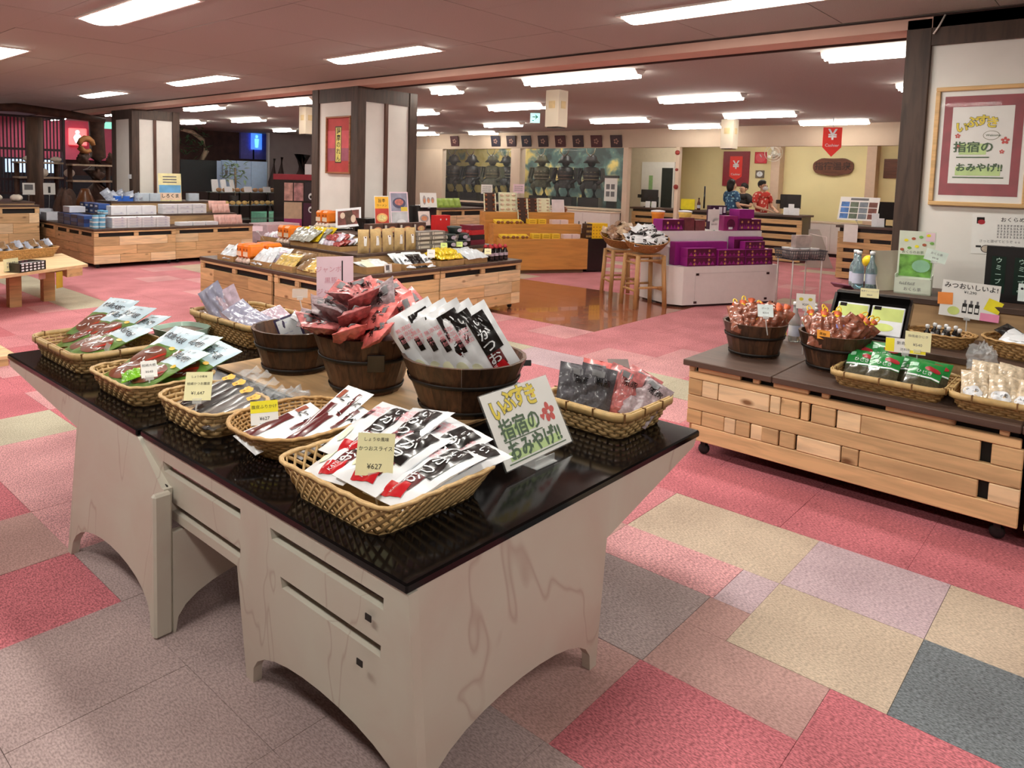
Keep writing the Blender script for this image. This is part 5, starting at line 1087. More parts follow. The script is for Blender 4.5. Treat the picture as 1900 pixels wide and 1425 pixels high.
def small_packs(name, label, cat, group, T, w, d, nx, ny, pw, ph, mats, seed, z=.05, lean=.9, th=.022, prints=None, cr=.003):
    """rows of little packs leaning in a tray"""
    pw, ph, th, z = pw * 1.2, ph * 1.3, th * 1.6, z * 1.25; r = random.Random(seed); me = [pouch_mesh(name, pw, ph, th, mats[i:i + 1] + mats[:3] if len(mats) > 1 else mats, 0, prints, seed + i, cr, 6, 8) for i in range(min(3, len(mats)))]
    for j in range(ny):
        for i in range(nx):
            x = (i + .5) / nx * w - w / 2 + r.uniform(-.006, .006); y = (j + .5) / max(1, ny) * d - d / 2
            obj(name, me[r.randrange(len(me))], None, T @ TL(x, y, z + .004 * j + r.uniform(0, .006)) @ RX(lean + r.uniform(-.12, .12)) @ RZ(r.uniform(-.15, .15)) , label, cat, group)
F_L = lambda x, y, z: TL(x, y, z) @ RZ(-PI / 2)           # front looks along -x
F_R = lambda x, y, z: TL(x, y, z)                         # front looks along -y
# tiers
def dark_tier(label, x0, x1, y0, y1, z0, z1):
    t = thing('shelf_tier', label, 'shelf', (x0, y0, z0)); W, D, H_ = x1 - x0, y1 - y0, z1 - z0
    MB().box(.01, W - .01, .01, D - .01, 0, H_ - .03).build('riser', M_RISER, t); MB().box(0, W, 0, D, H_ - .03, H_, 0, .003).build('tier_board', M_TOPD, t); return t
dark_tier('dark stepped tier carrying the brown paper pouches', 4.72, 6.9, 5.90, 7.10, ZM + .001, .755)
dark_tier('dark stepped tier carrying the gold bean packs', 4.72, 5.56, 7.105, 7.8, ZM + .001, .755)
dark_tier('upper dark tier carrying the ramen boxes before the column', 5.25, 6.85, 6.32, 7.09, .756, .90)
# front row, left side (facing the aisle)
SW = mat('snack_white', (214, 222, 228), .3, .12, 20, coat=.4); SG = mat('snack_grey', (150, 150, 140), .3, .35, 40, coat=.4); SGO = mat('snack_gold', (196, 168, 96), .3, .35, 40, coat=.4); SBR = mat('snack_brown', (128, 100, 70), .35, .4, 50, coat=.3); SPI = mat('snack_pale_purple', (190, 176, 190), .3, .2, 30, coat=.4); SOR = mat('bean_orange', (240, 128, 34), .35, .12, 12, coat=.3); SYE = mat('sweet_gold', (236, 200, 40), .22, .3, 60, coat=.6, metal=.2); SRE = mat('sweet_red', (150, 60, 56), .35, .4, 60)
def snack_print(mb, zf): put_rect(mb, -.02, .03, -.03, .01, 1, .0006, zf, 2); put_ell(mb, 0, .03, .02, .012, 2, .0006, zf, 8)
T1 = F_L(4.20, 7.33, ZM); open_tray('kraft tray of grey and white snack packs at the aisle end', T1, .34, .30); small_packs('snack_pack', 'grey and white snack pack leaning in the end kraft tray', 'pack', 'packs in the end kraft tray', T1, .30, .24, 3, 3, .10, .15, [SW, SG, SPI], 1, .07, .8, prints=snack_print)
SCU = mat('cup_lid', (226, 210, 196), .4, .1)
def bean_pack(label, T, group):
    t = thing('bean_pack', label, 'pack', T=T, group=group); mb = MB().box(-.064, .064, 0, .20, .06, .21, 0, .025); mb.build('orange_wrap', SOR, t)
    s_ = MB(); Tt = Matrix(((1, 0, 0, 0), (0, 0, -1, -.0008), (0, 1, 0, 0), (0, 0, 0, 1))); put_rect(s_, -.045, .045, .08, .13, 0, .0006, None, 1, Tt); put_ell(s_, -.03, .15, .012, .012, 1, .0008, None, 8, Tt); put_ell(s_, .03, .15, .012, .012, 1, .0008, None, 8, Tt); s_.build('printed_face', [mat('orange_print_white', (250, 226, 200), .4), mat('bean_brown', (150, 60, 20), .5)], t)
    for x in (-.03, .03):
        MB().lathe([(.026, 0), (.03, .05)], 12, 0, TL(x, -.006, .012) @ RX(-.9) @ TL(0, 0, 0)).build('cup_end', SCU, t)
    return t
b0 = bean_pack('orange bean pack with pale cup ends on the front of the crate', F_L(4.06, 7.06, ZM), 'orange bean packs on the front row'); dup(b0, F_L(4.06, 6.93, ZM)); dup(b0, F_L(4.28, 7.06, ZM)); dup(b0, F_L(4.28, 6.93, ZM))
T1 = F_L(4.21, 6.66, ZM); open_tray('kraft tray of silvery white snack packs', T1, .36, .30); small_packs('snack_pack', 'silvery white snack pack leaning beside the orange bean packs', 'pack', 'packs in the silver tray', T1, .33, .24, 3, 3, .11, .16, [SW, SW, SPI], 2, .075, .8, prints=snack_print)
T1 = F_L(4.21, 6.25, ZM); open_tray('kraft tray of gold crinkled snack packs', T1, .36, .30); small_packs('snack_pack', 'gold brown crinkled snack pack in the tray', 'pack', 'packs in the gold brown tray', T1, .33, .24, 3, 3, .11, .15, [SGO, SBR, SGO], 3, .07, .7, cr=.006)
T1 = F_L(4.24, 5.84, ZM); open_tray('kraft tray of clear brown snack packs at the corner', T1, .36, .32); small_packs('snack_pack', 'clear brown snack pack in the corner tray', 'pack', 'packs in the corner tray', T1, .33, .26, 3, 3, .11, .15, [SBR, SG, SGO], 4, .07, .5, cr=.006)
# front row, right side
T1 = F_R(4.80, 5.72, ZM); open_tray('wide kraft tray with a few pale packs and a price tag', T1, .46, .32, .07)
small_packs('snack_pack', 'pale green flat pack lying in the wide kraft tray', 'pack', 'flat packs in the wide tray', T1, .30, .2, 3, 2, .11, .16, [SW, mat('pale_green_pack', (206, 212, 190), .35, .1, coat=.3)], 5, .05, .25)
p = Vector((4.84, 5.545, ZM + .045)); card('price_card', 'white tag hanging on the wide kraft tray', p, (1, 0, 0), (0, .1, 1), .10, .085, None, lambda mb: (put_rect(mb, -.03, .015, -.02, .03, 2), put_text(mb, '¥540', .01, -.03, .016, 1)))
T1 = F_R(5.30, 5.70, ZM); open_tray('kraft tray of black printed white packs', T1, .42, .30)
def ink_print(mb, zf): put_text(mb, '黒糖', 0, -.01, .045, 1, .0008, zf, .01); put_rect(mb, -.04, .04, .05, .055, 1, .0006, zf, 2)
small_packs('snack_pack', 'white pack with black brush lettering in its kraft tray', 'pack', 'black printed white packs', T1, .38, .24, 4, 3, .10, .16, [SW, P_K, SW], 6, .06, .6, prints=lambda mb, zf: (put_text(mb, '黒糖', 0, -.01, .045, 2, .0008, zf, .01)))
p = Vector((5.56, 5.67, ZM + .14)); card('price_card', 'blank white card between the white and gold sweets', p, *facing(p, .3), .085, .09, None, lambda mb: put_text(mb, '¥432', 0, 0, .02, 2), stand=(5.56, 5.70, ZM + .001))
T1 = F_R(5.80, 5.71, ZM); open_tray('kraft tray heaped with shiny gold sweets', T1, .36, .28)
small_packs('gold_sweet', 'shiny gold wrapped sweet in the kraft tray', 'sweet', 'gold sweets', T1, .34, .24, 7, 5, .055, .07, [SYE, SYE], 7, .07, .4, .03, cr=.006)
small_packs('gold_sweet', 'shiny gold wrapped sweet in the kraft tray', 'sweet', 'gold sweets', T1, .26, .16, 5, 3, .055, .07, [SYE, SYE], 8, .11, .4, .03, cr=.006)
T1 = F_R(6.20, 5.71, ZM); open_tray('kraft tray of white salt packs', T1, .36, .28)
small_packs('snack_pack', 'white blue-marked salt pack in its kraft tray', 'pack', 'white salt packs', T1, .32, .22, 3, 3, .11, .15, [SW, SW], 9, .075, .5, prints=lambda mb, zf: put_ell(mb, 0, -.02, .03, .015, 1, .0006, zf, 8))
def sauce(label, c, group):
    t = thing('sauce_bottle', label, 'bottle', c, 0, group); MB().lathe([(.035, 0), (.038, .01), (.038, .10), (.018, .14), (.018, .15)], 12).build('dark_body', mat('soy_dark', (30, 22, 24), .15, .2, coat=.5), t); MB().lathe([(.0385, .06), (.0385, .095)], 12, cap=False).build('paper_band', SPI, t)
    MB().lathe([(.024, .148), (.03, .16), (.012, .185), (.004, .19)], 10).build('red_cap', mat('red_cloth_cap', (170, 40, 46), .6, .2), t); return t
s0 = sauce('dark sauce bottle with a red cloth cap at the crate end', (6.50, 5.62, ZM), 'sauce bottles at the crate end')
for i in range(7): dup(s0, TL(6.50 + .085 * (i % 4 + (1 if i < 3 else 0)) - (.34 if False else 0), 5.62 + .09 * (0 if i < 3 else 1), ZM))
p = Vector((6.42, 5.60, ZM + .12)); card('price_card', 'cream card by the red capped sauce bottles', p, *facing(p, .3), .08, .07, M_CREAMC, lambda mb: put_text(mb, '¥648', 0, 0, .02, 2), stand=(6.41, 5.62, ZM + .001))
# second tier, right side: paper pouches, flat boxes, bowls
def kraft_prints(mb, zf): put_rect(mb, -.018, .018, -.05, .05, 1, .0006, zf, 3); put_ell(mb, 0, .04, .008, .008, 2, .001, zf, 8)
kp = [pouch_mesh('paper_pouch', .15, .25, .06, [M_KRAFT2, M_PAPER, P_DR], 0, kraft_prints, s, .002, 8, 10) for s in (2, 3)]
for i in range(5):
    obj('paper_pouch', kp[i % 2], None, TL(4.87 + .168 * i, 5.98, .755 + .125) @ RX(PI / 2 - .06) @ RZ(0.04 * (i % 3 - 1)), 'brown paper pouch with a white label strip on the dark tier', 'pouch', 'brown paper pouches')
BXM = mat('ramen_sleeve', (92, 66, 58), .45, .3, 8); BXG = mat('flat_box_grey', (132, 126, 120), .5, .2, 10); BXW = mat('flat_box_strip', (214, 208, 198), .5)
def strip_print(mb, Tf): put_rect(mb, -.07, .07, .012, .036, 1, .0006, None, 1, Tf); put_rect(mb, -.10, -.08, .008, .04, 1, .0006, None, 1, Tf)
for i in range(3):
    for k in range(4 - (i == 2)):
        carton('flat_box', 'flat grey noodle box with a pale strip in a stack', F_R(5.72 + .22 * i, 5.93 + .01 * (k % 2), .755 + .05 * k), .215, .15, .048, BXG, 'box', 'stacked flat noodle boxes', strip_print, [BXW])
bow = thing('dark_tub_pack', 'dark green round bowl pack with a pale oval label', 'bowl', (6.14, 5.98, .755), 0, 'dark bowl packs'); MB().lathe([(.07, 0), (.085, .055), (.09, .06), (.09, .075), (.07, .08)], 18).build('bowl', mat('dark_green_bowl', (52, 62, 60), .35, .1), bow)
ov = MB(); put_ell(ov, 0, .035, .04, .022, 0, 0, None, 12, Matrix(((1, 0, 0, 0), (0, 0, -1, -.088), (0, 1, 0, 0), (0, 0, 0, 1)))); ov.build('oval_label', SPI, bow)
for x, z in ((6.34, 0), (6.14, .082), (6.34, .082), (6.24, .164)): dup(bow, TL(x, 5.98, .755 + z))
for i, x in enumerate((5.98, 6.24)):
    p = Vector((x, 5.89, .79)); card('price_card', 'lime price tag under the dark bowl packs', p, *facing(p, .3), .075, .06, mat('lime_tag', (216, 236, 140), .6), lambda mb: put_text(mb, '¥380', 0, 0, .018, 2), group='lime tags')
for i in range(4):
    carton('jam_box', 'dark red box stacked at the end of the tier' , F_R(6.68 , 5.99 + .004 * i, .755 + .06 * i), .26 - .01 * i, .2, .058, [mat('wine_box', (120, 34, 52), .45, .15), mat('black_box', (38, 30, 32), .45), mat('scarlet_box', (196, 40, 44), .45), mat('wine_box', (120, 34, 52), .45)][i], 'box', 'red and black boxes at the tier end')
for i in range(4): dup(s0, TL(6.46 + .04 * (i % 2), 5.97 + .085 * (i // 2) , .755), 'dark sauce bottle on the tier between bowls and red boxes', 'sauce bottles on the tier') if i % 2 == 0 else None
carton('red_bag', 'bright red gift bag standing on the upper tier', F_R(6.44, 6.36, .90), .24, .10, .2, mat('bright_red_bag', (216, 36, 38), .5, .06), 'bag', None, lambda mb, Tf: (put_ell(mb, -.05, .15, .012, .012, 1, .0006, None, 8, Tf), put_ell(mb, .05, .15, .012, .012, 1, .0006, None, 8, Tf)), [P_W])
def ramen_print(mb, Tf): put_ell(mb, .02, .05, .06, .035, 1, .0006, None, 14, Tf); put_ell(mb, .02, .05, .045, .024, 2, .001, None, 14, Tf); put_rect(mb, -.095, -.065, .01, .10, 3, .0006, None, 1, Tf)
RM = [mat('ramen_bowl', (220, 150, 110), .5, .2), mat('ramen_soup', (232, 196, 140), .5, .3, 30), BXW]
for i, (x, y) in enumerate(((5.40, 6.40), (5.62, 6.40), (5.84, 6.38), (6.06, 6.38))):
    carton('ramen_box', 'brown ramen box with a noodle bowl picture on the upper tier', F_R(x, y, .90), .205, .10, .12, BXM, 'box', 'ramen boxes', ramen_print, RM)
carton('ramen_box', 'brown ramen box lying forward below the noodle poster', F_R(5.80, 6.20, .757), .20, .10, .18, BXM, 'box', None, ramen_print, RM)
# posters on the upper tier
def pop1(mb): put_rect(mb, -.09, .09, .05, .19, 3); put_rect(mb, -.09, .09, -.19, .05, 4); put_ell(mb, 0, -.06, .075, .055, 5, .001); put_ell(mb, 0, -.06, .055, .035, 6, .0014); put_text(mb, '旨辛', 0, .14, .05, 1, .001, None, .01); put_text(mb, 'ラーメン', 0, .085, .035, 1, .001)
c_ = [mat('poster_amber', (244, 186, 60), .5, .06), mat('poster_red', (200, 70, 56), .5, .15), mat('poster_bowl', (240, 180, 110), .5, .2), mat('poster_noodle', (248, 220, 150), .5, .3, 40)]
card('noodle_poster', 'amber and red noodle poster standing before the column', (5.70, 6.66, 1.13), (1, -.25, 0), (0, .12, 1), .19, .40, None, pop1, c_, 'poster', stand=(5.70, 6.62, .901))
def pop2(mb):
    put_rect(mb, -.11, .11, .0, .22, 3); put_ell(mb, .0, .10, .09, .065, 4, .001); put_ell(mb, .0, .11, .06, .04, 5, .0014); put_rect(mb, .02, .11, .0, .05, 6, .0016); put_rect(mb, -.11, .11, -.22, -.01, 7); put_ell(mb, .02, -.13, .06, .03, 8, .001); put_ell(mb, -.02, -.05, .05, .025, 7, .0012)
card('photo_poster', 'tall photo poster of bowls beside the amber poster', (5.96, 6.64, 1.145), (1, -.25, 0), (0, .16, 1), .25, .47, M_PINKC, pop2, [mat('poster_slate', (150, 150, 170), .5, .3, 8), mat('poster_dark_bowl', (84, 84, 110), .5, .2), mat('poster_meat', (196, 120, 110), .5, .4, 20), mat('poster_yellow', (232, 206, 80), .5), mat('poster_haze', (196, 196, 200), .5, .3, 6), mat('poster_white_bowl', (238, 238, 240), .5)], 'poster', stand=(5.96, 6.6, .901))
def pop3(mb): put_ell(mb, 0, 0, .065, .05, 3); put_ell(mb, 0, 0, .045, .03, 4, .001)
card('dish_card', 'square pale card with a round dish picture beside the red bag', (6.36, 6.62, 1.05), (1, -.2, 0), (0, .2, 1), .17, .18, mat('pale_pink_card', (232, 220, 214), .6), pop3, [mat('dish_grey', (170, 160, 160), .5, .2), RM[0]], 'card', stand=(6.36, 6.66, .901))
MB().box(-.16, .16, -.1, .1, 0, .3, 0, .01).build('black_stand', P_K, None, T=TL(6.62, 6.92, .901), label='black block stand behind the dish card', cat='stand')
card('dish_card', 'white card with three small dish pictures on the black stand', (6.60, 6.80, 1.27), (1, -.3, 0), (0, .2, 1), .24, .19, None, lambda mb: [put_ell(mb, -.06 + .06 * i, 0, .024, .06 - .02 * (i > 0), 3, .0006) for i in range(3)] + [put_ell(mb, -.06 + .06 * i, -.01, .016, .03, 4, .001) for i in range(3)], [mat('dish_grey', (170, 160, 160)), RM[0]], 'card', stand=(6.60, 6.84, 1.202))
def pastry(mb): put_rect(mb, -.13, .13, -.09, .09, 3); put_rect(mb, -.04, .06, -.085, .085, 4, .0008, None, 1, None, .2); put_ell(mb, .06, -.02, .03, .05, 5, .001); put_ell(mb, -.07, .03, .03, .04, 5, .001)
card('pastry_picture', 'tilted framed picture of pastries before the column', (5.45, 6.98, 1.06), (.62, -.78, .12), (.25, .3, .9), .31, .24, P_W, pastry, [mat('pastry_dark', (120, 64, 56), .5, .5, 14), mat('pastry_brown', (76, 50, 34), .5, .4, 20), mat('pastry_pale', (214, 190, 170), .5)], 'picture', stand=(5.52, 7.03, .901))
MB().box(-.1, .1, -.1, .1, 0, .16, 0, .004).build('black_stand', P_K, None, T=TL(5.60, 6.82, .901), label='black block behind the pastry picture', cat='stand')
# second tier, left side
T1 = F_L(4.86, 7.55, .755)
b1_ = dup(b0, F_L(4.74, 7.34, .755), 'orange bean pack with cup ends on the upper step', 'orange bean packs on the upper step'); dup(b1_, F_L(4.74, 7.21, .755)); 
b2_ = dup(b0, F_L(5.28, 7.35, .92), 'orange bean pack with cup ends highest by the column', 'orange bean packs by the column'); dup(b2_, F_L(5.28, 7.22, .92))
MB().box(0, .36, -.2, .2, 0, .163, 0, .004).build('black_stand', P_K, None, T=TL(5.25, 7.29, .756), label='black block lifting the highest orange bean packs', cat='stand')
T1 = F_L(4.90, 6.92, .755); open_tray('kraft tray of gold and clear bean packs on the step', T1, .44, .30, .05); small_packs('bean_packet', 'gold topped clear bean packet heaped on the step', 'packet', 'gold bean packets', T1, .42, .28, 4, 4, .11, .16, [SGO, SYE, SG], 13, .10, .7, cr=.006)
T1 = F_L(4.90, 6.42, .755); open_tray('kraft tray of red and cream sweets on the step', T1, .40, .30, .05); small_packs('candy', 'red and cream wrapped sweet heaped on the step', 'sweet', 'red and cream sweets', T1, .36, .26, 6, 4, .06, .08, [SRE, SPI, SW], 14, .06, .5, .03, cr=.006); small_packs('candy', 'red and cream wrapped sweet heaped on the step', 'sweet', 'red and cream sweets', T1, .26, .18, 4, 3, .06, .08, [SRE, SPI, SW], 15, .10, .5, .03, cr=.006)
T1 = F_L(4.90, 7.62, .755); open_tray('kraft tray of white shells at the end of the step', T1, .36, .26, .05); small_packs('shell_packet', 'white shell shaped sweet at the end of the step', 'sweet', 'white shell sweets', T1, .3, .2, 5, 3, .06, .06, [SW, SPI], 16, .05, .4, .03, cr=.006)
p = Vector((4.70, 7.75, .90)); card('clip_card', 'small pink card on a clip over the white shells', p, (.72, -.69, 0), (-.4, .5, .6), .12, .06, M_PINKC, stand=(4.78, 7.72, .756))
# picture on the column
pc = thing('hanging_scroll', 'framed red panel with a yellow strip of brush lettering on the column', 'picture', T=Matrix(((0, 0, -1, XB + .02), (-1, 0, 0, 7.56), (0, 1, 0, 1.94), (0, 0, 0, 1)))); W, Hh = .50, .72
for (x0, x1, y0, y1) in ((-W / 2, W / 2, Hh / 2 - .02, Hh / 2), (-W / 2, W / 2, -Hh / 2, -Hh / 2 + .02), (-W / 2, -W / 2 + .02, -Hh / 2 + .02, Hh / 2 - .02), (W / 2 - .02, W / 2, -Hh / 2 + .02, Hh / 2 - .02)): MB().box(x0, x1, y0, y1, 0, .03, 0, .003).build('frame_rail', wood('scroll_frame', (168, 108, 70), 'X', knots=False, vary=.05), pc)
q = MB().box(-W / 2 + .02, W / 2 - .02, -Hh / 2 + .02, Hh / 2 - .02, 0, .008, 0); put_rect(q, -W / 2 + .02, W / 2 - .02, -.10, .18, 3, .0095); put_rect(q, -W / 2 + .02, W / 2 - .02, -.2, -.04, 4, .0097); put_rect(q, -.068, .062, -.225, .235, 5, .010); put_rect(q, -.055, .05, -.21, .22, 1, .0105)
for i, ch in enumerate('薩摩のれん'): put_text(q, ch, 0, .17 - .085 * i, .085, 2, .0112, None, .01)
q.build('panel', [mat('scroll_red', (190, 70, 68), .7, .12, 6), mat('scroll_yellow', (232, 220, 120), .6, .05), M_INK, mat('scroll_rose', (214, 96, 104), .7, .1, 8), mat('scroll_mauve', (166, 92, 112), .7, .15, 8), mat('scroll_edge', (70, 60, 40), .6)], pc)
# ================================================================== orange plywood display, stools, white display
def face_frame(p1, p2):
    d = (Vector(p2) - Vector(p1)).normalized(); n = Vector((-d.y, d.x, 0)); return Matrix(((d.x, n.x, 0, p1[0]), (d.y, n.y, 0, p1[1]), (0, 0, 1, 0), (0, 0, 0, 1)))
TO = face_frame((9.186, 7.683), (10.566, 6.936)); M_PLYO = wood('orange_plywood', (206, 146, 74), 'X', .5, .86, False, .6, vary=.03)
od = thing('tiered_counter', 'orange plywood three-step counter of yellow cake boxes', 'display counter', T=TO)
for i, (y0, z) in enumerate(((0, .58), (.27, .81), (.55, 1.0))):
    x0 = -.02 - .05 * i
    MB().box(x0, 1.56, y0, [.27, .55, .85][i] - .001, .06, z, 0, .003).build('step', M_PLYO, od)
MB().box(.0, 1.50, .04, .8, 0, .06).build('plinth', mat('brown_plinth', (110, 84, 60), .6), od)
MB().box(1.57, 1.95, .05, .75, .02, .58, 0, .004).build('black_side_stand', P_K, None, T=TO, label='black box stand beside the orange plywood counter', cat='stand')
Y_BOX = mat('yellow_cake_box', (244, 206, 60), .45, .12, 14); Y_BRN = mat('brown_dough', (140, 84, 50), .5, .3, 20); Y_PINK = mat('pale_pink_box', (236, 214, 214), .45, .08); Y_CRM = mat('cream_dough', (224, 206, 178), .5, .25, 20)
def yel_print(mb, Tf): put_rect(mb, -.05, .05, .02, .035, 1, .0006, None, 1, Tf); put_rect(mb, -.05, .05, .05, .065, 1, .0006, None, 1, Tf)
for row, (y, z, xs) in enumerate(((.06, .58, (.62, .80, .98)), (.33, .81, (.66, .84)))):
    for i, x in enumerate(xs): carton('cake_box', 'upright yellow cake box on the ' + ('lowest' if row == 0 else 'middle') + ' plywood step', TO @ TL(x, y, z), .15, .12, .085, Y_BOX, 'box', 'upright yellow cake boxes', yel_print, [mat('olive_print', (196, 160, 40), .5)])
    for i in range(2): carton('cake_box', 'pale pink cake box on the ' + ('lowest' if row == 0 else 'middle') + ' plywood step', TO @ TL(1.2 - .1 * row + .16 * i, y, z), .15, .12, .075, Y_PINK, 'box', 'pale pink cake boxes')
    for i in range(3):
        t = thing('open_cake_box', 'flat open yellow box showing brown cakes on the ' + ('lowest' if row == 0 else 'middle') + ' plywood step', 'box', T=TO @ TL(.07 + .17 * i, y + .05, z + .002) @ RX(.25), group='open yellow cake boxes'); MB().box(-.08, .08, -.05, .11, 0, .045, 0, .003).build('lid', Y_BOX, t); MB().ball((-.04, -.05, .04), (.035, .025, .025)).build('cake', Y_BRN, t); MB().ball((.03, -.052, .04), (.03, .022, .022)).build('cake', Y_BRN, t)
def dough_panel(label, x, y, z, w, h, kind):
    t = thing('cake_poster', label, 'display panel', T=TO @ TL(x, y, z) @ RX(-.18)); MB().box(-w / 2, w / 2, 0, .012, 0, h, 0, .002).build('board', [P_CR, mat('dark_choco', (70, 44, 34), .5)][kind == 'd'], t)
    n = 3 if w > .25 else 2; m_ = 4
    for i in range(n):
        for k in range(m_): MB().ball((-w * .32 + w * .64 * i / max(1, n - 1), -.005, h * (.14 + .24 * k)), (w * .12, .02, h * .07), 8, 6).build('cake', (Y_CRM, Y_BRN)[kind == 'd'], t)
    for s in (-1, 1): MB().box(s * w * .46 - w * .05, s * w * .46 + w * .05, -.004, 0, .01, h - .01).build('side_strip', (mat('pale_green_strip', (214, 222, 196), .5), P_CR)[kind == 'd'], t)
dough_panel('tall cream panel of white cakes on the plywood top', .32, .62, 1.0, .34, .34, 'w'); dough_panel('dark panel of brown cakes at the end of the plywood top', -.02, .60, 1.0, .22, .33, 'd'); dough_panel('dark panel of brown cakes next to the white cakes', .58, .62, 1.0, .20, .25, 'd'); dough_panel('dark panel of brown cakes in the middle of the plywood top', .78, .62, 1.0, .20, .25, 'd'); dough_panel('short cream panel of white cakes on the plywood top', 1.0, .62, 1.0, .24, .25, 'w'); dough_panel('dark brown cake panel hanging on the step front', .56, .50, .80, .20, .26, 'd')
MB().box(-.12, .12, 0, .012, 0, .23, 0, .002).build('cat_card', mat('white_pink_card', (236, 226, 230), .5, .12, 7), None, T=TO @ TL(1.28, .62, 1.0) @ RX(-.2), label='white card with dark marks at the end of the plywood top', cat='card')
for i in range(2): MB().ball((0, 0, .05), (.045, .045, .05), fn=lambda a, t: 1 + .1 * math.sin(6 * a)).build('sponge_cake', Y_BRN, None, T=TO @ TL(1.36 + .09 * i, .72, 1.001 + .0), label='round brown cake at the end of the plywood top', cat='cake', group='round brown cakes')
for i, (x, c_) in enumerate(((-.02, M_PAPER), (.58, M_PINKC))): card('notice_card', ['pale notice card standing behind the brown cakes', 'pink notice card standing behind the white cakes'][i], TO @ Vector((x, .8, 1.38 + .02 * i)), TO.to_3x3() @ Vector((1, 0, 0)), (0, 0, 1), .21, .16, c_, lambda mb: [scribble(mb, -.08, .08, .04 - .035 * k, .02, 2, 7, seed=k) for k in range(3)], stand=tuple(TO @ Vector((x, .8, 1.001))))
# yellow dotted gift boxes on the black stand
def dots(mb, Tf): [put_ell(mb, -.12 + .06 * (i % 5), .03 + .055 * (i // 5), .013, .013, 1, .0006, None, 8, Tf) for i in range(20)]
carton('gift_box', 'bright yellow box dotted with brown on the black stand', TO @ TL(1.82, .08, .581), .30, .2, .26, mat('bright_yellow', (250, 206, 30), .45, .05), 'gift box', None, dots, [mat('ochre_dot', (196, 140, 20), .5)])
for i in range(3): carton('choco_box', 'flat brown chocolate box stacked beside the yellow dotted box', TO @ TL(1.61 + .006 * i, .085, .581 + .085 * i), .125 - .012 * i, .18, .082, mat('choco_carton', (66, 44, 34), .45, .2), 'box', 'brown chocolate boxes', lambda mb, Tf: [put_rect(mb, -.05 + .028 * k, -.03 + .028 * k, .02, .055, 1, .0006, None, 1, Tf) for k in range(4)], [mat('gold_print', (190, 160, 90), .5)])
# stools
M_STL = wood('stool_beech', (190, 148, 96), 'Z', .5, .8, False, vary=.08)
def stool(label, corners, zt, group):
    c = sum((Vector(p) for p in corners), Vector()) / 4; t = thing('stool', label, 'stool', (c.x, c.y, 0), 0, group)
    for p in corners:
        q = Vector(p) - c; MB().tube([(q.x, q.y, 0), (q.x * .86, q.y * .86, zt)], .029, 8).build('leg', M_STL, t)
    for k in range(4):
        for z in (.22, zt - .1):
            a, b = Vector(corners[k]) - c, Vector(corners[(k + 1) % 4]) - c; s = 1 - .18 * z / zt; MB().tube([(a.x * s, a.y * s, z + .04 * (k % 2)), (b.x * s, b.y * s, z + .04 * (k % 2))], .016, 6).build('stretcher', M_STL, t)
    MB().prism([(q.x * .86, q.y * .86) for q in (Vector(p) - c for p in corners)], zt - .012, zt + .012).build('seat', M_STL, t); return c
C1 = stool('tall beech stool under the black and white packs by the white counter', ((8.27, 4.90, 0), (8.04, 4.56, 0), (8.42, 4.36, 0), (8.66, 4.70, 0)), .66, 'beech stools')
C2 = stool('tall beech stool under the brown packs behind its twin', ((8.78, 5.52, 0), (8.50, 5.20, 0), (8.84, 4.98, 0), (9.12, 5.30, 0)), .64, 'beech stools')
M_CANE3 = mat('stool_basket_cane', (168, 122, 70), .55, .2, 40)
for nm, c, lb in ((1, C1, 'round brown basket tipped forward on the front stool'), (2, C2, 'round brown basket on the rear stool')):
    basket('cane_basket', lb, c.x, c.y, [0, .673, .653][nm] + .055, (.29, .29), (.16, .16), .15, 'plait', .28, rows=7, m=M_CANE3, bow=.7, tilt=RX(.16) @ RY(-.2))
BWM = [pouch_mesh('bw_pack', .13, .17, .04, [P_W, P_K], 0, lambda mb, zf: (put_rect(mb, -.06, -.02, -.08, .08, 1, .0006, zf, 4), put_rect(mb, .0, .05, -.06, -.02, 1, .0006, zf, 3)), s, .004, 6, 8) for s in (1, 2)]; BRM = [pouch_mesh('brown_snack', .11, .15, .04, [m], 0, None, s, .006, 6, 8) for s, m in ((3, mat('pale_brown_snack', (206, 180, 150), .3, .3, 30, coat=.4)), (4, mat('brown_snack', (150, 112, 84), .3, .35, 30, coat=.4)))]
rk = random.Random(4)
for c, M_, n, lb, g, nm in ((C1, BWM, 26, 'black and white pack heaped in the front stool basket', 'black and white packs on the stool', 'bw_pack'), (C2, BRM, 22, 'crinkled brown pack heaped in the rear stool basket', 'brown packs on the stool', 'brown_snack')):
    for i in range(n):
        a = i * 2.4; r_ = .25 * math.sqrt((i + .5) / n); z = 1.0 - .85 * (r_ - .05) + rk.uniform(-.02, .03)
        obj(nm, M_[i % 2], None, lay((c.x + r_ * math.cos(a), c.y + r_ * math.sin(a), z), (rk.uniform(-1, 1), rk.uniform(-1, 1), rk.uniform(-.2, .5)), (-.7 + .5 * math.cos(a), -.6 + .5 * math.sin(a), .9)), lb, 'pack', g)
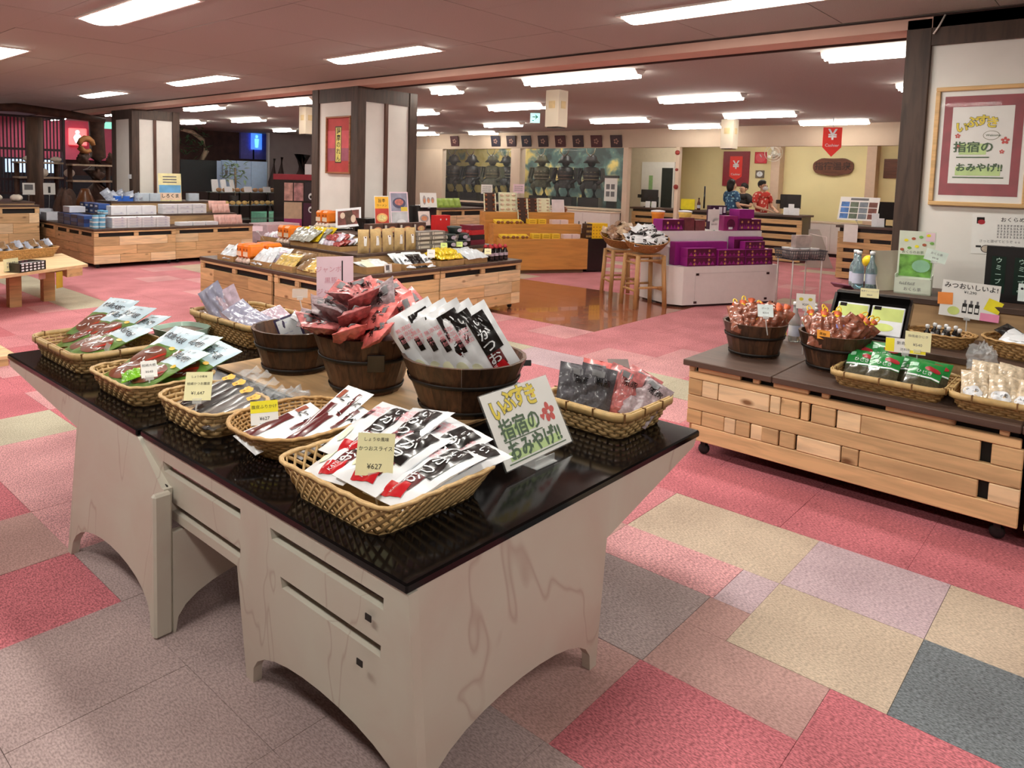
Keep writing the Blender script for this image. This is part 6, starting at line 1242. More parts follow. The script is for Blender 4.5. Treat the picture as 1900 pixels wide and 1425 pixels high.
# white counter with purple boxes
TW = face_frame((8.609, 4.217), (10.023, 3.545)); M_WHC = mat('white_counter', (236, 234, 232), .45, .02); M_PUR = mat('purple_carton', (150, 34, 132), .4, .1, 12); M_PURD = mat('dark_plum_print', (92, 20, 60), .4, .25, 18); M_PURG = mat('gold_dot', (200, 150, 90), .4)
wc = thing('white_counter', 'white two-step counter stacked with purple boxes', 'display counter', T=TW)
MB().prism([(0, 0), (1.565, 0), (1.565, .32), (-.12, .32), (-.12, .14)], .03, .52).build('lower_step', M_WHC, wc); MB().prism([(-.12, .32), (1.54, .32), (1.54, .75), (-.12, .75)], .03, .95).build('upper_step', M_WHC, wc)
MB().prism([(.03, .03), (1.53, .03), (1.53, .72), (-.09, .72), (-.09, .17)], 0, .03).build('plinth', P_K, wc)
for x, z in ((.22, .42), (1.38, .41), (.20, .06), (1.36, .07)): MB().box(x - .022, x + .022, -.006, 0, z - .014, z + .014).build('catch', P_K, wc)
MB().box(.19, 1.41, -.003, 0, .434, .437).box(.188, .191, -.003, 0, .05, .434).build('panel_joint', mat('joint_grey', (190, 188, 188), .5), wc, kind='stuff')
def plum(mb, Tf, w=.4, h=.12):
    put_rect(mb, -w / 2 + .004, w / 2 - .004, .004, h - .004, 1, .0004, None, 1, Tf)
    for i in range(2): put_ell(mb, -w * .25 + w * .5 * i, h * .7, .016, .016, 2, .0008, None, 10, Tf); put_ell(mb, -w * .25 + w * .5 * i, h * .25, .016, .016, 2, .0008, None, 10, Tf)
    for i in range(6): put_poly(mb, [(-w * .45 + w * .15 * i, h * .15), (-w * .375 + w * .15 * i, h * .55), (-w * .30 + w * .15 * i, h * .15)], 0, .0007, None, Tf)
PX = [M_PURD, M_PURG]
for i, (x, y, z, w, h) in enumerate(((.30, .03, .521, .46, .115), (.30, .03, .637, .46, .115), (.78, .025, .521, .44, .115), (.78, .025, .637, .44, .09), (1.25, .03, .521, .46, .105), (1.25, .04, .627, .46, .10), (1.20, .07, .728, .34, .10), (1.2, .26, .52, .3, .1))[:7]):
    carton('purple_box', 'purple patterned gift box on the lower step of the white counter', TW @ TL(x, y, z), w, .14 if i < 6 else .1, h, M_PUR, 'gift box', 'purple boxes on the lower step', lambda mb, Tf, w=w, h=h: plum(mb, Tf, w, h), PX)
carton('purple_box', 'long plain purple gift box behind the patterned ones', TW @ TL(.42, .19, .521), .84, .11, .30, M_PUR, 'gift box'); carton('purple_box', 'tall purple gift box stacked behind at the step end', TW @ TL(1.2, .19, .521), .5, .11, .36, M_PUR, 'gift box', None, lambda mb, Tf: plum(mb, Tf, .5, .33), PX)
for i, (x, z, w, h, lb) in enumerate(((.08, .95, .34, .15, 'purple patterned box at the stool end of the upper step'), (1.28, .95, .22, .17, 'purple patterned box at the upper step end'), (1.46, .95, .2, .155, 'small purple patterned box at the upper step corner'), (1.30, 1.12, .26, .12, 'plain purple box on top of the upper step stack'))):
    carton('purple_box', lb, TW @ TL(x, .36, z + .001), w, .2, h, M_PUR, 'gift box', None, (lambda mb, Tf, w=w, h=h: plum(mb, Tf, w, h)) if i < 3 else None, PX)
carton('window_box', 'purple box with a dark window and cakes on the upper step', TW @ TL(1.02, .345, .951), .24, .2, .20, mat('magenta_box', (150, 40, 110), .4, .2, 6), 'box', None, lambda mb, Tf: (put_ell(mb, 0, .09, .07, .07, 1, .0006, None, 14, Tf), put_rect(mb, -.04, .03, .02, .05, 2, .001, None, 1, Tf)), [M_PURD, P_W])
carton('window_box', 'dark box with white pictures standing above the windowed purple box', TW @ TL(1.02, .60, .951), .28, .08, .33, mat('plum_black', (56, 24, 56), .4, .1), 'box', None, lambda mb, Tf: (put_ell(mb, -.08, .26, .025, .04, 1, .0006, None, 10, Tf), put_rect(mb, .0, .06, .21, .31, 1, .0006, None, 1, Tf), put_rect(mb, .08, .12, .23, .31, 1, .0006, None, 1, Tf)), [P_W])
for i, (x, lb) in enumerate(((.02, 'orange cup pack with a white rim on the upper step'), (.45, 'yellow cup pack with a white rim on the upper step'))):
    t = thing('cup_pack', lb, 'cup', T=TW @ TL(x + .02, .64 if i == 0 else .62, .951)); MB().lathe([(.06, 0), (.085, .2), (.09, .21), (.09, .24)], 14).build('cup', [mat('orange_cup', (240, 150, 50), .4), mat('yellow_cup', (244, 210, 110), .4)][i], t); MB().lathe([(.095, .235), (.095, .25), (.03, .26)], 14).build('lid', P_W, t)
for i, x in enumerate((.36, .54)): carton('cake_pack', 'dark wine cake pack between the cups on the upper step', TW @ TL(x, .38, .951), .16, .12, .17 - .03 * i, mat('wine_pack', (120, 60, 66), .4, .3, 10), 'pack', 'wine cake packs')
for i, (x, z, w, h) in enumerate(((.72, 1.16, .19, .16), (.74, 1.04, .15, .17))):
    p = TW @ Vector((x, .345, z)); card('notice_card', ['upper white blank notice on the white counter', 'lower white notice with small print on the white counter'][i], p, TW.to_3x3() @ Vector((1, 0, 0)), (0, 0, 1), w, h, None, (lambda mb: scribble(mb, -.05, .05, 0, .02, 2, 5)) if i else None, stand=tuple(TW @ Vector((x, .36, .951))))
# wire basket rack
M_WIRE = mat('grey_wire', (84, 84, 90), .5, .05)
wr = thing('wire_rack', 'grey wire basket on thin pale legs beside the white counter', 'rack', T=TL(10.08, 3.30, 0) @ RZ(-.6)); Wd, Dd = .24, .17
bk = MB(); zb, zt = .62, .74
for i in range(15):
    x = -Wd + 2 * Wd * i / 14; bk.tube([(x, -Dd * 1.1, zt), (x, -Dd, zb), (x, Dd, zb), (x, Dd * 1.1, zt)], .006, 4)
for i in range(11):
    y = -Dd + 2 * Dd * i / 10; bk.tube([(-Wd * 1.1, y, zt), (-Wd, y, zb), (Wd, y, zb), (Wd * 1.1, y, zt)], .006, 4)
for z, k in ((zb, 1), (zb + .04, 1.035), (zb + .08, 1.07)): bk.tube([(sx * Wd * k, sy * Dd * k, z) for sx, sy in ((-1, -1), (1, -1), (1, 1), (-1, 1))], .004, 4, 0, True, False)
bk.build('wire_mesh', M_WIRE, wr, kind='stuff'); MB().tube([(sx * Wd * 1.1, sy * Dd * 1.1, zt) for sx, sy in ((-1, -1), (1, -1), (1, 1), (-1, 1))], .009, 6, 0, True, False).build('rim', M_WIRE, wr)
for sx in (-1, 1):
    for sy in (-1, 1): MB().tube([(sx * Wd * .9, sy * Dd * .9, 0), (sx * Wd * .9, sy * Dd * .9, zb)], .009, 6).build('leg', mat('pale_leg', (232, 224, 220), .4), wr)
MB().tube([(Wd * 1.1, -Dd, zt), (Wd * 1.15, -Dd * .8, zt + .18), (Wd * 1.1, Dd, zt + .2)], .006, 6).build('handle', mat('pale_leg', (232, 224, 220), .4), wr)
for i in range(6):
    t = thing('white_tub', 'small white lidded tub in the wire basket', 'tub', T=wr.matrix_basis @ TL(-.15 + .15 * (i % 3), -.075 + .15 * (i // 3), zb + .01), group='white tubs in the wire basket'); MB().lathe([(.05, 0), (.062, .12)], 12).build('tub_body', mat('printed_tub', (200, 190, 186), .4, .3, 14), t); MB().lathe([(.066, .12), (.066, .14)], 12).build('lid', P_W, t)
carton('tea_carton', 'pale carton with dark marks standing on the wire basket', wr.matrix_basis @ TL(0, -.06, zb + .155), .24, .1, .16, mat('tea_carton', (190, 178, 172), .4, .3, 9), 'box')
# ---- hanging paper lamps and exit sign
def hanger(label, u, v_top, v_bot, x, w=.27):
    p = Px(u, v_top, x); q = Px(u, v_bot, x); t = thing('hanging_lamp', label, 'lamp', T=TL(x, p.y, q.z) @ RZ(.0)); h = p.z - q.z
    MB().box(-w / 2, w / 2, -w / 2, w / 2, 0, h, 0, .004).build('shade', mat('paper_shade', (232, 222, 200), .8, .04, 3), t)
    for s in ((-1, 0), (0, -1)):
        MB().box(s[0] * w / 2 - (.004 if s[0] else .05), s[0] * w / 2 + (0 if s[0] else .05), s[1] * w / 2 - (.004 if s[1] else .05), s[1] * w / 2 + (0 if s[1] else .05), h * .5, h * .7).build('paper_square', mat('washi_square', (222, 200, 150), .8), t)
    MB().tube([(0, 0, h), (0, 0, ZC - q.z)], .012, 6).build('stem', mat('lamp_stem', (60, 50, 46), .5), t); MB().box(-w / 2 + .02, w / 2 - .02, -w / 2 + .02, w / 2 - .02, -.01, 0).build('under_plate', P_K, t)
hanger('square paper hanging lamp with two tan patches beside the exit sign', 1034, 168, 236, 7.9, .21); hanger('square paper hanging lamp before the cashiers', 1355, 222, 276, 12.4, .22); hanger('square paper hanging lamp beside the middle column', 570, 199, 249, 7.6, .2)
ep = Px(993, 217, 10.4); ex_ = thing('exit_sign', 'green lit exit sign with an arrow hanging under the ceiling', 'sign', T=Matrix(((.676, 0, -.737, ep.x), (-.737, 0, -.676, ep.y), (0, 1, 0, ep.z), (0, 0, 0, 1))))
MB().box(-.09, .09, -.11, .11, -.03, 0, 0, .004).build('housing', P_W, ex_); s_ = MB(); put_rect(s_, -.08, .08, -.10, .10, 0, .001); put_rect(s_, -.05, .03, -.008, .008, 1, .002); put_poly(s_, [(.0, .045), (.055, 0), (.0, -.045), (.0, -.028), (.03, 0), (.0, .028)], 1, .002); put_rect(s_, -.05, -.02, -.07, -.055, 1, .002)
s_.build('lit_face', [emis('exit_face', (150, 240, 235), 1.1), mat('exit_green', (20, 140, 110), .5)], ex_); MB().tube([(0, .11, -.015), (0, ZC - ep.z, -.015)], .01, 6).build('stem', P_W, ex_)
for (u, v, x, lb) in ((1330, 184, 9.75, 'square ceiling air vent among the batten lights'),):
    p = Pz(u, v, ZC); t = thing('ceiling_vent', lb, 'vent', (p.x, p.y, ZC - .012)); MB().box(-.3, .3, -.3, .3, 0, .012, 0, .002).build('plate', mat('vent_plate', (200, 176, 166), .7), t)
    for i in range(4): MB().box(-.26 + .02 * i, .26 - .02 * i, -.26 + .13 * i, -.24 + .13 * i, -.004, 0).build('slat', mat('vent_dark', (90, 74, 70), .7), t)
# hanging yen pennant
yp = Px(1544, 262, 13.2); t = thing('yen_pennant', 'red downward arrow pennant with a white yen sign under the ceiling', 'sign', T=Matrix(((.45, 0, -.89, yp.x), (-.89, 0, -.45, yp.y), (0, 1, 0, yp.z), (0, 0, 0, 1)))); M_YR = mat('yen_red', (238, 56, 46), .5, .04)
MB().prism([(-.145, .23), (-.145, -.10), (0, -.26), (.145, -.10), (.145, .23)], -.012, 0).build('pennant', M_YR, t); s_ = MB(); put_text(s_, '¥', 0, .10, .24, 0, .001, None, .02); put_text(s_, 'Cashier', 0, -.07, .07, 0, .001); s_.build('lettering', P_W, t)
MB().tube([(0, .23, -.006), (0, ZC - yp.z, -.006)], .008, 6).build('stem', P_W, t)
# ================================================================== far wall: plaques, armour, cabinets, cashiers
M_PLQ = mat('plaque_dark', (52, 36, 40), .5, .15)
for i, u in enumerate((842, 918, 947, 975, 1006, 1038, 1071, 1105, 1142)):
    p = Px(u, 262, XS - .06); T = frame((XS - .036, p.y, p.z), (0, -1, 0), (-.22, 0, 1)); t = thing('crest_plaque', 'dark square plaque with a pale family crest over the show windows', 'plaque', T=T, group='crest plaques')
    MB().box(-.15, .15, -.14, .14, -.02, 0, 0, .004).build('board', [M_PLQ, mat('plaque_navy', (36, 34, 46), .5), mat('plaque_maroon', (70, 34, 36), .5)][[2, 1, 0, 1, 0, 2, 0, 2, 0][i]], t); s_ = MB()
    for k in range(5): put_ell(s_, .045 * math.cos(k * 1.2566), .045 * math.sin(k * 1.2566), .026, .022, 0, .0008, None, 8)
    s_.build('crest', mat('crest_tan', (150, 116, 100), .6), t, kind='stuff')
def armour(label, y, x, c1, c2, h=1.25):
    """suit of armour on a chest: helmet with crest, shoulder guards, cuirass, skirt plates, shins"""
    t = thing('samurai_armour', label, 'armour', (x, y, ZS - .1), PI / 2 + .3, 'suits of armour in the show windows'); s = h / 1.25; A = mat(c1, {'armour_black': (22, 20, 22), 'armour_olive': (70, 70, 50), 'armour_brown': (56, 44, 38)}[c1], .45, .4, 18); B = mat('armour_lace_' + c2, {'a': (120, 110, 84), 'b': (150, 140, 120), 'c': (92, 70, 54)}[c2], .5, .3, 24)
    MB().box(-.24 * s, .24 * s, -.2 * s, .2 * s, 0, .28 * s, 0, .01).build('chest', P_K, t)
    for sx in (-1, 1): MB().tube([(sx * .12 * s, .12 * s, .28 * s), (sx * .14 * s, .2 * s, .5 * s), (sx * .12 * s, .05 * s, .6 * s)], [.06 * s, .07 * s, .08 * s], 8).build('leg_guard', A, t)
    MB().lathe([(.25 * s, .48 * s), (.20 * s, .62 * s), (.17 * s, .66 * s)], 12, smooth=False).build('skirt', A, t); MB().lathe([(.16 * s, .62 * s), (.2 * s, .8 * s), (.17 * s, .95 * s), (.08 * s, .98 * s)], 12).build('cuirass', A, t)
    for k in range(3): MB().lathe([(.205 * s - .01 * k, (.68 + .08 * k) * s), (.207 * s - .01 * k, (.70 + .08 * k) * s)], 14, cap=False).build('lacing', B, t)
    for sx in (-1, 1):
        MB().box(-.02, .02, -.12 * s, .12 * s, -.28 * s, 0, 0, .005, TL(sx * .25 * s, 0, .95 * s) @ RY(-sx * .15)).build('shoulder_guard', A, t); MB().tube([(sx * .22 * s, 0, .9 * s), (sx * .28 * s, .05, .68 * s), (sx * .2 * s, .18 * s, .6 * s)], .05 * s, 7).build('sleeve', A, t)
    MB().ball((0, 0, 1.08 * s), (.10 * s, .10 * s, .12 * s)).build('face_mask', A, t); MB().lathe([(.2 * s, 1.06 * s), (.13 * s, 1.14 * s), (.12 * s, 1.2 * s), (.05 * s, 1.26 * s)], 14).build('helmet', A, t)
    for sx in (-1, 1): MB().tube([(0, .1 * s, 1.2 * s), (sx * .09 * s, .13 * s, 1.3 * s), (sx * .11 * s, .12 * s, 1.42 * s)], [.014, .012, .004], 6).build('helmet_horn', B, t)
ARM = ((842, 'armour_brown', 'c', 'brown laced armour farthest along the first window'), (876, 'armour_black', 'c', 'black armour with a pointed helmet beside the brown one'), (914, 'armour_olive', 'a', 'olive green armour in the first window'), (940, 'armour_black', 'b', 'black armour with a pale badge near the window pillar'), (1006, 'armour_olive', 'b', 'olive armour standing first in the second window'), (1050, 'armour_black', 'c', 'dark armour in the middle of the second window'), (1098, 'armour_black', 'a', 'black armour with tall horns near the notice board'))
for u, a_, b_, lb in ARM: xx_ = 16.15 if u == 940 else 15.4; p = Px(u, 300, xx_); armour(lb, p.y, xx_, a_, b_, 1.36)
p = Px(1135, 350, XS + .35); t = thing('notice_stand', 'white notice board with four pictures standing in the show window', 'notice board', T=Matrix(((0, 0, -1, XS + .3), (-1, 0, 0, p.y), (0, 1, 0, ZS - .095), (0, 0, 0, 1)))); q = MB().box(-.17, .17, .25, .83, -.02, 0, 0, .004); 
for i in range(4): put_rect(q, -.12 + .13 * (i % 2), -.02 + .13 * (i % 2), .36 + .17 * (i // 2), .48 + .17 * (i // 2), 1)
put_rect(q, -.15, .15, .70, .76, 2); q.build('board', [M_PAPER, M_GREY, M_PAPER], t); MB().box(-.2, .2, .79, .85, -.04, .01).build('header', mat('stand_dark', (60, 56, 54), .5), t); MB().box(-.12, .12, 0, .25, -.1, -.02).build('foot', P_K, t)
# white cabinets under the second window, the glazed door, signs
M_CAB = mat('pale_cabinet', (226, 220, 214), .5, .02)
def cabinet(label, T, w, h, d, n):
    t = thing('cabinet', label, 'cabinet', T=T); MB().box(0, w, 0, d, .08, h - .03).build('body', M_CAB, t); MB().box(-.02, w + .02, -.02, d, h - .03, h, 0, .004).build('worktop', M_CREAM, t); MB().box(.03, w - .03, .04, d, 0, .08).build('plinth', P_K, t)
    for i in range(n):
        dr = MB().box(w * i / n + .004, w * (i + 1) / n - .004, -.016, -.001, .1, h - .05, 0, .003).build('door', M_CAB, t); xx = w * (i + (.88 if i % 2 == 0 else .12)) / n; MB().box(xx - .008, xx + .008, -.03, -.016, h * .55, h * .72).build('handle', P_K, dr)
FT = Matrix(((0, 1, 0, 0), (-1, 0, 0, 0), (0, 0, 1, 0), (0, 0, 0, 1)))
cabinet('pale wall cabinet under the second show window', TL(XS - .42, 11.6, 0) @ FT, 2.9, ZS - .06, .40, 4); cabinet('pale two-door cabinet behind the cashier counter', TL(17.6, 6.2, 0) @ FT, 1.6, .78, .5, 3)
dp = struct('door_1', MB().box(17.22, 17.29, 8.82, 9.75, 0, 2.1, 0, .004), mat('white_door', (232, 230, 224), .5, .02)); MB().box(17.205, 17.22, 8.86, 9.16, .1, 1.95).build('glass_panel', mat('dark_glass', (40, 46, 44), .15), dp); MB().box(17.2, 17.22, 9.42, 9.52, .9, 1.75).build('green_pane', mat('green_pane', (140, 176, 120), .3), dp); MB().box(17.19, 17.215, 9.22, 9.26, .8, 1.2).build('handle', P_K, dp)
def wall_sign(name, label, x, u0, v0, u1, v1, m, prints=None, extra=(), cat='sign', d=.03):
    a, b = Px(u0, v0, x), Px(u1, v1, x); w, h = a.y - b.y, a.z - b.z; T = Matrix(((0, 0, -1, x), (-1, 0, 0, (a.y + b.y) / 2), (0, 1, 0, (a.z + b.z) / 2), (0, 0, 0, 1))); mb = MB().box(-w / 2, w / 2, -h / 2, h / 2, -d, 0, 0, .004)
    if prints: prints(mb, w, h)
    return mb.build(name, [m] + list(extra), None, T=T, label=label, cat=cat)
M_MAR = mat('maroon_panel', (140, 26, 44), .4, .08)
wall_sign('yen_sign', 'maroon wall panel with a red arrow and white yen sign', 18.36, 1343, 281, 1388, 346, M_MAR, lambda mb, w, h: (put_poly(mb, [(-w * .24, h * .36), (-w * .24, -h * .22), (0, -h * .34), (w * .24, -h * .22), (w * .24, h * .36)], 1, .001), put_text(mb, '¥', 0, h * .1, h * .32, 2, .002, None, .02), put_text(mb, 'Cashier', 0, -h * .16, h * .09, 2, .002)), [M_YR, P_W])
wall_sign('wall_clock', 'red square wall clock beside the yen panel', 18.36, 1401, 282, 1422, 303, mat('red_clock', (206, 44, 60), .5), lambda mb, w, h: (put_rect(mb, -.01, .01, 0, h * .3, 1, .001, None, 1, None, .6), put_ell(mb, 0, 0, w * .42, h * .42, 2, .0005)), [P_W, mat('clock_rose', (220, 90, 100), .5)], 'clock')
wall_sign('wall_clock', 'small grey square clock with a white face below the red clock', 18.36, 1402, 316, 1417, 330, mat('grey_clock', (120, 108, 96), .5), lambda mb, w, h: (put_ell(mb, 0, 0, w * .36, h * .36, 1, .001), put_rect(mb, -.004, .004, 0, h * .25, 0, .002)), [P_W], 'clock')
a, b = Px(1509, 309, 18.35), Px(1584, 309, 18.35); W_ = a.y - b.y
wv = thing('carved_board', 'oval dark carved wooden signboard on the pale yellow wall', 'carving', T=Matrix(((0, 0, -1, 18.37), (-1, 0, 0, (a.y + b.y) / 2), (0, 1, 0, a.z), (0, 0, 0, 1)))); M_CARV = wood('carved_wood', (104, 56, 34), 'X', .5, .6, False, vary=.03)
MB().prism([(W_ / 2 * math.copysign(abs(math.cos(t_)) ** .7, math.cos(t_)), .2 * math.copysign(abs(math.sin(t_)) ** .8, math.sin(t_)) * (1 + .05 * math.sin(7 * t_))) for t_ in (2 * PI * i / 40 for i in range(40))], -.02, .05).build('board', M_CARV, wv); s_ = MB(); put_text(s_, '指宿温泉', 0, 0, .2, 0, .052, None, .01); s_.build('carved_lettering', mat('dark_carving', (54, 30, 20), .6), wv, kind='stuff')
wall_sign('carved_board', 'square dark carved wooden board beside the white wall', 18.36, 1641, 295, 1668, 331, M_CARV, None, (), 'carving')
for i, (u, v, r_) in enumerate(((1267, 283, .05), (1267, 315, .03), (1265, 347, .05))): MB().lathe([(r_, 0), (r_, .03), (r_ * .5, .05)], 14, 0, RY(-PI / 2)).build('alarm_bell', mat('alarm_red', (140, 44, 34), .5), None, T=TL(XS - .001, 7.37, Px(u, v, XS).z), label=['red brown alarm bell highest on the narrow pillar', 'small dark alarm button in the middle of the narrow pillar', 'red brown alarm lamp lowest on the narrow pillar'][i], cat='alarm')
MB().tube([(0, 0, 0), (0, 0, .5)], .02, 8).build('black_rod', P_K, None, T=TL(15.7, 7.28, 1.02), label='thin black rod standing at the counter near the pillar', cat='rod')
# wall fan
fp_ = Px(1436, 284, 17.9); t = thing('wall_fan', 'pale wall fan in a wire cage on the tan pillar', 'fan', T=TL(17.88, fp_.y, fp_.z) @ RY(-PI / 2) @ RX(.3)); M_FAN = mat('fan_pale', (214, 208, 196), .5)
for r_ in (.08, .14, .2): MB().tube([(r_ * math.cos(i * PI / 10), r_ * math.sin(i * PI / 10), .05 * (1 - (r_ / .2) ** 2)) for i in range(20)], .006, 5, 0, True).build('cage_ring', M_FAN, t)
for k in range(3): MB().grid(3, 4, lambda u_, v_: ((.04 + .13 * v_) * math.cos(k * 2.094 + .5 * u_), (.04 + .13 * v_) * math.sin(k * 2.094 + .5 * u_), -.02 + .03 * u_), 0).build('blade', M_FAN, t)
MB().lathe([(.05, -.12), (.06, -.03), (.03, .0)], 14).build('motor', M_FAN, t); MB().tube([(0, 0, -.1), (.0, 0, -.2), (-.12, 0, -.22)], .02, 8).build('bracket', M_FAN, t)
# pallet counters
def pallet_counter(label, x, y0, y1, zt, slats=6):
    t = thing('pallet_counter', label, 'counter', T=TL(x, y1, 0) @ FT); W_ = y1 - y0; MB().box(.02, W_ - .02, .03, .6, .02, zt - .03).build('carcass', P_K, t); MB().box(-.03, W_ + .03, -.04, .62, zt - .04, zt, 0, .004).build('worktop', M_TOPD, t)
    h = (zt - .06) / slats
    for i in range(slats):
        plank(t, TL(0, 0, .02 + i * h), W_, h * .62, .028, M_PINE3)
        if i: 
            for x_ in (0, W_ * .33, W_ * .66, W_ - .1): plank(t, TL(x_, .004, .02 + i * h - h * .36), .1, h * .34, .024, M_PINE3)
    return t
pallet_counter('long slatted pallet counter in front of the cashiers', 15.5, 5.08, 9.0, .98, 6); pallet_counter('short slatted pallet counter below the picture board', 13.6, 2.6, 3.85, .93, 5)
def monitor(label, T):
    t = thing('till_monitor', label, 'monitor', T=T); MB().box(-.2, .2, -.02, .02, .12, .42, 0, .008).build('screen', P_K, t); MB().box(-.03, .03, 0, .03, .02, .14).build('neck', P_K, t); MB().box(-.12, .12, -.1, .1, 0, .02, 0, .004).build('base', P_K, t); MB().box(-.28, -.2, -.03, .02, .22, .30, 0, .004).build('card_reader', P_K, t)
for i, (u, v, x) in enumerate(((1205, 372, 15.8), (1466, 385, 15.8), (1640, 410, 13.95))): p = Px(u, v, x); monitor(['black till monitor at the door end of the cashier counter', 'black till monitor beside the red shirted cashier', 'black till monitor behind the picture board'][i], TL(x, p.y, [.98, .98, .93][i]) @ RZ(-1.2))
for i, (u, z, x) in enumerate(((1201, .98, 15.52), (1212, .98, 15.52), (1459, .98, 15.52), (1468, .98, 15.52), (1478, .98, 15.52), (1626, .93, 13.62), (1636, .93, 13.62))):
    p = Px(u, 380, x); MB().box(-.055, .055, -.012, .012, 0, .15 + .08 * (i in (3, 5)), 0, .003).build('leaflet_holder', P_W, None, T=TL(x + .02, p.y, z) @ RZ(-1.2) @ RX(-.2), label='small white leaflet holder on the cashier counter', cat='holder', group='white leaflet holders')
p = Px(1278, 375, 15.6); carton('yellow_bag', 'bright yellow card sign standing on the cashier counter', TL(15.55, p.y, .98) @ RZ(-PI / 2 + .3), .30, .05, .24, M_YELC, 'sign'); 
p = Px(1297, 372, 15.7); bottle('brown bottle beside the yellow card sign', (15.7, p.y, .98), .27, mat('brown_glass', (90, 44, 24), .2), P_K)
p = Px(1592, 390, 13.7); q = card('picture_board', 'tilted white board of small landscape pictures on the short pallet counter', (13.72, p.y, 1.22), (0, -1, 0), (.35, 0, 1), .62, .42, None, lambda mb: [put_rect(mb, -.28 + .145 * (i % 4), -.15 + .145 * (i % 4), .03 - .105 * (i // 4), .12 - .105 * (i // 4), 3 + i % 4, .001) for i in range(12)] + [put_rect(mb, -.14, .14, .15, .19, 2, .001)], [mat('pic_blue', (70, 120, 190), .5, .4, 10), mat('pic_green', (96, 110, 90), .5, .4, 10), mat('pic_grey', (120, 130, 140), .5, .4, 10), mat('pic_brown', (120, 70, 60), .5, .4, 10)], 'picture board', stand=(13.8, p.y, .931))
p = Px(1577, 425, 13.5); card('hung_sheet', 'blank white sheet hanging from the short pallet counter', (13.55, p.y, .80), (0, -1, 0), (0, 0, 1), .22, .30, None, None)
MB().prism([(0, 0), (.5, 0), (.2, .75), (0, .75)], 0, .02).build('umbrella_cover', glass('grey_sheet', (200, 196, 190), .55), None, T=TL(14.9, 4.75, 0) @ RZ(-.9) @ RX(PI / 2), label='pale translucent sheet leaning at the end of the cashier counter', cat='sheet')
# ================================================================== people
def skin_mesh(name, V_, E_, m, sub=1, root=0):
    me = bpy.data.meshes.new('sk'); me.from_pydata([v[0] for v in V_], E_, []); ob = bpy.data.objects.new('sk', me); COL.objects.link(ob)
    sk = ob.modifiers.new('s', 'SKIN'); sk.use_smooth_shade = True
    for i, v in enumerate(V_): r = v[1]; me.skin_vertices[0].data[i].radius = r if isinstance(r, tuple) else (r, r)
    me.skin_vertices[0].data[root].use_root = True; sb = ob.modifiers.new('d', 'SUBSURF'); sb.levels = sub; sb.render_levels = sub
    dg = bpy.context.evaluated_depsgraph_get(); out = bpy.data.meshes.new_from_object(ob.evaluated_get(dg)); bpy.data.objects.remove(ob); out.name = name; out.materials.clear(); out.materials.append(m); return out
M_SKIN = mat('skin', (222, 176, 148), .55, .06); M_HAIR = mat('black_hair', (24, 18, 18), .5, .2)
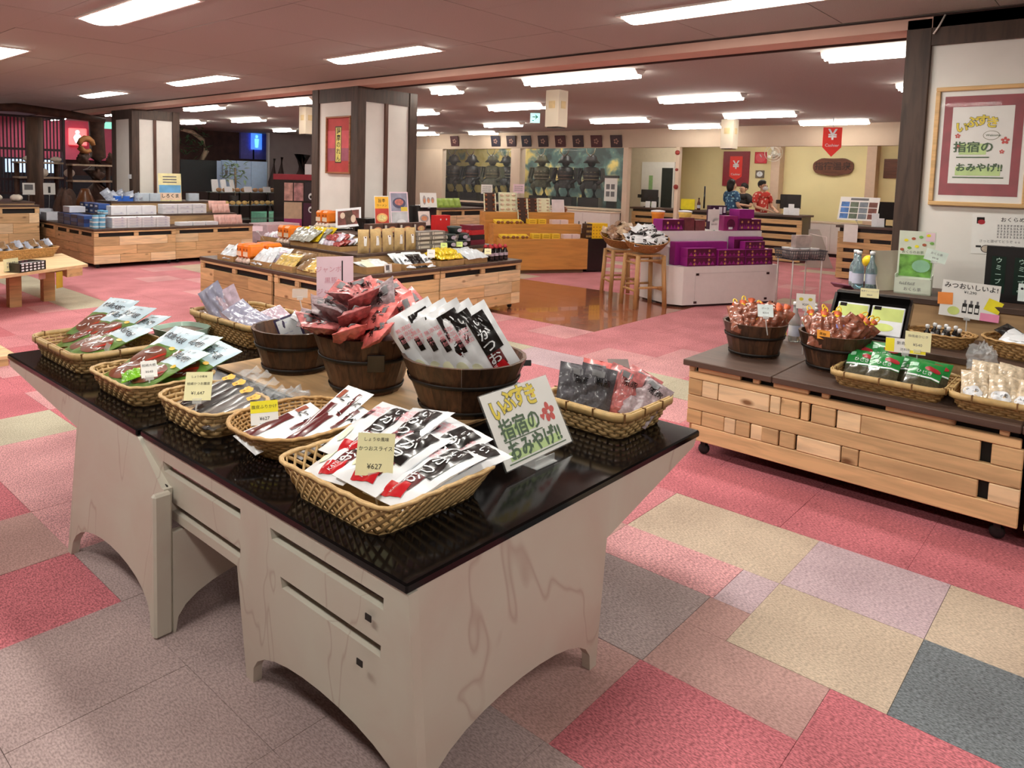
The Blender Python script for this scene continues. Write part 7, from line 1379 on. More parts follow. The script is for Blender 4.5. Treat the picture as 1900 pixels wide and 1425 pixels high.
def person(label, T, shirt, armL, armR, look=0.0, mask=False, longhair=False, h=1.55):
    """standing figure facing -y; armL / armR = (elbow, wrist) positions"""
    t = thing('person', label, 'person', T=T); k = h / 1.6
    V_ = [((0, 0, .92 * k), (.15, .10)), ((0, .01, 1.08 * k), (.13, .09)), ((0, .01, 1.25 * k), (.155, .10)), ((0, .01, 1.34 * k), (.12, .08)), ((0, 0, 1.39 * k), (.052, .055)), ((0, -.01, 1.43 * k), (.055, .06)), ((0, -.015, 1.50 * k), (.078, .092)), ((0, -.01, 1.56 * k), (.066, .08))]; E_ = [(i, i + 1) for i in range(7)]
    for s, arm in ((1, armL), (-1, armR)):
        a = len(V_); el, wr_ = (Vector(p) * k for p in arm); sh = Vector((s * .175, .01, 1.30)) * k; d = (wr_ - el).normalized(); side = d.cross(Vector((0, 0, 1))).normalized(); up_ = side.cross(d)
        V_ += [(tuple(sh), .052), (tuple(el), .04), (tuple(wr_), .027), (tuple(wr_ + d * .07), (.036, .018))]; E_ += [(3, a), (a, a + 1), (a + 1, a + 2), (a + 2, a + 3)]
        for q in range(4):
            b = len(V_); o = side * (.028 * (q - 1.5) / 1.5); L = (.055, .068, .064, .05)[q]; V_ += [(tuple(wr_ + d * .105 + o), .011), (tuple(wr_ + d * (.105 + L) + o - up_ * .018), .009)]; E_ += [(a + 3, b), (b, b + 1)]
        b = len(V_); V_ += [(tuple(wr_ + d * .045 + side * .04 * s), .013), (tuple(wr_ + d * .085 + side * .055 * s), .010)]; E_ += [(a + 2, b), (b, b + 1)]
    for s in (1, -1):
        a = len(V_); V_ += [((s * .09 * k, 0, .82 * k), .09), ((s * .095 * k, -.01, .47 * k), .06), ((s * .1 * k, .02, .08 * k), .04), ((s * .1 * k, -.14, .035), (.042, .028))]; E_ += [(0, a), (a, a + 1), (a + 1, a + 2), (a + 2, a + 3)]
    obj('body', skin_mesh('body', V_, E_, M_SKIN, 1), t)
    SV = [((0, 0, .86 * k), (.19, .135)), ((0, .01, 1.08 * k), (.165, .12)), ((0, .01, 1.25 * k), (.18, .125)), ((0, .01, 1.345 * k), (.13, .095))]; SE = [(0, 1), (1, 2), (2, 3)]
    for s, arm in ((1, armL), (-1, armR)):
        a = len(SV); sh = Vector((s * .185, .01, 1.295)) * k; el = Vector(arm[0]) * k; SV += [(tuple(sh), .075), (tuple(sh.lerp(el, .75)), .07)]; SE += [(3, a), (a, a + 1)]
    obj('shirt', skin_mesh('shirt', SV, SE, shirt, 1), t)
    TV = [((0, 0, .93 * k), (.17, .12))]; TE = []
    for s in (1, -1): a = len(TV); TV += [((s * .09 * k, 0, .80 * k), .10), ((s * .095 * k, 0, .47 * k), .075), ((s * .1 * k, .02, .1 * k), .06)]; TE += [(0, a), (a, a + 1), (a + 1, a + 2)]
    obj('trousers', skin_mesh('trousers', TV, TE, mat('dark_trousers', (40, 40, 48), .8), 1), t)
    hd = obj('hair', MB().ball((0, .022, 1.545 * k), (.095, .105, .10), 14, 10, fn=lambda a, q: (1.0 if math.sin(a) > -.35 or q > .5 else .80) * (1 + .03 * math.sin(9 * a))).mesh('hair', M_HAIR), t)
    if longhair: MB().ball((0, .06, 1.47 * k), (.095, .075, .14), 12, 9).build('back_hair', M_HAIR, t)
    for s in (-1, 1):
        MB().ball((s * .03, -.098, 1.505 * k), (.011, .008, .008), 8, 6).build('eye', M_HAIR, t); MB().ball((s * .088, .0, 1.49 * k), (.012, .02, .03), 8, 6).build('ear', M_SKIN, t)
    MB().ball((0, -.108, 1.478 * k), (.012, .016, .018), 8, 6).build('nose', M_SKIN, t); MB().ball((0, -.095, 1.44 * k), (.024, .01, .007), 8, 6).build('mouth', mat('lip', (180, 96, 90), .5), t)
    if mask: MB().ball((0, -.075, 1.452 * k), (.068, .05, .05), 12, 8).build('face_mask', P_W, t)
    return t
def floral(name, base, blots, sc=14):
    m, nt, p = _new(name); tc = nt.nodes.new('ShaderNodeTexCoord'); v = nt.nodes.new('ShaderNodeTexVoronoi'); v.inputs['Scale'].default_value = sc; nt.links.new(tc.outputs['Object'], v.inputs['Vector']); r = nt.nodes.new('ShaderNodeValToRGB'); e = r.color_ramp.elements; e[0].position = .28; e[0].color = lin(blots) + (1,); e[1].position = .36; e[1].color = lin(base) + (1,); nt.links.new(v.outputs['Distance'], r.inputs['Fac']); nt.links.new(r.outputs['Color'], p.inputs['Base Color']); p.inputs['Roughness'].default_value = .8; return m
p1, p2, p3 = (Px(u, 345, x) for u, x in ((1359, 16.45), (1380, 17.35), (1416, 16.55)))
person('person in a blue patterned shirt seen from behind at the cashier counter', TL(p1.x, p1.y, 0) @ RZ(-PI / 2 + PI - .5), floral('blue_floral', (56, 92, 130), (150, 196, 214)), ((.24, -.04, 1.05), (.12, -.22, 1.06)), ((-.24, .02, 1.06), (-.2, -.16, .95)), 0, False, True, 1.66)
person('person in a dark shirt gesturing with both hands behind the cashier counter', TL(p2.x, p2.y, 0) @ RZ(-PI / 2 - .3), mat('dark_shirt', (50, 44, 46), .8, .2), ((.3, -.06, 1.08), (.06, -.24, 1.13)), ((-.28, -.05, 1.08), (-.02, -.23, 1.20)), 0, False, False, 1.58)
person('person in a red floral shirt and white face mask looking down at the till', TL(p3.x, p3.y, 0) @ RZ(-PI / 2 + 1.15), floral('red_floral', (206, 62, 54), (244, 206, 190)), ((.24, -.03, 1.06), (.14, -.24, 1.0)), ((-.24, -.03, 1.06), (-.12, -.25, 1.0)), 0, True, False, 1.66)
# ================================================================== blue boxes display
ZBL = .62
dark_tier('dark stepped tier under the white carton row', 4.75, 5.68, 12.35, 13.6, ZBL + .001, .80); dark_tier('dark stepped tier under the white stacked cartons', 5.70, 7.1, 12.45, 13.6, ZBL + .001, .80)
dark_tier('top dark tier with the sky picture card before the left column', 5.05, 7.05, 12.95, 13.6, .801, 1.0)
W_BX = mat('white_carton', (232, 234, 240), .45, .06, 10); B_BX = mat('blue_carton', (52, 84, 150), .4, .12, 10); B_DK = mat('navy_carton', (40, 50, 96), .4, .12); B_LT = mat('sky_blue_can', (120, 186, 220), .35, .15, 10); G_PK = mat('grey_pack', (150, 156, 170), .35, .3, 20, coat=.3); PINKP = mat('pink_pack', (232, 186, 176), .4, .15, 14, coat=.3)
def wprint(mb, Tf): put_rect(mb, -.08, .08, .02, .03, 1, .0006, None, 1, Tf); put_ell(mb, .04, .04, .02, .012, 1, .0006, None, 8, Tf)
WX = [mat('pale_lilac_print', (206, 208, 224), .5)]
for i in range(4):
    for k in range(4): carton('white_carton', 'white carton in the long low stack on the blue box crate', F_R(4.80 + .235 * i, 11.98, ZBL + .042 * k), .23, .3, .04, W_BX, 'box', 'long low stack of white cartons', wprint, WX)
for i in range(3): carton('white_carton', 'white carton in the row on the step above the low stack', F_R(4.95 + .25 * i, 12.38, .80), .245, .2, .15, W_BX, 'box', 'white cartons on the step', wprint, WX)
for i in range(3):
    for k in range(2): carton('white_carton', 'white carton stacked two high on the right-hand step', F_R(5.86 + .27 * i, 12.48, .80 + .085 * k), .26, .2, .083, W_BX, 'box', 'white cartons two high', wprint, WX)
for i in range(3): carton('white_carton', 'flat white carton lying low on the right-hand crate', F_R(5.92 + .24 * i, 12.02, ZBL), .22, .2, .06, W_BX, 'box', 'flat white cartons')
can = thing('blue_can', 'sky blue can stacked beside the white cartons', 'can', (4.46, 12.05, ZBL), 0, 'sky blue cans'); MB().lathe([(.045, 0), (.047, .005), (.047, .065), (.045, .07)], 14).build('can_body', B_LT, can); MB().lathe([(.0475, .02), (.0475, .04)], 14, cap=False).build('paper_band', P_W, can)
for i in range(2):
    for j in range(2):
        for k in range(2 if j else 3):
            if i + j + k: dup(can, TL(4.46 + .1 * i, 12.05 + .1 * j, ZBL + .0702 * k))
for i in range(3): dup(can, TL(4.80 + .1 * i - .0, 12.40, .80 + .0) if False else TL(4.80, 12.55 + .1 * i, .801), 'sky blue can on the step behind the white cartons', 'sky blue cans on the step')
for i in range(4):
    for k in range(3): carton('navy_box', 'navy and blue box stacked along the aisle side of the crate', F_L(4.42, 13.45 - .30 * i, ZBL + .06 * k), .28, .2, .058, (B_DK, B_BX)[(i + k) % 2 if i else 0], 'box', 'navy boxes along the aisle')
for i in range(4):
    for k in range(2): carton('blue_box', 'blue box stacked on the step along the aisle', F_L(4.78, 13.5 - .21 * i, .80 + .085 * k), .2, .18, .083, (B_BX, B_DK)[(i + k) % 2], 'box', 'blue boxes on the step', lambda mb, Tf: put_rect(mb, -.05, .05, .03, .06, 1, .0006, None, 1, Tf), [P_W])
for i in range(3): carton('pale_box', 'pale grey box piled at the aisle end of the crate', F_L(4.45 + .05 * i, 13.55, ZBL + .19 * 0 + .185 + .0 * i) if i == 9 else F_L(4.46 + .22 * i, 13.3 + .05 * i, ZBL + .19) if i == 0 else F_L(4.44, 14.0 + .35 * i, ZBL), .3, .25, .1 + .04 * i, mat('pale_grey_box', (206, 210, 220), .45, .08), 'box', 'pale grey boxes')
gm = [pouch_mesh('grey_bag', .16, .2, .05, [G_PK], 0, None, s, .008, 6, 8) for s in (1, 2)]; rl = random.Random(6)
for i in range(9): obj('grey_bag', gm[i % 2], None, lay((5.15 + .12 * (i % 4), 13.05 + .16 * (i // 4), 1.05 + .03 * (i % 3)), (rl.uniform(-.5, 1), rl.uniform(-1, 1), rl.uniform(.1, .8)), (-.6, -.6, .6)), 'crumpled grey bag on the top tier of the blue box display', 'bag', 'grey bags on the top tier')
carton('blue_tray', 'bright blue tray box on the top tier', F_R(5.28, 12.97, 1.0), .3, .1, .09, mat('bright_blue', (40, 100, 200), .4), 'box')
for i in range(3): carton('ice_box', 'pale ice-blue carton on the top tier', F_R(5.62 + .2 * i if i < 2 else 6.55, 12.98, 1.0), .19, .14, .14, mat('ice_blue', (196, 212, 226), .4, .15, 8), 'box', 'ice blue cartons')
def sky_card(mb): put_rect(mb, -.19, .19, -.12, .04, 3); put_rect(mb, -.19, .19, -.23, -.1, 4, .0007); put_text(mb, 'しろくま', 0, -.16, .08, 1, .001, None, .02); [put_rect(mb, -.12, .12, .08 + .05 * k, .10 + .05 * k, 2, .0008) for k in range(3)]
card('sky_picture_card', 'tall yellow card with a blue sky picture and black lettering on the top tier', (6.10, 13.0, 1.25), (1, -.15, 0), (0, .1, 1), .40, .50, mat('pale_yellow_card', (240, 234, 180), .6), sky_card, [mat('sky_print', (110, 176, 224), .5, .2, 5), mat('sand_print', (244, 216, 190), .5)], 'poster', stand=(6.1, 12.99, 1.001))
pm = [pouch_mesh('pink_pack', .13, .17, .06, [PINKP], 0, None, s, .004, 6, 8) for s in (1, 2)]
for i in range(8): obj('pink_pack', pm[i % 2], None, TL(6.60 + .11 * (i % 4), 12.06 + .16 * (i // 4), ZBL + .085) @ RX(1.35), 'pink and cream pack standing on the right-hand crate', 'pack', 'pink packs')
for i in range(6): obj('pink_pack', pm[i % 2], None, TL(6.72 + .11 * (i % 3), 12.52 + .12 * (i // 3), .80 + .085 + .05 * (i // 3)) @ RX(1.3), 'pink and cream pack standing on the right-hand step', 'pack', 'pink packs on the step')
MB().box(-.06, .06, -.012, 0, 0, .08, 0, .003).build('white_switch', P_W, None, T=TL(XB - .0, 13.78, 1.38) @ RZ(-PI / 2), label='small white card fixed to the left column post', cat='card')
# glass shelves with buns beyond the crate
gs = thing('glass_shelf', 'glass topped shelf stand of round buns beyond the blue box crates', 'shelf', (8.3, 14.2, 0)); M_GL = glass('shelf_glass', (190, 214, 206), .35, .05)
for z in (.55, .85, 1.12): MB().box(-.75, .75, -.25, .25, z, z + .012).build('shelf', M_GL, gs)
for x in (-.7, .0, .7):
    for y in (-.22, .22): MB().box(x - .015, x + .015, y - .015, y + .015, 0, 1.14).build('post', P_K, gs)
bun = MB().ball((0, 0, .045), (.06, .06, .045), 10, 7).mesh('bun', mat('bun', (222, 190, 120), .5, .2, 10)); bunb = MB().ball((0, 0, .045), (.06, .06, .045), 10, 7).mesh('bun', mat('brown_bun', (160, 120, 84), .5, .25, 10))
for i in range(10): obj('bun', bun, None, TL(7.65 + .14 * i, 14.05, .863), 'round yellow bun on the middle glass shelf', 'bun', 'buns on the middle glass shelf'); obj('bun', bunb, None, TL(7.65 + .14 * i, 14.1, 1.133), 'round brown bun on the top glass shelf', 'bun', 'buns on the top glass shelf')
for i in range(3): MB().box(-.09, .09, -.006, .006, 0, .12, 0, .002).build('white_tag', P_W, None, T=TL(7.8 + .45 * i, 13.97, 1.133) @ RX(-.25), label='white tag standing on the top glass shelf', cat='card', group='tags on the glass shelf')
for i in range(3): MB().box(-.07, .07, -.02, .02, 0, .26, 0, .006).build('white_leaflet', P_W, None, T=TL(7.25 + .17 * i, 13.2, 1.001) @ RZ(.3 * i) @ RX(-.3) if False else TL(7.64 + .2 * i, 14.22, 1.133) @ RZ(.3 * i) @ RX(-.2), label='white leaning leaflet beside the buns', cat='leaflet', group='white leaflets by the buns')
# dark kiosk with goggle-eyed boxes
kp_ = Px(545, 400, 8.9); kx, ky = 8.9, kp_.y; t = thing('dark_kiosk', 'tall black and red kiosk with goggle-eyed purple boxes behind the column', 'kiosk', T=TL(kx, ky, 0) @ RZ(-.75)); MB().box(-.42, .42, 0, .5, 0, 1.52, 0, .004).build('body', P_K, t); MB().box(-.43, .43, -.01, .51, 1.42, 1.54, 0, .004).build('red_top', mat('kiosk_red', (150, 24, 44), .4), t)
def pnl(x0, x1, z0, z1, m, nm='panel'): MB().box(x0, x1, -.02, 0, z0, z1, 0, .003).build(nm, m, t)
pnl(-.20, -.02, .98, 1.36, mat('food_photo', (196, 150, 140), .5, .5, 8), 'picture'); pnl(.0, .2, .98, 1.36, mat('food_photo2', (180, 130, 130), .5, .5, 10), 'picture'); pnl(-.2, .17, .60, .95, mat('tan_panel', (208, 180, 150), .6)); pnl(-.2, .17, .42, .6, mat('magenta_panel', (170, 60, 120), .5)); pnl(.2, .42, .4, .94, mat('plum_box', (70, 20, 50), .4)); pnl(.22, .42, .98, 1.38, mat('dark_box', (40, 26, 34), .4))
for z in (1.08, .80):
    q = MB(); Tq = Matrix(((1, 0, 0, 0), (0, 0, -1, -.024), (0, 1, 0, 0), (0, 0, 0, 1))); put_ell(q, .36, z, .055, .07, 0, .001, None, 14, Tq); put_ell(q, .36, z - .01, .03, .035, 1, .002, None, 12, Tq); q.build('goggle_eye', [P_W, P_K], t)
MB().box(-.12, .12, -.004, .004, 0, .22).build('white_card', P_W, None, T=t.matrix_basis @ TL(.33, .1, 1.541), label='white card standing on the dark kiosk', cat='card')
# ================================================================== far left: washrooms, driftwood, shelves
M_PKW = mat('pink_wall', (226, 108, 140), .7, .04); struct('wall_pink', MB().box(3.0, 8.9, YL - .12, YL - .02, 1.75, ZC), M_PKW); struct('wall_dark', MB().box(2.4, 8.9, YL - .14, YL - .02, 0, 1.35), mat('dark_panel', (40, 42, 52), .6, .2))
w3 = struct('window_3', MB().box(2.4, 6.6, YL - .16, YL - .13, 1.35, 1.76, 0), mat('dark_frame', (40, 30, 30), .6))
for i in range(7): MB().box(2.45 + .6 * i, 2.95 + .6 * i, YL - .18, YL - .161, 1.4, 1.72).build('lit_pane', emis('daylight_pane', (170, 205, 240), 1.6), w3)
ws = thing('washroom_sign', 'red lit washroom sign with a white figure on the pink wall', 'sign', T=Matrix(((.93, 0, -.37, Py(144, 254, YL - .3).x), (-.37, 0, -.93, YL - .30), (0, 1, 0, Py(144, 254, YL - .3).z), (0, 0, 0, 1)))); MB().box(-.21, .21, -.22, .22, -.1, 0, 0, .02).build('lit_box', emis('sign_red', (250, 40, 60), .9), ws); q = MB(); put_ell(q, 0, .12, .05, .05, 0, .002); put_poly(q, [(-.05, .06), (.05, .06), (.1, -.02), (.04, -.16), (-.04, -.16), (-.1, -.02)], 0, .002); q.build('figure', emis('sign_white', (255, 240, 245), 1.2), ws)
e2 = Py(203, 232, YL - .6); MB().box(-.12, .12, -.03, 0, -.1, .1, 0, .01).build('exit_sign', emis('exit_mint', (110, 230, 200), 1.0), None, T=TL(e2.x, e2.y, e2.z) @ RZ(-.4), label='mint lit exit sign beside the left column', cat='sign')
ls = thing('lattice_screen', 'dark wooden lattice screen of thin upright slats', 'screen', (4.3, 17.9, 0)); M_LAT = mat('lattice_brown', (52, 28, 34), .5, .15)
for i in range(24): MB().box(.07 * i, .07 * i + .022, 0, .03, .95, 2.62).build('slat', M_LAT, ls)
for z in (2.6, 1.9, 1.25, .95): MB().box(-.05, 1.7, -.01, .04, z, z + .05).build('rail', M_LAT, ls)
MB().box(-.03, .03, -.02, .05, 0, 2.65).build('post', M_LAT, ls); MB().box(1.65, 1.70, -.02, .05, 0, 2.65).build('post', M_LAT, ls)
M_DW = mat('driftwood_dark', (72, 46, 34), .7, .4, 8, bump=.6); M_DW2 = mat('driftwood_pale', (170, 150, 128), .7, .3, 8, bump=.4); M_LOG = wood('log_brown', (86, 62, 48), 'Z', .7, .6, False, .6, vary=.1)
def trunk(name, label, x, y, pts, rr_, m, cat): return MB().tube(pts, rr_, 12).build(name, m, None, T=TL(x, y, 0), label=label, cat=cat)
a = Py(65, 300, 16.6); trunk('log_post', 'square brown timber post rising behind the shells', a.x, 16.6, [(0, 0, 0), (0, 0, 1.3), (0, 0, ZC - .2)], [.15, .15, .15], M_LOG, 'post')
a = Py(180, 300, 17.75); trunk('tree_trunk', 'dark tree trunk post widening at its foot', a.x, 17.75, [(0, 0, 0), (0, 0, .9), (0, 0, 1.5), (.02, 0, 1.8), (0, 0, 2.45), (0, 0, ZC)], [.5, .42, .3, .17, .16, .18], M_DW, 'tree trunk')
a = Py(30, 205, 15.5); trunk('driftwood_beam', 'curved dark driftwood log hanging under the ceiling', 0, 0, [Vector((a.x - .7, 15.6, 2.58)), Vector((a.x, 15.5, 2.64)), Vector((a.x + .9, 15.4, 2.57)), Vector((a.x + 1.5, 15.3, 2.5))], [.05, .08, .08, .05], M_DW, 'driftwood')
def plank_shelf(label, u0, u1, vs, Y, x_pad=0):
    a, b = Py(u0, vs[0], Y), Py(u1, vs[0], Y); t = thing('driftwood_shelf', label, 'shelf', (a.x, Y, 0)); zs = [Py(u0, v, Y).z for v in vs]
    for z in zs: MB().box(0, b.x - a.x, -.2, .2, z - .04, z, 0, .006).build('shelf_board', M_DW2, t)
    for x in (.05, b.x - a.x - .05): MB().tube([(x, .1, 0), (x, .1, max(zs))], .05, 8).build('upright', M_DW, t)
    return t, zs, a.x, b.x
_, z1_, xa, xb = plank_shelf('driftwood shelf of shells before the lattice', 28, 112, (299, 327), 17.3); _, z2_, xc, xd = plank_shelf('driftwood shelf of carvings beside the left column', 128, 208, (304, 334), 16.9)
shell = MB().ball((0, 0, .06), (.11, .09, .06), 12, 8, fn=lambda a, q: 1 + .12 * math.sin(7 * a)).mesh('sea_shell', mat('shell_white', (222, 210, 196), .4, .2, 10)); knot = MB().ball((0, 0, .12), (.12, .1, .12), 12, 9, fn=lambda a, q: 1 + .3 * math.sin(3 * a + 4 * q) + .15 * math.sin(7 * a)).mesh('driftwood_knot', M_DW)
for i in range(4): obj('sea_shell', shell, None, TL(xa + .22 + .26 * i, 17.2, z1_[i % 2]) @ SC(1, 1, 1 + .5 * (i % 2)), 'white ridged shell on the driftwood shelf', 'shell', 'shells on the driftwood shelf')
for i in range(3): obj('driftwood_knot', knot, None, TL(xc + .25 + .3 * i, 16.8, z2_[i % 2]) @ RZ(i), 'knotted brown driftwood carving on its shelf', 'carving', 'driftwood carvings')
a = Py(138, 280, 16.7); MB().tube([(.14 * math.cos(i * .6), 0, .16 + .14 * math.sin(i * .6)) for i in range(10)], [.05, .06, .07, .07, .06, .06, .07, .06, .05, .04], 8).build('driftwood_ring', mat('driftwood_amber', (150, 100, 50), .6, .3), None, T=TL(xc + .3, 16.75, z2_[0] + .25), label='amber coloured looping driftwood on the upper shelf', cat='carving')
MB().ball((0, 0, .1), (.26, .2, .1), 14, 9, fn=lambda a, q: 1 + .25 * math.sin(3 * a + q) + .15 * math.sin(8 * a + 3 * q)).build('driftwood_lump', M_DW, None, T=TL(Py(122, 370, 14.4).x, 14.4, .622) @ SC(.62, .62, 2.6), label='dark gnarled driftwood lump on the pallet by the shells', cat='driftwood')
MB().lathe([(.1, 0), (.16, .1), (.17, .22), (.09, .36), (.07, .4)], 16).build('clay_jar', mat('brown_jar', (110, 66, 36), .3, .2), None, T=TL(Py(158, 370, 14.9).x, 14.9, .622) @ SC(1.0, 1.0, 1.35), label='squat brown glazed jar on the pallet', cat='jar')
lp1 = pallet_box('pallet_stack', 'stack of dark weathered pallets holding grey shells', 2.55, 4.30, 14.1, 16.2, .90, 'nf', 31, 4, True); lp2 = dark_tier('low dark board on the weathered pallets', 3.2, 4.25, 14.15, 15.6, .901, .95)
gsh = MB().ball((0, 0, .05), (.10, .08, .05), 9, 6, fn=lambda a, q: 1 + .2 * math.sin(4 * a + 2 * q)).mesh('grey_shell', mat('shell_grey', (150, 144, 130), .5, .3, 12))
for i in range(16): obj('grey_shell', gsh, None, TL(2.75 + .115 * (i % 4) , 14.3 + .2 * (i // 4), .901) @ RZ(i), 'grey ridged shell on the dark pallet stack', 'shell', 'grey shells on the pallet stack')
for i, (x, y) in enumerate(((3.35, 14.35), (3.75, 14.5), (4.0, 14.3))): obj('sea_shell', shell, None, TL(x, y, .951) @ RZ(i * 2), 'white shell on the board over the pallet stack', 'shell', 'white shells on the board')
for i, (u, v) in enumerate(((50, 350), (88, 350))): p = Py(u, v, 15.4); card('notice_card', ['pale printed card on the pallet stack', 'white card with a black mark on the pallet stack'][i], (p.x, 15.3, p.z), (1, -.2, 0), (0, .15, 1), .20, .22, None, [lambda mb: put_rect(mb, -.07, .07, -.02, .08, 2), lambda mb: put_rect(mb, -.02, .02, -.08, .04, 1)][i], stand=(p.x, 15.35, .622))
# right of the left column: brown wall, blue washroom panels, plants, driftwood
blp = struct('wall_blue', MB().box(Py(447, 270, YL - .1).x, Py(497, 270, YL - .1).x, YL - .1, YL, 1.95, ZC), mat('blue_panel', (120, 120, 210), .6, .1)); MB().box(Py(470, 270, YL - .1).x - .02, Py(470, 270, YL - .1).x + .02, YL - .12, YL - .1, 1.95, ZC).build('mullion', P_K, blp)
bs_ = Py(475, 262, YL - .15); q = MB().box(-.19, .19, -.03, 0, -.26, .26, 0, .02); t = thing('washroom_sign', 'blue lit washroom sign with a white-blue figure', 'sign', T=TL(bs_.x, YL - .16, bs_.z)); q.build('lit_box', emis('sign_blue', (30, 130, 250), 1.0), t); q = MB(); Tq = Matrix(((1, 0, 0, 0), (0, 0, -1, -.031), (0, 1, 0, 0), (0, 0, 0, 1))); put_ell(q, 0, .14, .05, .05, 0, .001, None, 12, Tq); put_poly(q, [(-.08, .07), (.08, .07), (.05, -.2), (-.05, -.2)], 0, .001, None, Tq); q.build('figure', emis('sign_pale', (120, 230, 255), 1.2), t)
struct('wall_white_edge', MB().box(Py(494, 270, 19.6).x, Py(497, 270, 19.6).x, 19.5, 19.6, .9, ZC), P_W); struct('wall_grey', MB().box(Py(498, 270, 19.7).x, 14.5, 19.62, 19.7, 0, ZC), mat('grey_wall', (150, 144, 146), .8, .08, 3))
pb = thing('partition', 'pale blue washroom partition with a figure notice', 'partition', (Py(335, 320, 18.6).x, 18.6, 0)); L_ = Py(494, 320, 18.6).x - Py(335, 320, 18.6).x; M_PB = mat('pale_blue_partition', (176, 206, 240), .5, .05)
for i in range(3): MB().box(L_ * (.45 + .18 * i) + .01, L_ * (.45 + .18 * (i + 1)) + .06 * (i == 2), 0, .05, 1.0, 1.86, 0, .01).build('panel', M_PB, pb)
MB().box(0, L_ * .40, .0, .05, 1.0, 1.84).build('dark_screen', mat('dark_teal', (24, 36, 42), .3), pb); MB().box(0, L_, -.02, .07, 0, 1.0).build('base', mat('dark_brown_base', (48, 34, 32), .7), pb); MB().box(L_ * .40, L_ * .45, 0, .05, 1.0, 1.84).build('panel', M_PB, pb)
q = MB(); Tq = Matrix(((1, 0, 0, L_ * .51), (0, 0, -1, -.002), (0, 1, 0, 1.55), (0, 0, 0, 1))); put_rect(q, -.12, .12, -.18, .18, 0, .001, None, 1, Tq); put_rect(q, -.1, .1, -.16, .16, 1, .002, None, 1, Tq); put_ell(q, 0, .08, .03, .03, 0, .003, None, 10, Tq); put_poly(q, [(-.05, .04), (.05, .04), (.03, -.12), (-.03, -.12)], 0, .003, None, Tq); q.build('notice', [M_GREY, M_PB], pb)
M_LEAF = mat('leaf_green', (84, 116, 80), .5, .3, 6); M_LEAF2 = mat('leaf_pale', (160, 190, 160), .5, .3, 6)
def leafy(name, label, c, n, R, m, stem=None):
    t = thing(name, label, 'plant', c); r = random.Random(n)
    if stem: MB().tube(stem[0], stem[1], 8).build('stem', stem[2], t)
    lf = MB().add([(0, 0, 0), (.03, .06, .01), (0, .15, -.01), (-.03, .06, .01)], [(0, 1, 2, 3)]).mesh('leaf', m)
    for i in range(n): obj('leaf', lf, t, TL(r.uniform(-R, R), r.uniform(-R * .6, R * .6), r.uniform(-R, R)) @ RZ(r.uniform(0, 6.3)) @ RX(r.uniform(-.9, .6)) @ SC(1.4, 1.4, 1.4))
    return t
a = Py(436, 318, 18.2); leafy('leafy_plant', 'pale green leafy pot plant before the blue partition', (a.x, 18.2, a.z), 46, .26, M_LEAF2, ([(0, 0, -.9), (0.02, 0, -.3), (0, 0, .1)], .03, M_DW2)); MB().lathe([(.12, 0), (.17, .3)], 14).build('plant_pot', mat('dark_pot', (50, 44, 42), .5), None, T=TL(a.x, 18.2, 0) @ SC(1, 1, 3.0), label='dark tall pot under the pale leafy plant', cat='pot')
a = Py(372, 290, 19.2); leafy('artificial_tree', 'crooked artificial tree branch with dark leaves under the ceiling', (a.x - .25, 19.2, 2.35), 60, .42, M_LEAF, ([(.3, 0, -2.3), (.28, 0, -.5), (.42, 0, -.25), (.32, 0, .05), (.0, 0, .25), (-.3, 0, .3)], [.09, .08, .08, .07, .06, .04], M_DW2))
for i, (u, h_, r_) in enumerate(((508, 1.95, .14), (522, 2.0, .16), (560, 2.1, .30))):
    a = Py(u, 320, 18.3); MB().tube([(0, 0, 0), (.03, 0, .7), (-.04, 0, 1.3), (.02, 0, h_)], [r_ * 1.3, r_, r_ * .9, r_ * .25 if i < 2 else r_ * .8], 9).build('driftwood_pillar', mat('driftwood_black', (44, 28, 26), .7, .3, 6), None, T=TL(a.x, 18.3, 0), label=['slim dark driftwood pillar with a pointed top', 'second pointed dark driftwood pillar', 'thick black driftwood pillar behind the kiosk'][i], cat='driftwood')
MB().box(-.9, .9, -.35, .35, .0, .5, 0, .01).build('green_bench', mat('mint_bench', (130, 210, 180), .5), None, T=TL(11.4, 17.3, 0), label='mint green low bench beyond the glass shelves', cat='bench')
MB().box(-.4, .4, -.3, .3, 0, .55, 0, .01).build('pink_block', mat('pale_pink_block', (232, 206, 214), .6), None, T=TL(Py(485, 410, 12.9).x + .3, 12.9, 0) @ RZ(.1), label='pale pink covered block beside the pink packs', cat='block')
# ================================================================== pine bench at the aisle edge and low platform
C0, C1_, C2_, C3_ = Vector((1.0, 7.9)), Pz(163, 490, .45).xy, Pz(115, 470, .45).xy, Vector((1.0, 9.4)); M_PNT = wood('pale_bench_top', (224, 192, 146), 'x', .55, .85, False, .6, vary=.03)
pt = thing('pine_bench', 'pale pine bench with hanging tags and a tray of dried goods', 'bench', (0, 0, 0)); MB().prism([tuple(C0), tuple(C1_), tuple(C2_), tuple(C3_)], .42, .45).build('bench_top', M_PNT, pt)
d_ = (C1_ - C0).normalized(); MB().prism([tuple(C1_ - d_ * .3), tuple(C1_ - d_ * .08), tuple(C1_ - d_ * .08 + Vector((.1, 1.2))), tuple(C1_ - d_ * .3 + Vector((.1, 1.2)))], .33, .42).build('bearer', M_PINE3, pt)
for s in (.45, .9): c_ = C1_ - d_ * s + Vector((.1, .6)); MB().box(c_.x - .06, c_.x + .06, c_.y - .06, c_.y + .06, 0, .42).build('leg', M_PINE3, pt)
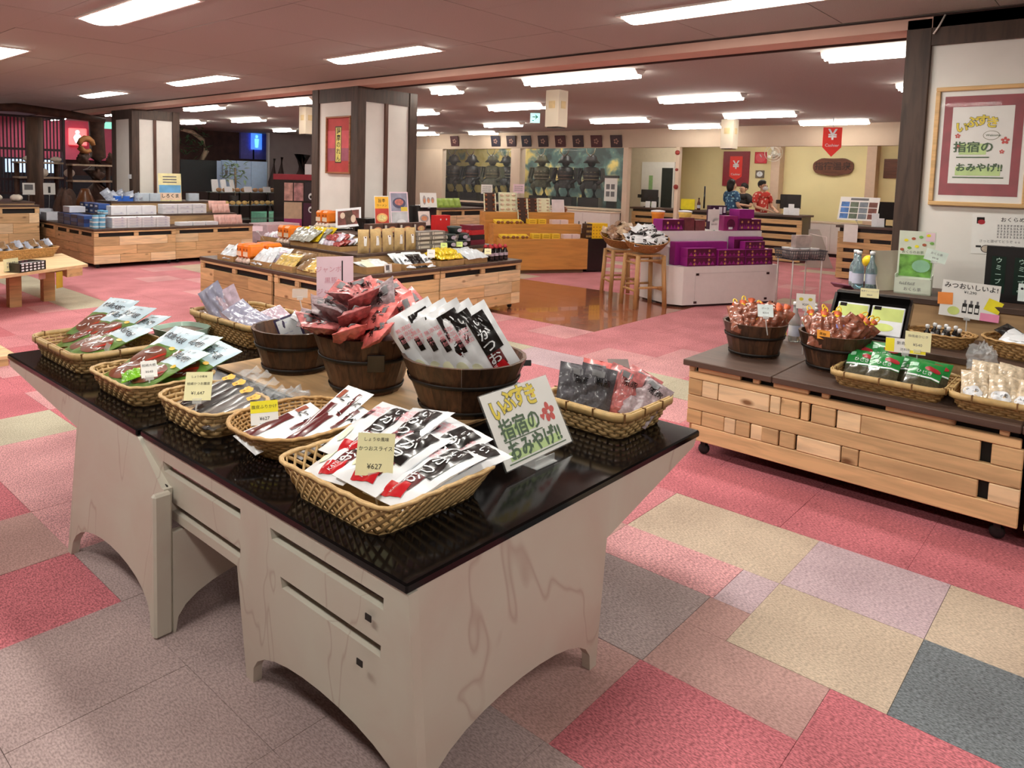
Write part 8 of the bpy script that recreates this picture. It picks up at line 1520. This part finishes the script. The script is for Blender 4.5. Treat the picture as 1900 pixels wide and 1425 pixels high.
for i, (u, v0, v1, m) in enumerate(((110, 504, 532, mat('olive_tag', (190, 160, 40), .5)), (78, 503, 516, mat('rose_tag', (206, 160, 150), .5)))):
    p = Pz(u, v0, .42); MB().box(-.05, .05, -.002, .002, -.18 + .09 * i, 0).build('hanging_tag', m, None, T=TL(p.x, p.y, .4195) @ RZ(.6), label=['mustard tag hanging under the pine bench', 'rose tag hanging under the pine bench'][i], cat='tag')
p = Pz(62, 503, .45); carton('pattern_box', 'black and white patterned box on the pine bench', TL(p.x, p.y, .4505) @ RZ(.55), .36, .2, .10, P_K, 'box', None, lambda mb, Tf: [put_rect(mb, -.16 + .055 * i, -.125 + .055 * i, .012 + .03 * k, .03 + .03 * k, 1, .0006, None, 1, Tf) for i in range(6) for k in range(3)], [P_W])
p = Pz(21, 505, .45); card('price_card', 'cream price card on the pine bench', (p.x, p.y, .53), (.84, .54, 0), (0, .1, 1), .20, .13, M_CREAMC, lambda mb: [scribble(mb, -.06, .06, .02 - .04 * k, .02, 2, 5, seed=k) for k in range(2)], stand=(p.x + .02, p.y + .05, .4505))
p = Pz(45, 478, .47); basket('long_basket', 'long tilted basket of brown dried goods on the pine bench', p.x, p.y + .15, .4505, (.42, .2), (.36, .15), .12, 'plait', .08, rows=5, m=M_CANE2, rz=.35)
dm = [pouch_mesh('dried_pack', .1, .26, .05, [m], 0, None, s, .008, 6, 8) for s, m in ((1, SBR), (2, G_PK))]
for i in range(12): obj('dried_pack', dm[i % 2], None, lay((p.x - .33 + .06 * i, p.y + .15 + .02 * i - .1, .575 + .02 * (i % 3)), (.1, 1, .25), (-.3, -.2, 1)), 'brown dried goods pack in the long basket', 'pack', 'packs in the long basket')
lp = thing('low_platform', 'low pale timber platform at the edge of the aisle', 'platform', (.3, 6.5, 0)); 
for i in range(4): MB().box(0, 1.5, .14 * i, .14 * i + .13, .05, .08, 0, .003).build('deck_board', M_PNT, lp)
for x in (.1, .7, 1.4): MB().box(x - .04, x + .04, 0, .55, 0, .05).build('bearer', M_PINE3, lp)
# brown crate between the snack display and the show windows
pallet_box('crate_stand', 'brown slatted crate before the show windows with green packs on top', 10.2, 11.6, 10.2, 11.2, .95, 'nf', 41, 4)
for i in range(4): obj('green_pack', pouch_mesh('green_pack', .2, .2, .08, [mat('lime_pack', (170, 206, 90), .4, .25, 8, coat=.3)], 0, None, 50 + i, .004, 6, 8), None, TL(10.35 + .17 * i, 10.35, 1.05) @ RX(1.2), 'lime green pack on the brown slatted crate', 'pack', 'lime green packs')
